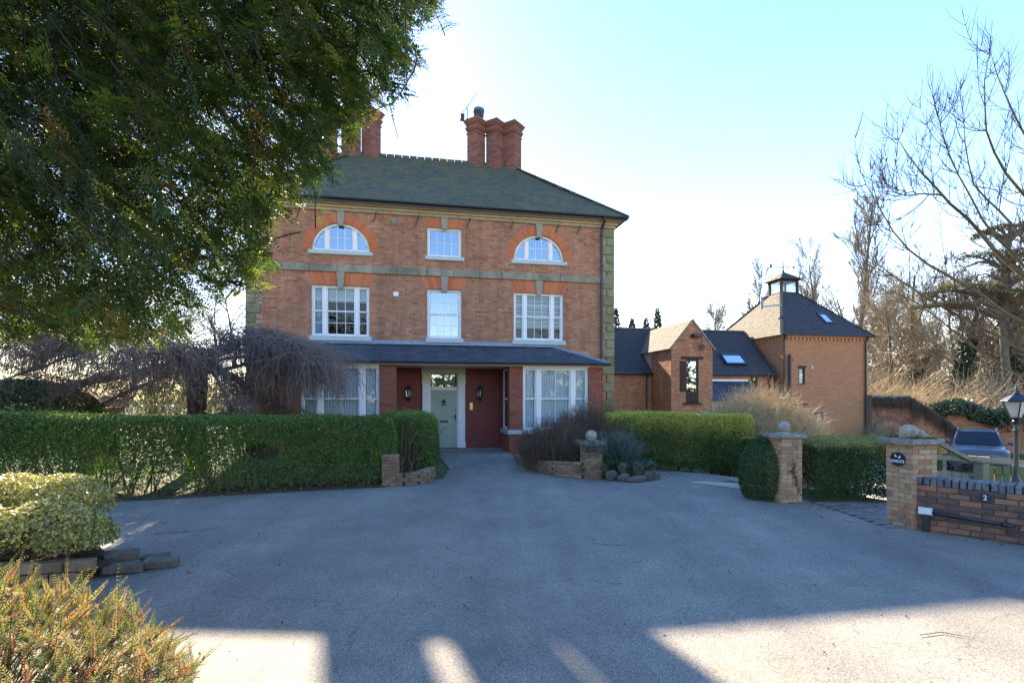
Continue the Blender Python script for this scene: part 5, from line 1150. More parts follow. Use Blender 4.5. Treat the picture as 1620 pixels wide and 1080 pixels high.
# ------------------------------------------------------------------ hedges and shrubs
def fnoise(P, f, seed=0):
    r = np.random.RandomState(seed + 99); s = 0
    for k in range(5):
        d = r.normal(0, 1, 3); d /= np.linalg.norm(d); s = s + np.sin(P @ d * f * r.uniform(.6, 1.6) + r.uniform(0, 6.28))
    return s / 5
def resample(path, step):
    path = np.array(path, float); seg = np.linalg.norm(np.diff(path[:, :2], axis=0), axis=1); s = np.concatenate([[0], np.cumsum(seg)])
    n = max(int(s[-1] / step), 2); u = np.linspace(0, s[-1], n)
    return np.stack([np.interp(u, s, path[:, k]) for k in range(path.shape[1])], -1), s[-1]
def hedge(name, label, cat, path, m, seed, dens=2600, leaf=(.025, .042), round0=True, round1=True, bare=.0, gap=None, top_bias=0, rough=.035, stems=True, group=None, n_core=.25, expo=3.2, tintf=None):
    """path rows: x, y, width, height (centre line). Leaves fill the outer 12 cm of a rounded clipped body; woody stems inside."""
    rs = np.random.RandomState(seed); Q, Lg = resample(path, .05); n_s = len(Q)
    o = thing(name, label, cat, (float(Q[0, 0]), float(Q[0, 1]), float(g(Q[0, 0], Q[0, 1]))), 0, group)
    W_ = Q[:, 2].mean(); Hh = Q[:, 3].mean(); N = int(dens * Lg * (W_ + 2 * Hh))
    t = rs.uniform(0, 1, N); i = t * (n_s - 1); i0 = np.clip(i.astype(int), 0, n_s - 2); f = (i - i0)[:, None]
    q = Q[i0] * (1 - f) + Q[i0 + 1] * f; d = nrm(Q[i0 + 1, :2] - Q[i0, :2]); s_ = t * Lg
    wd, hh = q[:, 2] / 2, q[:, 3]
    end = np.ones(N)
    for fl, dist in ((round0, s_), (round1, Lg - s_)):
        if fl: end = np.minimum(end, np.sqrt(np.clip(1 - np.clip(1 - dist / (wd * 1.0), 0, 1) ** 2.4, 0.02, 1)))
    hsc = .55 + .45 * np.clip(end * 1.15, 0, 1)
    # cross-section: superellipse angle (0 = right base, pi/2 = top, pi = left base)
    per = rs.uniform(0, 1, N); side = hh / (2 * hh + 2 * wd)
    a = np.where(per < side, rs.uniform(0, 1, N), 0)
    cx = np.empty(N); cz = np.empty(N); nx = np.zeros(N); nz = np.zeros(N)
    A = per < side; B = per > 1 - side; C = ~(A | B)
    u = rs.uniform(-1, 1, N); v = rs.uniform(0, 1, N)
    cx[A] = 1; cz[A] = v[A]; cx[B] = -1; cz[B] = v[B]; cx[C] = u[C]; cz[C] = 1
    # round the shoulders
    zz = np.clip((cz - .72) / .28, 0, 1); sh = (1 - zz ** expo) ** (1 / expo); k = A | B; cx[k] *= (.35 + .65 * sh[k]); cz[C] = .72 + .28 * (1 - np.abs(u[C]) ** expo * .9) ** (1 / expo)
    cx *= np.where(cz < .25, .86 + .56 * cz, 1)
    nx = np.where(C, u * .5, np.sign(cx)); nz = np.where(C, 1, zz * 1.2 + .15)
    depth = rs.beta(1, 2.6, N) * .16
    lat = cx * wd * end; side_v = np.stack([d[:, 1], -d[:, 0]], -1)
    z = cz * hh * hsc
    P = np.stack([q[:, 0] + side_v[:, 0] * lat, q[:, 1] + side_v[:, 1] * lat, z], -1)
    Nn = np.stack([side_v[:, 0] * nx, side_v[:, 1] * nx, nz], -1)
    if round0: k = s_ < wd; Nn[k, :2] -= d[k] * (1 - s_[k] / wd[k])[:, None] * 1.2
    if round1: k = Lg - s_ < wd; Nn[k, :2] += d[k] * (1 - (Lg - s_[k]) / wd[k])[:, None] * 1.2
    Nn = nrm(Nn); bump_ = fnoise(P, 5, seed) * rough + fnoise(P, 13, seed + 1) * rough * .6
    P = P + Nn * (bump_ - depth)[:, None]
    keep = np.ones(N, bool)
    if bare:
        lowf = np.clip((bare - P[:, 2]) / bare, 0, 1); keep &= rs.rand(N) > np.clip(lowf * 1.05 + fnoise(P, 3.2, seed + 3) * .55 * (lowf > 0) - .1, 0, .94)
    else: keep &= rs.rand(N) < np.clip(P[:, 2] / .12, .15, 1)
    if gap is not None:
        gx, gz_, gw, gh_ = gap; e_ = ((P[:, 0] - gx) / gw) ** 2 + ((P[:, 2] - gz_) / gh_) ** 2; keep &= (rs.rand(N) > np.clip(1.5 - e_, 0, .97))
    P = P[keep]; Nn = Nn[keep]; N = len(P)
    t_ = np.clip(rs.beta(1.2, 1.7, N) * .85 + fnoise(P, 2.2, seed + 5) * .3 + .04, 0, 1)
    if tintf is not None: t_ = tintf(P, t_, rs)
    P[:, 2] += g(P[:, 0], P[:, 1])
    V, F = leaves_np(P, Nn, rs.uniform(*leaf, N), rs, .62, .75)
    k = rs.rand(N) < .02; P[k] += Nn[k] * rs.uniform(.02, .10, (k.sum(), 1)); V, F = leaves_np(P, Nn, rs.uniform(*leaf, N), rs, .62, .75)
    off = np.array(o.location); f_ = mesh_np('foliage', V - off, F, m, o, t_); tag(f_, kind='stuff')
    pol = []
    if stems:
        nst = int(Lg * 7)
        for k in range(nst):
            j = rs.randint(0, n_s - 1); b = np.array([Q[j, 0] + rs.normal(0, Q[j, 2] * .16), Q[j, 1] + rs.normal(0, Q[j, 2] * .16), 0.]); b[2] = g(b[0], b[1]) - .05; Hs = Q[j, 3]
            for br in range(rs.randint(2, 5)):
                n = 6; tt = np.linspace(0, 1, n)[:, None]; dr = np.array([rs.normal(0, .28), rs.normal(0, .28), rs.uniform(.7, .93) * Hs])
                pts = b + dr * tt + np.cumsum(rs.normal(0, .018, (n, 3)), 0) * (1, 1, .2); pol.append((pts, np.linspace(rs.uniform(.010, .02), .004, n)))
                for w_ in range(4):
                    k0 = rs.randint(1, 5); p0 = pts[k0]; e = np.array([rs.normal(0, .2), rs.normal(0, .2), rs.uniform(.08, .35)]); pol.append((np.stack([p0 + e * x for x in np.linspace(0, 1, 4)]) + rs.normal(0, .012, (4, 3)), np.linspace(.005, .002, 4)))
        V, F = tubes_np(pol, 4); tag(mesh_np('stem', V - off, F, X['twig_brown'], o, rs.rand(len(F))), kind='stuff')
    return o
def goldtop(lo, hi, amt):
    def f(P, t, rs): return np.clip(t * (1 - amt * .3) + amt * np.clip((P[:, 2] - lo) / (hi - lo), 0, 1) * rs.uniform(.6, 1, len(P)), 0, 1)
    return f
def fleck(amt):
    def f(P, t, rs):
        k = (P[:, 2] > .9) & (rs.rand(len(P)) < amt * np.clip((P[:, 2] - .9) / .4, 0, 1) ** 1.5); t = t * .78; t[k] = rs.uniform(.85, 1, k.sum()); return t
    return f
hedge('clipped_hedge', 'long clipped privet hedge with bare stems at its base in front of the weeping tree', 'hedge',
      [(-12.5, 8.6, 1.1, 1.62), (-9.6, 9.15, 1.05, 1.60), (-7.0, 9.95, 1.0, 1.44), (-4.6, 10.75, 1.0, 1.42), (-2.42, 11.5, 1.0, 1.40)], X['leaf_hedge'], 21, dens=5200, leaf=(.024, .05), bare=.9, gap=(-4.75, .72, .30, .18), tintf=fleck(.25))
hedge('clipped_hedge', 'clipped hedge with rounded end along the drive towards the front door', 'hedge',
      [(-2.12, 11.75, 1.05, 1.40), (-2.3, 12.8, 1.15, 1.42), (-2.9, 14.6, 1.1, 1.42), (-3.3, 16.2, 1.0, 1.4)], X['leaf_hedge'], 22, dens=5200, leaf=(.026, .044), tintf=fleck(.3))
hedge('clipped_hedge', 'clipped hedge with sunlight painted yellow-green on its top between the brown shrubs and the straw-coloured shrub', 'hedge',
      [(2.3, 14.3, .9, 1.38), (4.2, 14.2, .95, 1.46), (5.2, 14.2, .95, 1.55), (6.3, 14.15, .9, 1.68)], X['leaf_hedge2'], 23, dens=4200, leaf=(.03, .05), rough=.05, tintf=lambda P, t, rs: np.clip(t * .68 + .85 * np.clip((P[:, 2] - .8) / .5, 0, 1) * rs.uniform(.5, 1, len(P)), 0, 1))  # tint rises with height: a sunlit top put into the leaf colour
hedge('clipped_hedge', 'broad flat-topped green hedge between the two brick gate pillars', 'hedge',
      [(4.95, 10.25, 2.2, 1.0), (6.0, 10.45, 2.3, 1.07), (8.0, 10.85, 2.3, 1.3)], X['leaf_sun_top'], 24, dens=6500, leaf=(.026, .042), rough=.05, round0=False, expo=5, tintf=lambda P, t, rs: np.clip(t * .5 + .9 * np.clip((P[:, 2] - .84) / .12, 0, 1) * rs.uniform(.5, 1, len(P)), 0, 1))  # upper leaves turned gold to imitate sun on the flat top
def dome(name, label, cat, c, r, h, m, seed, n, leaf, z0=0., flat=1.0, jitter=.7, tintf=None, stems=False, group=None, lump=.06, asp=.6):
    rs = np.random.RandomState(seed); o = thing(name, label, cat, (c[0], c[1], float(g(c[0], c[1]))), 0, group)
    D = nrm(rs.normal(0, 1, (n, 3))); D[:, 2] = np.where(D[:, 2] < (-.55 if z0 >= 0 else -.9), -D[:, 2], D[:, 2]); zc = z0 + (h - z0) / 2
    e = np.array([r, r * flat, (h - z0) / 2]); P = D * e; P *= (1 + fnoise(P, 4 / max(r, .3), seed) * lump + fnoise(P, 11 / max(r, .3), seed + 1) * lump * .6)[:, None]; P *= (1 - rs.beta(1, 4, n) * .3)[:, None]; P[:, 2] += zc
    k = P[:, 2] > .02; P = P[k]; D = D[k]; n = len(P); t = np.clip(rs.beta(2, 2.4, n) * .85 + fnoise(P, 3, seed + 4) * .15, 0, 1)
    if tintf: t = tintf(P, t, rs)
    V, F = leaves_np(P, D, rs.uniform(*leaf, n), rs, asp, jitter); tag(mesh_np('foliage', V, F, m, o, t), kind='stuff')
    pol = []
    for k in range(int(14 + 20 * stems)):
        a = rs.uniform(0, 6.28); e_ = rs.uniform(.3, .8); b = np.array([rs.normal(0, .06), rs.normal(0, .06), -.05]); tip = np.array([math.cos(a) * r * e_, math.sin(a) * r * e_ * flat, z0 + (h - z0) * rs.uniform(.4, .85)])
        tt = np.linspace(0, 1, 5)[:, None]; pol.append((b + (tip - b) * tt ** (.8, .8, 1.1)[0] + rs.normal(0, .015, (5, 3)), np.linspace(.014, .005, 5)))
    V, F = tubes_np(pol, 4); tag(mesh_np('stem', V, F, X['twig_brown'], o, rs.rand(len(F))), kind='stuff')
    return o
dome('box_ball', 'clipped dark green box ball pressed against the ball-topped gate pillar', 'box ball', (4.38, 9.5), .40, 1.08, X['leaf_box'], 31, 16000, (.022, .04), -.18, lump=.07)
dome('evergreen_bush', 'large rounded evergreen bush rising behind the hedge near the ball gateposts', 'bush', (-10.15, 11.2), 1.5, 2.18, X['leaf_dome'], 32, 22000, (.055, .09), .2, lump=.05)
dome('evergreen_bush', 'loose young evergreen bush under the crown of the weeping tree', 'bush', (-10.1, 16.5), 1.1, 2.35, X['leaf_dome'], 33, 1500, (.08, .13), .7, lump=.25, stems=True)
dome('evergreen_bush', 'small pale-leaved bush between the weeping trunk and the house corner', 'bush', (-8.2, 17.2), .7, 1.95, X['leaf_dome'], 34, 900, (.07, .11), .5, lump=.25, stems=True)
dome('evergreen_bush', 'low green bush at the dovecote foot behind the box ball', 'bush', (7.2, 12.6), .95, 1.15, X['leaf_box'], 35, 5000, (.03, .05), .0, lump=.1)

def twig_shrub(name, label, c, r, h, m, seed, n, lean=.35, rad=.006, sub=3, flat=1.0, z0=0, leaves=None, curl=.12, group=None, wild=.045):
    """many thin stems from one stool, each with side twigs"""
    rs = np.random.RandomState(seed); o = thing(name, label, 'shrub', (c[0], c[1], float(g(c[0], c[1]))), 0, group); pol = []; tint = []
    for k in range(n):
        a = rs.uniform(0, 6.28); q = math.sqrt(rs.rand()); tip = np.array([math.cos(a) * r * q, math.sin(a) * r * q * flat, h * (1 - .42 * q ** 2) * rs.uniform(.75, 1.06)])
        b = np.array([tip[0] * lean + rs.normal(0, .05), tip[1] * lean + rs.normal(0, .05), z0 - .03]); t = np.linspace(0, 1, 7)[:, None]
        pts = b + (tip - b) * np.concatenate([t ** 1.5, t ** 1.5, t ** .9], 1) + np.cumsum(rs.normal(0, .012 * h, (7, 3)), 0); pol.append((pts, np.linspace(rad * 1.3, rad * .4, 7))); tint.append(rs.rand())
        for s_ in range(sub):
            k0 = rs.randint(2, 7); p0 = pts[k0]; dr = nrm(pts[k0] - pts[k0 - 1] + rs.normal(0, wild * h, 3)); L_ = h * rs.uniform(.08, .22); tt = np.linspace(0, 1, 4)[:, None]
            pol.append((p0 + dr * L_ * tt + np.cumsum(rs.normal(0, curl * .15 * h * .3, (4, 3)), 0) * tt, np.linspace(rad * .6, rad * .25, 4))); tint.append(rs.rand())
    V, F = tubes_np(pol, 3); tt = []
    order = {}
    for (p, _), ti in zip(pol, tint): order.setdefault(len(p), []).append(ti)
    for nn_, L_ in order.items(): tt.append(np.repeat(L_, (nn_ - 1) * 3))
    tag(mesh_np('twigs', V, F, m, o, np.concatenate(tt)), kind='stuff')
    if leaves:
        lm, nl, ls, zlo = leaves; P = np.stack([rs.normal(0, r * .45, nl), rs.normal(0, r * .45 * flat, nl), rs.uniform(zlo, h * .95, nl)], -1); k = (P[:, 0] / r) ** 2 + (P[:, 1] / (r * flat)) ** 2 < 1 - .6 * (P[:, 2] / h) ** 2; P = P[k]
        V, F = leaves_np(P, rs.normal(0, 1, P.shape), rs.uniform(ls * .7, ls * 1.3, len(P)), rs, .4); tag(mesh_np('foliage', V, F, lm, o, rs.rand(len(P))), kind='stuff')
    return o
twig_shrub('bare_shrub', 'low brown leafless shrub under the bay window beside the ball-topped stub pillar', (1.05, 13.4), .95, 1.22, X['twig_brown'], 41, 620, rad=.0045, sub=18, lean=.75, wild=.13)
twig_shrub('bare_shrub', 'taller brown leafless shrub against the clipped hedge by the house corner', (2.15, 14.5), 1.15, 1.55, X['twig_brown'], 42, 760, rad=.0045, sub=18, lean=.75, wild=.13)
twig_shrub('grey_shrub', 'silvery grey lavender bush above the rockery', (2.45, 12.7), .62, 1.0, X['grey_leaf'], 43, 420, rad=.006, sub=4, leaves=(X['grey_leaf'], 2600, .045, .25))
twig_shrub('straw_shrub', 'big straw-coloured leafless shrub with pale upright twigs before the dovecote', (7.0, 15.4), 1.6, 2.4, X['twig_pale'], 44, 2000, rad=.008, sub=17, lean=.82, curl=.3, wild=.13)
twig_shrub('straw_shrub', 'pale grey leafless climber standing at the foot of the dovecote wall', (17.9, 26.6), 1.0, 2.0, X['twig_far'], 45, 120, rad=.013, sub=4)

# ---- centre bed: stub pillar with ball, low curved wall, rockery, ferns, ivy
RS = np.random.RandomState(23)
SP = pillar('stub_pillar', 'short old brick pillar with stone ball at the end of the low curved garden wall', 'pillar', (1.60, 11.76, 0), .37, .72, 'low_brick', cap=.07, proj=.05)
MB().ball((.185, .185, .93), .125, 18).build('stone_ball', X['ballstone'], SP, True)
MB().lathe([(.15, .79), (.13, .82), (.07, .84)], (.185, .185, 0), 12).build('ball_base', X['greystone'], SP)
n = 700; P = np.stack([RS.uniform(-.10, .47, n), RS.uniform(-.10, .47, n), .72 + .12 * RS.rand(n)], -1); k = RS.rand(n) < .4; P[k, 1] = -.05; P[k, 2] -= RS.uniform(0, .22, k.sum())
V, F = leaves_np(P, np.tile([0, -.4, 1.], (n, 1)), RS.uniform(.035, .06, n), RS, .8); tag(mesh_np('ivy', V, F, X['grey_leaf'], SP, RS.rand(n)), kind='stuff')
def curved_wall(name, label, path, h, thick, m, seed, bl=.225):
    rs = np.random.RandomState(seed); Q, Lg = resample([(a, b, c) for a, b, c in path], bl); o = thing(name, label, 'wall', (Q[0, 0], Q[0, 1], 0)); off = Vector((Q[0, 0], Q[0, 1], 0))
    core = MB(); nr = int(round(h / .07))
    for i in range(len(Q) - 1):
        a, b = Vector((*Q[i, :2], 0)), Vector((*Q[i + 1, :2], 0)); d = b - a; rz = math.atan2(d.y, d.x); L_ = d.length; nv = Vector((-d.y, d.x, 0)).normalized() * thick / 2
        hh = Q[i, 2] * h / max(Q[:, 2].max(), .01) if False else Q[i, 2]
        core.add([a + nv * .9 - off + Vector((0, 0, -.1)), b + nv * .9 - off + Vector((0, 0, -.1)), b - nv * .9 - off + Vector((0, 0, -.1)), a - nv * .9 - off + Vector((0, 0, -.1))] + [v - off + Vector((0, 0, hh - .02)) for v in (a + nv * .9, b + nv * .9, b - nv * .9, a - nv * .9)], [(4, 5, 6, 7), (3, 2, 6, 7), (0, 4, 5, 1), (0, 3, 7, 4), (1, 5, 6, 2)])
        nr = max(int(round(hh / .07)), 1); bh = hh / nr
        for r in range(nr):
            sh = (.5 if r % 2 else 0) * bl; c = a + d * .5 + d.normalized() * sh
            inst('brick', brick_mesh(bl - .012, thick, bh - .010, m, .007), o, c - off + Vector((0, 0, r * bh + bh / 2)) , (rs.normal(0, .012), rs.normal(0, .018), rz + rs.normal(0, .012)))
    core.build('wall_core', X['mortar_dk'], o); return o
curved_wall('low_wall', 'low curved brick garden wall sweeping from the stub pillar up to the porch', [(.15, 15.9, .12), (.22, 14.6, .2), (.55, 13.2, .28), (1.0, 12.35, .33), (1.58, 11.95, .36)], .36, .2, X['low_brick'], 51)
curved_wall('low_wall', 'low curved stone-edged brick wall under the rounded hedge end by the drive', [(-2.45, 11.0, .24), (-2.2, 10.98, .26), (-1.98, 11.06, .27), (-1.84, 11.3, .26), (-1.8, 11.7, .25), (-1.82, 12.4, .22)], .25, .2, X['low_brick'], 52)
X['cap_brick'] = mat('brick_cap', [(.22, .15, .10), (.30, .20, .13)], 'noise', 12, .9, .5, 50)
SB = pillar('stub_pillar', 'short brick stub pillar half buried in the gap between the two rounded hedges', 'pillar', (-2.60, 10.86, 0), .27, .58, 'low_brick', cap=.035, proj=.006, rz=R(-6), capm='cap_brick')
strip_poly('flower_bed', [(.25, 15.9), (.35, 14.6), (.7, 13.3), (1.1, 12.45), (1.65, 12.05), (2.1, 11.7), (2.75, 11.75)], [(3.5, 17.0), (3.5, 15.5), (3.5, 14.3), (3.3, 13.5), (3.0, 12.9), (2.9, 12.4), (2.95, 12.0)], .16, X['soil'], 6)
strip_poly('flower_bed', [(-2.45, 11.1), (-2.05, 11.2), (-1.9, 11.6), (-1.85, 12.4), (-1.9, 13.3)], [(-3.0, 11.6), (-2.8, 12), (-2.7, 12.2), (-2.9, 12.6), (-3, 13.3)], .15, X['soil'], 6)
for i, (x, y, a, b, c) in enumerate([(2.12, 11.62, .2, .12, .16), (2.36, 11.5, .16, .1, .12), (2.62, 11.42, .27, .13, .10), (2.9, 11.62, .14, .12, .15), (3.08, 11.75, .16, .12, .14), (2.45, 11.85, .2, .13, .24), (2.75, 11.85, .18, .14, .26), (3.05, 12.05, .16, .14, .26), (2.0, 11.95, .12, .1, .28)]):
    rr = MB(); rr.ball((0, 0, 0), 1, 10); o = rr.build('rock', X['rock']); o.location = (x, y, c * .55); o.scale = (a, b, c); o.rotation_euler = (RS.normal(0, .15), RS.normal(0, .15), RS.uniform(-.5, .5))
    for v in o.data.vertices: f = .9 + .14 * math.sin(v.co.x * 2.6 + i) * math.sin(v.co.y * 3 + 2 * i) + .08 * math.sin(v.co.z * 3 + i); s = max(abs(v.co.x), abs(v.co.y), abs(v.co.z)); v.co = v.co * f * (.65 + .35 / max(s, .4) * .7)
    labs = ['rough stone wedged against the stub pillar foot', 'small dark rockery stone next to the flat front slab', 'flat pale stone slab lying on the asphalt before the rockery', 'rounded stone just behind the flat slab end', 'outermost rockery stone where the side drive begins',
            'upper rockery stone hung with ivy behind the small dark stone', 'upper rockery stone at the middle of the bed', 'upper rockery stone at the outer end under the trailing leaves', 'narrow upright stone tight to the stub pillar side']
    tag(o, labs[i], 'rock', 'stones edging the centre rockery')
def fronds(name, label, cat, c, n, L_, m, seed, wide=.02, droop=.5, h=.1, spread=.3):
    rs = np.random.RandomState(seed); V = []; F = []; T = []; o = thing(name, label, cat, (c[0], c[1], float(g(c[0], c[1])) + c[2]))
    for k in range(n):
        a = rs.uniform(0, 6.28); b = np.array([rs.normal(0, spread * .4), rs.normal(0, spread * .3), 0]); l = L_ * rs.uniform(.6, 1.15); up = rs.uniform(.5, 1.0); sd = np.array([-math.sin(a), math.cos(a), 0]); i0 = len(V)
        for j, t in enumerate(np.linspace(0, 1, 5)):
            p = b + np.array([math.cos(a), math.sin(a), 0]) * l * .7 * t + np.array([0, 0, 1]) * l * (up * t - droop * t * t); w_ = wide * (1 - t) * (.5 + t) * 1.6 + .001; V += [p - sd * w_, p + sd * w_]
        for j in range(4): q = i0 + 2 * j; F.append((q, q + 1, q + 3, q + 2)); T.append(rs.rand())
    tag(mesh_np('frond', V, np.array(F), m, o, T), kind='stuff'); return o
fronds('fern', 'dark green strap-leaved clump beside the stub pillar on the rockery', 'fern', (2.2, 12.1, .2), 90, .42, X['fern'], 61, .022, .45)
fronds('fern', 'bright arching grass-like clump at the outer end of the rockery', 'fern', (2.9, 12.25, .2), 160, .5, X['fern'], 62, .010, .6)
fronds('fern', 'small trailing fern clump hanging over the middle rockery stones', 'fern', (2.6, 11.95, .22), 120, .3, X['fern'], 63, .016, .75)
def ground_cover(name, n, xs, ys, z, m, seed, leaf, cond=None, nz=1.0, kind='stuff'):
    rs = np.random.RandomState(seed); P = np.stack([rs.uniform(*xs, n), rs.uniform(*ys, n), np.zeros(n)], -1)
    if cond is not None: P = P[cond(P[:, 0], P[:, 1])]
    P[:, 2] = g(P[:, 0], P[:, 1]) + z[0] + rs.rand(len(P)) * z[1]
    V, F = leaves_np(P, np.tile([0, -.2, nz], (len(P), 1)), rs.uniform(*leaf, len(P)), rs, .7, .6); return tag(mesh_np(name, V, F, m, None, rs.rand(len(P))), kind=kind)
ground_cover('ground_cover', 5000, (.1, 3.2), (11.7, 16.2), (.14, .22), X['ivy'], 64, (.035, .07), lambda x, y: (x > .2 + 1.3 * np.clip((14.3 - y) / 2.6, 0, 1) ** 1.3) & (y > 11.65 + .0 * x) & (x < 3.1))
ground_cover('ground_cover', 1300, (1.9, 3.15), (11.7, 12.4), (.2, .2), X['fern'], 65, (.03, .05))
ground_cover('fallen_leaves', 2600, (-10, -1.5), (8.3, 11.4), (.008, .02), X['litter'], 66, (.025, .055), lambda x, y: np.abs(y - (9.45 + (x + 6.6) * .375) - .1) < .32 + .2 * np.sin(x * 7))
ground_cover('fallen_leaves', 500, (-4.6, -2.6), (4.7, 6.3), (.006, .02), X['litter'], 67, (.012, .03), lambda x, y: (x + 4.1) ** 2 / .9 + (y - 5.5) ** 2 / .12 < 1)
ground_cover('fallen_leaves', 500, (2, 5), (12.2, 13.9), (.006, .02), X['litter'], 68, (.02, .04))
ground_cover('fallen_leaves', 800, (-6, 7), (2.6, 11), (.004, .006), X['litter'], 69, (.006, .03))
ground_cover('fallen_leaves', 900, (4.2, 7.2), (5.6, 8.9), (.006, .015), X['litter'], 71, (.01, .035), lambda x, y: np.abs((x - 5.4) * .74 + (y - 7.27) * .67 + .1) < .14 + .08 * np.sin(y * 5))
ground_cover('fallen_leaves', 700, (0, 3.2), (11.2, 14.5), (.006, .015), X['litter'], 72, (.012, .035), lambda x, y: (y < 12.0 - .3 * (x - 1.6)) & (x > .9) | (x < 1.0) & (np.abs(x - .2 - .09 * (14 - y) ** 2) < .2))
ground_cover('fallen_leaves', 500, (4.6, 6.6), (8.3, 9.2), (.012, .02), X['litter'], 70, (.015, .035))
for lab, pts in (('thin forked twig lying on the asphalt below the long hedge', [(-4.6, 7.0), (-4.25, 7.12), (-3.95, 7.35)]), ('short dark twig on the asphalt in the middle of the drive', [(.95, 6.55), (1.15, 6.48), (1.36, 6.45)]),
                 ('small stick lying on the sunlit asphalt strip nearest the conifer', [(-.42, 4.62), (-.36, 4.5), (-.3, 4.45)]), ('long curved twig on the asphalt near the low boundary wall', [(3.0, 4.0), (3.2, 4.05), (3.36, 3.95)])):
    m = MB(); P = [Vector((x, y, .012)) for x, y in pts]; m.tube(P, [.0028, .0035, .0015], 5); m.tube([P[1], P[1] + (P[2] - P[1]) * .55 + Vector((.02, -.04, .008))], [.002, .001], 4); tag(m.build('twig', X['twig_brown']), lab, 'twig')

# ---- ball gateposts beyond the hedge
GPm = [( -11.30, 14.1, 'round-topped brick gatepost next to the big evergreen bush beyond the hedge'), (-10.72, 13.9, 'second ball-topped brick gatepost standing nearer the weeping tree beyond the hedge')]
for x, y, lab in GPm:
    t = pillar('ball_gatepost', lab, 'gatepost', (x, y, 0), .42, 1.42, 'low_brick', rz=R(4), cap=.08, proj=.06, group='ball gateposts beyond the long hedge', capm='brick_cap') if False else None
X['cap_red'] = mat('red_stone_cap', [(.28, .13, .09), (.36, .18, .12)], 'noise', 8, .85, .3, 50)
for x, y, lab in GPm:
    t = thing('ball_gatepost', lab, 'gatepost', (x, y, 0), R(4), 'ball gateposts beyond the long hedge')
    MB().box(.01, .41, .01, .41, -.1, 1.40).build('post_core', X['mortar'], t); Bk = courses(0, .42, .6, 1.40, RS); 
    for (a, b, c, d) in Bk: inst('brick', brick_mesh(b - a, .05, d - c, X['brick_one']), t, ((a + b) / 2, .02, (c + d) / 2))
    MB().box(-.06, .48, -.06, .48, 1.40, 1.52, ch=.02).build('cap', X['cap_red'], t); MB().ball((.21, .21, 1.69), .16, 18).build('stone_ball', X['ballstone'], t, True)

# ---- variegated bush in its brick-edged bed
RS = np.random.RandomState(29)
VB = thing('variegated_bush', 'cream and green variegated evergreen bush in two tiers over the brick edging', 'bush', (-4.6, 5.5, 0))
n = 20000; lobes = [((-.55, .65, .78), (.72, .62, .42)), ((-.15, .0, .56), (.75, .6, .40)), ((-1.0, -.1, .5), (.8, .6, .42)), ((.28, -.02, .45), (.42, .45, .26)), ((-1.3, .7, .75), (.7, .6, .45))]
P = []; D = []
for c, e in lobes:
    k = n // 5; d = nrm(RS.normal(0, 1, (k, 3))); d[:, 2] = np.where(d[:, 2] < -.3, -d[:, 2], d[:, 2]); p = d * e; p *= (1 + fnoise(p, 7, 3) * .14 + fnoise(p, 21, 4) * .07)[:, None] * (1 - RS.beta(1, 3.5, k) * .35)[:, None]; P.append(p + c); D.append(d)
P = np.concatenate(P) * (.78, .80, .75); D = np.concatenate(D); k = P[:, 2] > .22; P = P[k]; D = D[k]; n = len(P)
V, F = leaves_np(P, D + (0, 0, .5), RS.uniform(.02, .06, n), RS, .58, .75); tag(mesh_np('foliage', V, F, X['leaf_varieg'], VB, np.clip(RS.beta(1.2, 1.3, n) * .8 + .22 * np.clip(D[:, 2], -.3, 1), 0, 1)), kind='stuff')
pol = []
for k in range(46):
    c, e = lobes[RS.randint(0, 5)]; b = np.array([RS.uniform(-.9, .3), RS.uniform(-.1, .5), .15]); tip = (np.array(c) + nrm(RS.normal(0, 1, 3)) * np.array(e) * .8) * (.78, .80, .75); t = np.linspace(0, 1, 6)[:, None]; pol.append((b + (tip - b) * t + RS.normal(0, .02, (6, 3)), np.linspace(.013, .004, 6)))
pol.append((np.array([(.30, -.1, .45), (.36, -.3, .3), (.38, -.42, .15), (.33, -.5, .05), (.27, -.53, .02)]), np.linspace(.008, .005, 5)))
V, F = tubes_np(pol, 4); tag(mesh_np('stem', V, F, X['twig_brown'], VB, RS.rand(len(F))), kind='stuff')
ED = thing('brick_edging', 'low mossy brick and stone edging round the variegated bush bed', 'edging', (-4.45, 5.1, 0), R(14))
k = 0
for r in range(2):
    for i in range(6):
        x = -.95 + i * .235 + (.11 if r else 0)
        inst('brick', brick_mesh(.222, .12, .098, X['low_brick'], .01), ED, (x, .02 * r + RS.uniform(-.008, .008), .055 + r * .105), (RS.normal(0, .02), RS.normal(0, .02), RS.normal(0, .03)))
for (x, y, l, wd_, rz, z) in ((.62, .22, .34, .16, .25, .05), (.92, .34, .30, .15, .15, .045), (.52, .44, .30, .16, .3, .12), (.80, .52, .26, .13, .1, .045)):
    inst('stone', brick_mesh(l, wd_, .085, X['rock'], .012), ED, (x, y, z), (RS.normal(0, .04), RS.normal(0, .04), rz))
strip_poly('flower_bed', [(-8, 4.7), (-5.6, 4.75), (-4.6, 5.05), (-3.95, 5.35)], [(-8, 6.5), (-5.6, 6.4), (-4.8, 6.2), (-4.1, 5.6)], .12, X['soil'], 5)

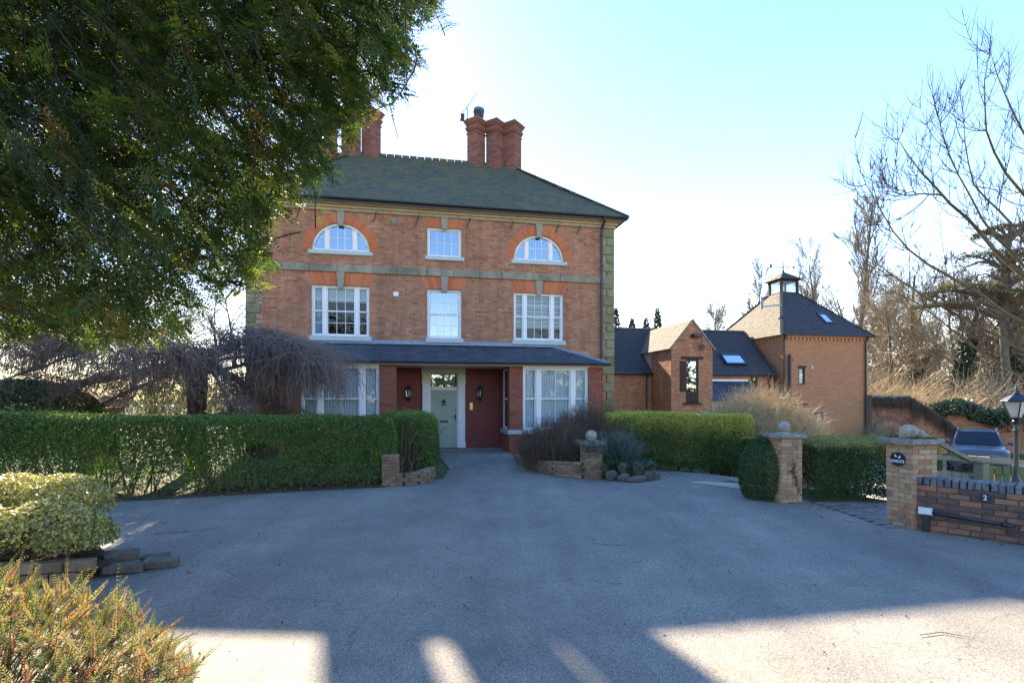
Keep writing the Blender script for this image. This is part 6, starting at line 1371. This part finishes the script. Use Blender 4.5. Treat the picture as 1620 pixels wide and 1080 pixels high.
# ---- conifer in the near corner: upright feathery shoots, some rusty
RS = np.random.RandomState(31)
JB = thing('low_conifer', 'feathery low conifer with rusty brown shoot tips in the near corner of the drive', 'conifer', (-2.6, 3.0, 0))
n = 2100; A = np.stack([RS.uniform(-1.8, .72, n), RS.uniform(-.75, .75, n), np.zeros(n)], -1)
def jt(x, y): return .90 - .34 * np.clip(x + 1.1, 0, 9) - .10 * np.clip(x + .3, 0, 9) ** 2 - .18 * np.abs(y) + .05 * np.sin(x * 5 + y * 3)
A[:, 2] = np.clip(jt(A[:, 0], A[:, 1]) * RS.uniform(.55, 1.0, n) - .1, .05, 1); k = (A[:, 0] + .6) ** 2 / 1.4 ** 2 + A[:, 1] ** 2 / .8 ** 2 < 1; A = A[k]; n = len(A)
dr = np.stack([RS.normal(.25, .45, n), RS.normal(-.15, .45, n), RS.uniform(.15, 1.0, n)], -1); Ln = RS.uniform(.10, .24, n); big = RS.rand(n) < .035; Ln[big] *= 1.6; dr[big, 2] = 1.3; Bp = A + nrm(dr) * Ln[:, None]
sd = nrm(RS.normal(0, 1, (n, 3))); V, F, kn_ = sprays_np(A, Bp, sd, RS, 16, .028, .15, -.08); V2, F2, _ = sprays_np(A, Bp, np.cross(nrm(Bp - A), sd), RS, 16, .022, .15, -.08)
ti = np.clip(RS.beta(2, 2.2, n) * .8, 0, 1); ru = fnoise(A, 4, 8) + RS.normal(0, .35, n) > .34; ti[ru] = RS.uniform(.78, 1, ru.sum()); ti[big] = np.where(RS.rand(big.sum()) < .5, 1, ti[big])
tt = np.tile(np.repeat(ti, 16), 2); tag(mesh_np('foliage', np.concatenate([V, V2]), np.concatenate([F, F2 + len(V)]), X['juniper'], JB, np.concatenate([tt, tt])), kind='stuff')
pol = []
for k in range(240):
    i = RS.randint(0, n); b = np.array([A[i, 0] * .55 - .2, A[i, 1] * .5, .02]); t = np.linspace(0, 1, 6)[:, None]; pol.append((b + (Bp[i] - b) * t + RS.normal(0, .012, (6, 3)), np.linspace(.009, .002, 6)))
for i in range(n): pol.append((np.stack([A[i] + (Bp[i] - A[i]) * x for x in (-.4, .2, .9)]), np.array([.003, .0025, .001])))
V, F = tubes_np(pol, 3); tag(mesh_np('stem', V, F, X['twig_brown'], JB, RS.rand(len(F))), kind='stuff')
# ------------------------------------------------------------------ weeping tree
RS = np.random.RandomState(37)
WT = thing('weeping_tree', 'wide leafless weeping tree with flaking trunk and purple-grey drooping twigs behind the long hedge', 'tree', (-7.55, 13.0, 0))
tr = MB(); tr.tube([(0, 0, -.1), (.02, 0, .5), (-.02, .02, 1.2), (.03, .0, 2.0), (-.05, .05, 2.9)], [.27, .21, .20, .22, .26], 14); tr.tube([(.05, -.05, 1.45), (.5, -.2, 1.32), (.95, -.25, 1.42), (1.0, -.25, 1.7)], [.10, .07, .06, .07], 8)
tr.build('trunk', X['bark_pied'], WT, True)
limbs = []; pol = []; lead = []; lead_sub = []
def curve(p0, d, L_, up, n=8, wob=.08, dr=0.):
    pts = [np.array(p0, float)]; d = np.array(d, float); s = L_ / (n - 1)
    for k in range(n - 1):
        d = nrm(d + RS.normal(0, wob, 3) + np.array([0, 0, up - dr * k / n])); pts.append(pts[-1] + d * s)
    return np.array(pts)
def weep(p, hx, hy): return p
for k in range(22):
    a = 2 * math.pi * k / 22 + RS.normal(0, .1); ca, sa = math.cos(a), math.sin(a) * .62
    Lx = (4.4 if ca < -.2 else 2.75) * RS.uniform(.8, 1.08) if abs(ca) > .35 else 3.0 * RS.uniform(.85, 1.1)
    c = curve((RS.normal(0, .05), RS.normal(0, .05), 2.55 + RS.normal(0, .15)), (ca, sa, (RS.uniform(.0, .34) if ca < 0 else RS.uniform(-.06, .14))), Lx, -.01, 10, .15, .13); cap_ = 3.5 - .25 * np.clip(c[:, 0], -1.0, 4); c[:, 2] = np.where(c[:, 2] > cap_, cap_ - .3 * np.tanh(c[:, 2] - cap_), c[:, 2]); limbs.append(c); pol.append((c, np.linspace(.065, .013, 10)))
for k in range(3):      # high leader that fans up
    a = RS.uniform(0, 6.28); c = curve((.5 + RS.normal(0, .2), RS.normal(0, .2), 2.5), (-.1 + math.cos(a) * .35, math.sin(a) * .4, 1.1), RS.uniform(1.0, 1.6), .05, 10, .12, .3); lead.append(c); pol.append((c, np.linspace(.05, .012, 10)))
sub = []
for ci, c in enumerate(limbs + lead):
    for j in range(22 if ci < len(limbs) else 7):
        i = RS.randint(3, 10); p = c[i]; d = nrm(c[min(i + 1, 9)] - c[i - 1]); a = RS.normal(0, 1, 3); a[2] = abs(a[2]) * .5; s = curve(p, d * .7 + nrm(a) * .8, RS.uniform(.5, 1.5), -.05, 8, .14, .35)
        if ci < len(limbs): cap_ = 3.75 - .28 * np.clip(s[:, 0], -1.0, 4); s[:, 2] = np.where(s[:, 2] > cap_, cap_ - .25 * np.tanh(s[:, 2] - cap_), s[:, 2])
        (sub if ci < len(limbs) else lead_sub).append(s); pol.append((s, np.linspace(.014, .005, 8)))
allc = limbs + sub + sub 
V, F = tubes_np(pol, 5); tag(mesh_np('limbs', V, F, X['twig_purple'], WT, RS.rand(len(F)) * .3 + .55), kind='stuff')
pol = []; nl_ = len(allc); allc = allc + lead_sub
for k in range(13000):
    c = allc[RS.randint(0, nl_) if k > 420 else RS.randint(nl_, len(allc))]; n_ = len(c); i = RS.randint(2, n_); p = c[i] + RS.normal(0, .03, 3); rad = nrm(np.array([p[0], p[1], 0]) + 1e-6)
    L_ = RS.uniform(.45, 1.25) if k > 420 else RS.uniform(.2, .55); L_ = min(L_, max(p[2] - (2.1 if p[0] < -1.5 else 1.75 if p[0] < 1.2 else 1.4) - RS.uniform(0, .35), .22)); t = np.linspace(0, 1, 6)[:, None]; h = rad * (RS.uniform(.25, 1.1) if p[0] < -.5 else RS.uniform(.05, .55)) + np.array([RS.normal(0, .42), RS.normal(0, .42), 0])
    pts = p + h * L_ * (1 - (1 - t) ** 2) + np.array([0, 0, -1]) * L_ * (t ** 1.5) * RS.uniform(.35, .95) + np.array([0, 0, 1]) * .12 * L_ * np.sin(t * 3.14) + np.cumsum(RS.normal(0, .032, (6, 3)), 0); pol.append((pts, np.linspace(.0062, .0028, 6)))
V, F = tubes_np(pol, 3); tag(mesh_np('weeping_twigs', V, F, X['twig_purple'], WT, np.repeat(RS.rand(len(pol)), 15)), kind='stuff')

# ------------------------------------------------------------------ evergreen boughs hanging in from above
RS = np.random.RandomState(41)
X['bark_dark'] = mat('dark_bark', [(.02, .014, .01), (.05, .035, .024)], 'noise', 9, .95, .5, 30)
YT = thing('overhanging_evergreen', 'dark evergreen tree hanging feathery needle boughs over the drive, backlit by the sun', 'tree', (-6.6, 4.4, 0))
off = np.array([-6.6, 4.4, 0])
tk = MB(); tk.tube([(0, 0, -.2), (.05, 0, 1.5), (0, .05, 4), (.1, 0, 7), (.1, .1, 10)], [.55, .42, .38, .3, .2], 14); tk.build('trunk', X['bark'], YT, True)
OUT = np.array([(-380, -160), (700, -160), (697, 5), (655, 45), (668, 95), (655, 110), (640, 150), (595, 172), (560, 212), (530, 258), (540, 280), (500, 296), (482, 310), (470, 335), (445, 350), (400, 372), (395, 395), (445, 410), (440, 425), (400, 428), (375, 445), (388, 468), (360, 455), (350, 470), (315, 500), (300, 520), (290, 545), (240, 545), (150, 552), (110, 540), (70, 520), (40, 545), (-60, 560), (-380, 500)], float)
def inside(x, y):
    c = np.zeros(len(x), bool); n = len(OUT)
    for i in range(n):
        x0, y0 = OUT[i]; x1, y1 = OUT[(i + 1) % n]; k = ((y0 > y) != (y1 > y)); c ^= k & (x < (x1 - x0) * (y - y0) / (y1 - y0 + 1e-9) + x0)
    return c
def hn(x, y, s, sd): return fnoise(np.stack([x, y, 0 * x], -1), s, sd)
# boughs: woody limbs from the trunk spreading out and down through the crown
bough = []
for k in range(13):
    py = RS.uniform(-120, 430); px = RS.uniform(80, 560) * (1 - max(py - 250, 0) / 700); Y = RS.uniform(3.0, 5.2)
    if not inside(np.array([px]), np.array([float(py)]))[0]: continue
    e = np.array(at(px, py, Y)) - off; s = np.array([.1, 0, e[2] + RS.uniform(.4, 1.8)]); t = np.linspace(0, 1, 12)[:, None]
    c = s + (e - s) * t + np.array([0, 0, 1]) * .45 * np.sin(t * 3.14) * RS.uniform(.2, 1.4) + np.cumsum(RS.normal(0, .06, (12, 3)), 0); bough.append((c, np.linspace(.065, .010, 12)))
V, F = tubes_np(bough, 6); tag(mesh_np('boughs', V, F, X['bark_dark'], YT), kind='stuff')
# branchlets: axis runs outwards and droops, carries feathery side sprays
N = 6000; px = RS.uniform(-370, 700, N); py = RS.uniform(-150, 556, N); k = inside(px, py); px, py = px[k], py[k]
dn = hn(px, py, .022, 3) * .6 + hn(px, py, .05, 4) * .5; low = np.clip((py - 250) / 300, 0, 1); k = RS.rand(len(px)) < np.clip(1.05 - np.clip(dn + .05, 0, 1) * (.75 + .8 * low) - .2 * low, .05, 1); px, py = px[k], py[k]; n = len(px)
Yd = RS.uniform(2.6, 5.3, n)
tip = np.stack([(px - 810) / FPX * Yd, Yd, HC + (630 - py) / FPX * Yd], -1) - off
outw = nrm(np.stack([RS.normal(.62, .5, n), RS.normal(-.1, .55, n), RS.normal(-.55, .38, n)], -1)); L_ = RS.uniform(.28, .6, n); edge_tip = tip
base = tip - outw * L_[:, None] + np.array([0, 0, .08])
sp = []; A = []; Bq = []; Sd = []; NL = []; TI = []; pol = []
tb = np.clip(RS.beta(1.8, 3, n) * .75 + hn(px, py, .012, 7) * .15, 0, .78); edge_ = np.clip((px - 330) / 260, 0, 1) * .5 + np.clip((py - 330) / 200, 0, 1) * .5; tb = np.clip(tb + edge_ * RS.uniform(0, .55, n), 0, .80); br = RS.rand(n) < .035; tb[br] = 1  # branchlets near the crown's edge tinted yellower, imitating backlight
for i in range(n):
    d = outw[i]; upv = np.array([0, 0, 1.]); s = nrm(np.cross(d, upv) + RS.normal(0, .25, 3)); q = 9; t = np.linspace(.0, 1, q); droop = .14 * L_[i]
    ax = base[i] + (tip[i] - base[i]) * t[:, None] - upv * (droop * t ** 2)[:, None] + upv * droop * t[:, None]
    pol.append((ax, np.linspace(.0055, .0015, q)))
    for j in range(1, q):
        for sg in (-1, 1):
            if RS.rand() < .28: continue
            l = (.22 - .12 * t[j]) * RS.uniform(.7, 1.25); v = nrm(d * .8 + sg * s * .75 - upv * RS.uniform(-.05, .45)); A.append(ax[j]); Bq.append(ax[j] + v * l); Sd.append(np.cross(v, nrm(np.cross(d, s)) + RS.normal(0, .3, 3))); TI.append(tb[i] + RS.normal(0, .05))
    A.append(ax[-2]); Bq.append(tip[i] + d * .05); Sd.append(s); TI.append(tb[i])
A = np.array(A); Bq = np.array(Bq); Sd = np.array(Sd); TI = np.clip(np.array(TI), 0, 1)
kk = 9; V, F, _ = sprays_np(A, Bq, Sd, RS, kk, .034, .19, .2); tt = np.tile(np.repeat(TI, kk), 2)
tag(mesh_np('foliage', V.astype(np.float32), F, X['yew'], YT, tt), kind='stuff'); print('yew needles', len(F))
V, F = tubes_np(pol, 3); tag(mesh_np('branchlets', V, F, X['bark_dark'], YT), kind='stuff')
hang = np.array([at(660, 92, 3.6), at(655, 112, 3.6), at(632, 150, 3.62), at(618, 168, 3.62), at(622, 190, 3.64), at(630, 220, 3.64)]) - off
V, F = tubes_np([(hang, np.linspace(.006, .003, 6))], 5); mesh_np('hanging_twig', V, F, X['twig_brown'], YT, np.full(len(F), .2))

# ------------------------------------------------------------------ bare trees behind and beside
def grow(pol, rs, p, d, L_, r, lvl, P):
    n = 6; pts = [np.array(p, float)]; d = nrm(np.array(d, float)); s = L_ / (n - 1)
    for k in range(n - 1): d = nrm(d + rs.normal(0, P['wob'], 3) + np.array([0, 0, P['up']])); pts.append(pts[-1] + d * s)
    pts = np.array(pts); r1 = r * (.35 if lvl else .25); pol.append((pts, np.linspace(r, max(r1, P['rmin']), n)))
    if lvl >= P['lv']: return
    for k in range(P['n'][lvl]):
        t = rs.uniform(P['t0'][lvl], 1); i = t * (n - 1); i0 = min(int(i), n - 2); q = pts[i0] + (pts[i0 + 1] - pts[i0]) * (i - i0); dd = nrm(pts[i0 + 1] - pts[i0]); a = nrm(np.cross(dd, rs.normal(0, 1, 3))); an = R(P['ang'][lvl]) * rs.uniform(.7, 1.25)
        nd = dd * math.cos(an) + a * math.sin(an); rr = r + (max(r1, P['rmin']) - r) * t; grow(pol, rs, q, nd, L_ * P['lr'][lvl] * (1.15 - .65 * t) * rs.uniform(.75, 1.2), max(rr * P['rr'], P['rmin']), lvl + 1, P)
POP = dict(lv=3, n=[46, 10, 5], t0=[.22, .2, .2], ang=[26, 26, 32], lr=[.30, .42, .45], wob=.05, up=.06, rr=.42, rmin=.014)
BRD = dict(lv=3, n=[20, 12, 7], t0=[.38, .25, .2], ang=[50, 44, 42], lr=[.46, .5, .5], wob=.13, up=.05, rr=.5, rmin=.011)
def bare_tree(label, x, y, h, r, P, seed, m='twig_far', lean=(0, 0), sides=4, ivy=0, group='leafless trees beyond the outbuildings'):
    rs = np.random.RandomState(seed); z0 = float(g(x, y)); o = thing('bare_tree', label, 'tree', (x, y, z0 - .1), 0, group); pol = []
    grow(pol, rs, (0, 0, 0), (lean[0], lean[1], 1), h, r, 0, P)
    V, F = tubes_np(pol[:1], 8); mesh_np('trunk', V, F, X['bark'], o, smooth=True)
    V, F = tubes_np(pol[1:], 3); tag(mesh_np('crown', V, F, X[m], o, rs.rand(len(F))), kind='stuff')
    if ivy:
        n = 2600; c = pol[0][0]; t = rs.rand(n) ** 1.2 * ivy; i = t * 5; i0 = np.clip(i.astype(int), 0, 4); p = c[i0] + (c[i0 + 1] - c[i0]) * (i - i0)[:, None]; a = rs.uniform(0, 6.28, n); rad = (r * 1.1 + .45 * rs.rand(n) ** 1.5) * (1.3 - .5 * t / ivy); P_ = p + np.stack([np.cos(a) * rad, np.sin(a) * rad, rs.normal(0, .1, n)], -1)
        V, F = leaves_np(P_, np.stack([np.cos(a), np.sin(a), .4 + 0 * a], -1), rs.uniform(.14, .26, n), rs, .8); tag(mesh_np('ivy', V, F, X['ivy'], o, rs.beta(2, 3, n)), kind='stuff')
    return o
def wx(px, Y): return (px - 810) / FPX * Y
bare_tree('tallest slim poplar-like bare tree directly behind the dovecote roof edge', wx(1352, 44), 44, 17.2, .26, POP, 71, ivy=.34)
bare_tree('slender bare tree standing just beside the dovecote lantern on the woodland side', wx(1290, 50), 50, 15.6, .2, POP, 72)
bare_tree('feathery bare tree rising over the barn roof next to the dovecote lantern', wx(1190, 52), 52, 14.2, .2, POP, 73)
bare_tree('pale thin bare tree farthest off above the low barn ridge', wx(1120, 58), 58, 12.6, .15, POP, 74)
bare_tree('small crooked bare tree peeping over the barn ridge under the feathery one', wx(1160, 40), 40, 8.0, .16, BRD, 75)
for i, (px, Y, h, r, lab, iv) in enumerate([(1400, 38, 9.5, .2, 'spreading bare tree just beyond the dovecote downpipe corner', .3), (1468, 40, 12.5, .26, 'straight dark-trunked tree leading the pair above the ivy wall', .5), (1502, 37, 11.5, .30, 'ivy-clad straight trunk above the silver car roof', .62),
                                            (1548, 42, 11, .3, 'thickly ivied broad trunk behind the lamp post', .8), (1612, 36, 10.5, .32, 'ivied woodland tree half hidden by the overhanging branches', .7), (1435, 55, 13, .2, 'thin bare woodland tree between the dovecote and the trunk pair', 0), (1585, 60, 13, .22, 'distant bare woodland tree under the cedar crown', 0), (1415, 46, 11, .18, 'bare woodland tree close behind the dovecote roof corner', 0), (1482, 50, 14, .22, 'tall bare woodland tree between the dark trunk and the ivy-clad trunk', 0),
                                            (1530, 52, 13, .22, 'bare woodland tree just short of the thickly ivied trunk', .4), (1604, 48, 14, .22, 'bare woodland tree above the lamp post lantern', .3), (1455, 44, 9, .14, 'low leaning bare tree at the woodland edge over the garden wall coping', 0)]):
    bare_tree(lab, wx(px, Y), Y, h, r, BRD, 80 + i, ivy=iv, group='woodland trees beyond the ivy wall')
# tree belt behind the viewer, mirrored in the window glass
rs = np.random.RandomState(95); n = 16000; P = np.stack([rs.uniform(-140, 140, n), rs.uniform(-85, -65, n), np.zeros(n)], -1); P[:, 2] = rs.rand(n) * (9 + 3 * np.sin(P[:, 0] * .21) + 2 * np.sin(P[:, 0] * .53 + 1)) - .5
V, F = leaves_np(P, rs.normal(0, 1, (n, 3)), rs.uniform(.9, 1.8, n), rs, .6); tag(mesh_np('far_woods', V, F, X['conif'], None, rs.rand(n)), kind='stuff')
# cedar with flat tiers
RS = np.random.RandomState(43)
CE = thing('cedar_tree', 'old cedar with flat layered needle tiers towering over the woodland', 'tree', (wx(1590, 34), 34, -1.1))
tk = MB(); tk.tube([(0, 0, 0), (.1, 0, 4), (-.1, .1, 8), (.2, 0, 11), (.3, 0, 13.5)], [.27, .24, .2, .16, .08], 12); tk.build('trunk', X['bark'], CE, True)
P = []; pol = []
for (cx_, cz_, w_, n) in ((.4, 13.6, 2.1, 2600), (-.8, 11.9, 3.0, 3000), (1.2, 11.0, 3.0, 2600), (-2.6, 9.9, 2.7, 2600), (.4, 9.5, 3.2, 2400), (-3.9, 8.9, 1.9, 1200), (2.5, 8.4, 2.6, 1500)):
    a = RS.uniform(0, 6.28, n); q = np.sqrt(RS.rand(n)); p = np.stack([cx_ + np.cos(a) * q * w_, np.sin(a) * q * w_ * .8, cz_ - .5 * q ** 2 + RS.normal(0, .10, n)], -1); k = fnoise(p, 2.6, int(cz_ * 10)) > .10; P.append(p[k])
    for k in range(14):
        a = RS.uniform(0, 6.28); e = np.array([cx_ + math.cos(a) * w_ * .85, math.sin(a) * w_ * .7, cz_ - .35]); s = np.array([.1, 0, cz_ - 1.2]); t = np.linspace(0, 1, 7)[:, None]; pol.append((s + (e - s) * t + np.array([0, 0, .5]) * np.sin(t * 3.14) + RS.normal(0, .05, (7, 3)), np.linspace(.12, .02, 7)))
P = np.concatenate(P); V, F = leaves_np(P, np.tile([0, 0, 1.], (len(P), 1)), RS.uniform(.14, .28, len(P)), RS, .45, .5); tag(mesh_np('crown', V, F, X['cedar'], CE, RS.beta(2.6, 1.8, len(P))), kind='stuff')
V, F = tubes_np(pol, 5); tag(mesh_np('limbs', V, F, X['bark'], CE), kind='stuff')
# far conifer tops over the barn
for i, (px, Y, h, lab) in enumerate([(974, 70, 14.4, 'dark conifer top showing between the house corner and the barn roof'), (1000, 72, 13.4, 'lowest of the conifer tops over the barn roof'), (1040, 70, 14.3, 'broad conifer top above the middle of the barn roof'), (1022, 74, 13.9, 'small conifer top between its taller neighbours over the barn')]):
    o = thing('conifer_tree', lab, 'tree', (wx(px, Y), Y, -1), 0, 'conifer tops beyond the barn'); n = 1500; t = RS.rand(n) ** .7; z = h * (1 - .62 * t); a = RS.uniform(0, 6.28, n); r = .15 + 2.3 * t * (.55 + .45 * np.sin(z * 6) ** 2) * RS.uniform(.5, 1, n)
    P = np.stack([np.cos(a) * r, np.sin(a) * r, z], -1); V, F = leaves_np(P, np.stack([np.cos(a), np.sin(a), .6 + 0 * a], -1), RS.uniform(.3, .6, n), RS, .45); tag(mesh_np('crown', V, F, X['conif'], o, RS.rand(n)), kind='stuff'); MB().tube([(0, 0, 0), (0, 0, h * .9)], [.2, .05], 6).build('trunk', X['bark'], o)
# undergrowth and far woods: uncountable
def thicket(name, n, xs, ys, h, m, seed, rad=.014, lean=.35):
    rs = np.random.RandomState(seed); pol = []
    for k in range(n):
        x, y = rs.uniform(*xs), rs.uniform(*ys); L_ = h * rs.uniform(.45, 1.1); d = nrm(np.array([rs.normal(0, lean), rs.normal(0, lean), 1])); t = np.linspace(0, 1, 6)[:, None]; b = np.array([x, y, float(g(x, y)) - .1])
        pts = b + d * L_ * t + np.array([rs.normal(0, .3), rs.normal(0, .3), -.2]) * L_ * t ** 2 + np.cumsum(rs.normal(0, .03 * L_, (6, 3)), 0); pol.append((pts, np.linspace(rad * 1.3, rad * .5, 6)))
        for j in range(5):
            i = rs.randint(1, 6); e = nrm(d + rs.normal(0, .6, 3)) * L_ * rs.uniform(.15, .4); pol.append((np.stack([pts[i] + e * q for q in (0, .33, .66, 1)]) + rs.normal(0, .03, (4, 3)), np.linspace(rad * .7, rad * .35, 4)))
    V, F = tubes_np(pol, 3); tag(mesh_np(name, V, F, X[m], None, rs.rand(len(F))), kind='stuff')
thicket('undergrowth', 2600, (19.5, 36), (31, 38), 4.6, 'twig_pale', 91)
thicket('undergrowth', 1500, (22, 48), (38, 50), 7.5, 'twig_far', 92, .02)
thicket('far_woods', 1500, (-75, -14), (55, 75), 5.5, 'twig_far', 93, .03)
thicket('far_woods', 1500, (30, 75), (52, 75), 12, 'twig_far', 94, .03)

# ------------------------------------------------------------------ near tree with upright shoots, trunk just out of view
RS = np.random.RandomState(47)
NT = thing('branching_tree', 'leafless tree reaching long olive limbs with upright shoots in over the gate', 'tree', (11.6, 10.6, 0))
off = np.array([11.6, 10.6, 0]); LM = []
def limb(pts, r0, r1): LM.append((np.array([np.array(at(*p)) for p in pts]) - off, r0, r1))
limb([(1760, 640, 10.6), (1700, 590, 10.5), (1610, 547, 10.3), (1493, 488, 10), (1430, 446, 9.8), (1385, 416, 9.6), (1360, 396, 9.5)], .05, .006)
limb([(1770, 620, 10.6), (1700, 555, 10.3), (1620, 513, 10), (1527, 449, 9.7), (1440, 404, 9.4), (1407, 360, 9.3), (1370, 290, 9.2)], .055, .006)
limb([(1760, 600, 10.6), (1690, 490, 10.8), (1625, 445, 10.9), (1579, 400, 11), (1538, 355, 11), (1490, 308, 11.1), (1449, 267, 11.2), (1421, 220, 11.2)], .08, .007)
limb([(1490, 308, 11.1), (1440, 306, 11), (1412, 295, 10.9), (1397, 286, 10.8)], .02, .005)
limb([(1770, 560, 10.7), (1720, 420, 10.4), (1660, 350, 10.2), (1600, 290, 10), (1565, 235, 10), (1553, 180, 9.9), (1563, 85, 9.8)], .055, .006)
limb([(1760, 520, 10.8), (1720, 330, 10.9), (1660, 260, 11), (1618, 213, 11), (1596, 170, 11), (1581, 124, 11), (1566, 88, 11)], .06, .006)
limb([(1770, 600, 10.4), (1690, 500, 9.6), (1640, 440, 9.2), (1560, 360, 9), (1500, 250, 8.9), (1490, 195, 8.9)], .05, .005)
limb([(1760, 560, 10.4), (1660, 430, 10.4), (1590, 340, 10.4), (1540, 300, 10.4), (1524, 230, 10.4), (1521, 165, 10.4)], .04, .005)
limb([(1760, 640, 10.7), (1680, 610, 11), (1600, 590, 11.2), (1530, 540, 11.2), (1440, 470, 11.2), (1390, 456, 11.2)], .04, .005)
pol = []; sm_ = []
for c, r0, r1 in LM:
    s = np.concatenate([[0], np.cumsum(np.linalg.norm(np.diff(c, axis=0), axis=1))]); u = np.linspace(0, s[-1], 16); q = np.stack([np.interp(u, s, c[:, k]) for k in range(3)], -1); q[1:-1] = (q[:-2] + 2 * q[1:-1] + q[2:]) / 4; q += RS.normal(0, .012, q.shape); pol.append((q, np.linspace(r0, r1, 16))); sm_.append(q)
V, F = tubes_np(pol, 7); tag(mesh_np('limbs', V, F, X['twig_olive'], NT, RS.rand(len(F)), True), kind='stuff')
pol = []; lv1 = []
for q in sm_:
    for k in range(24):
        i = RS.randint(2, 16); p = q[i]; d = nrm(q[min(i + 1, 15)] - q[i - 1]); a = nrm(np.cross(d, (0, 1, 0)) * RS.choice([-1, 1]) + RS.normal(0, .5, 3)); L_ = RS.uniform(.5, 1.9) * (1.15 - i / 25); n = 8; pts = [p]; dd = nrm(d * .7 + a * .8)
        for j in range(n - 1): dd = nrm(dd + np.array([0, 0, .26]) + RS.normal(0, .07, 3)); pts.append(pts[-1] + dd * L_ / (n - 1))
        pts = np.array(pts); pol.append((pts, np.linspace(.009, .0028, n))); lv1.append(pts)
for pts in lv1:
    for j in range(8):
        i = RS.randint(1, 7); d = nrm(pts[i + 1] - pts[i]); a = nrm(np.cross(d, RS.normal(0, 1, 3))); dd = nrm(d * .75 + a * .7); L_ = RS.uniform(.15, .6); t = [pts[i]]
        for k in range(5): dd = nrm(dd + np.array([0, 0, .15]) + RS.normal(0, .06, 3)); t.append(t[-1] + dd * L_ / 5)
        pol.append((np.array(t), np.linspace(.0055, .0026, 6)))
V, F = tubes_np(pol, 4); tag(mesh_np('shoots', V, F, X['twig_brown'], NT, RS.rand(len(F)) * .5), kind='stuff')
tk = MB(); tk.tube([(0, 0, -.2), (.1, 0, 1), (0, .1, 2.2), (.2, .1, 3.6), (.4, 0, 6)], [.35, .27, .24, .18, .1], 12); tk.build('trunk', X['bark'], NT, True)
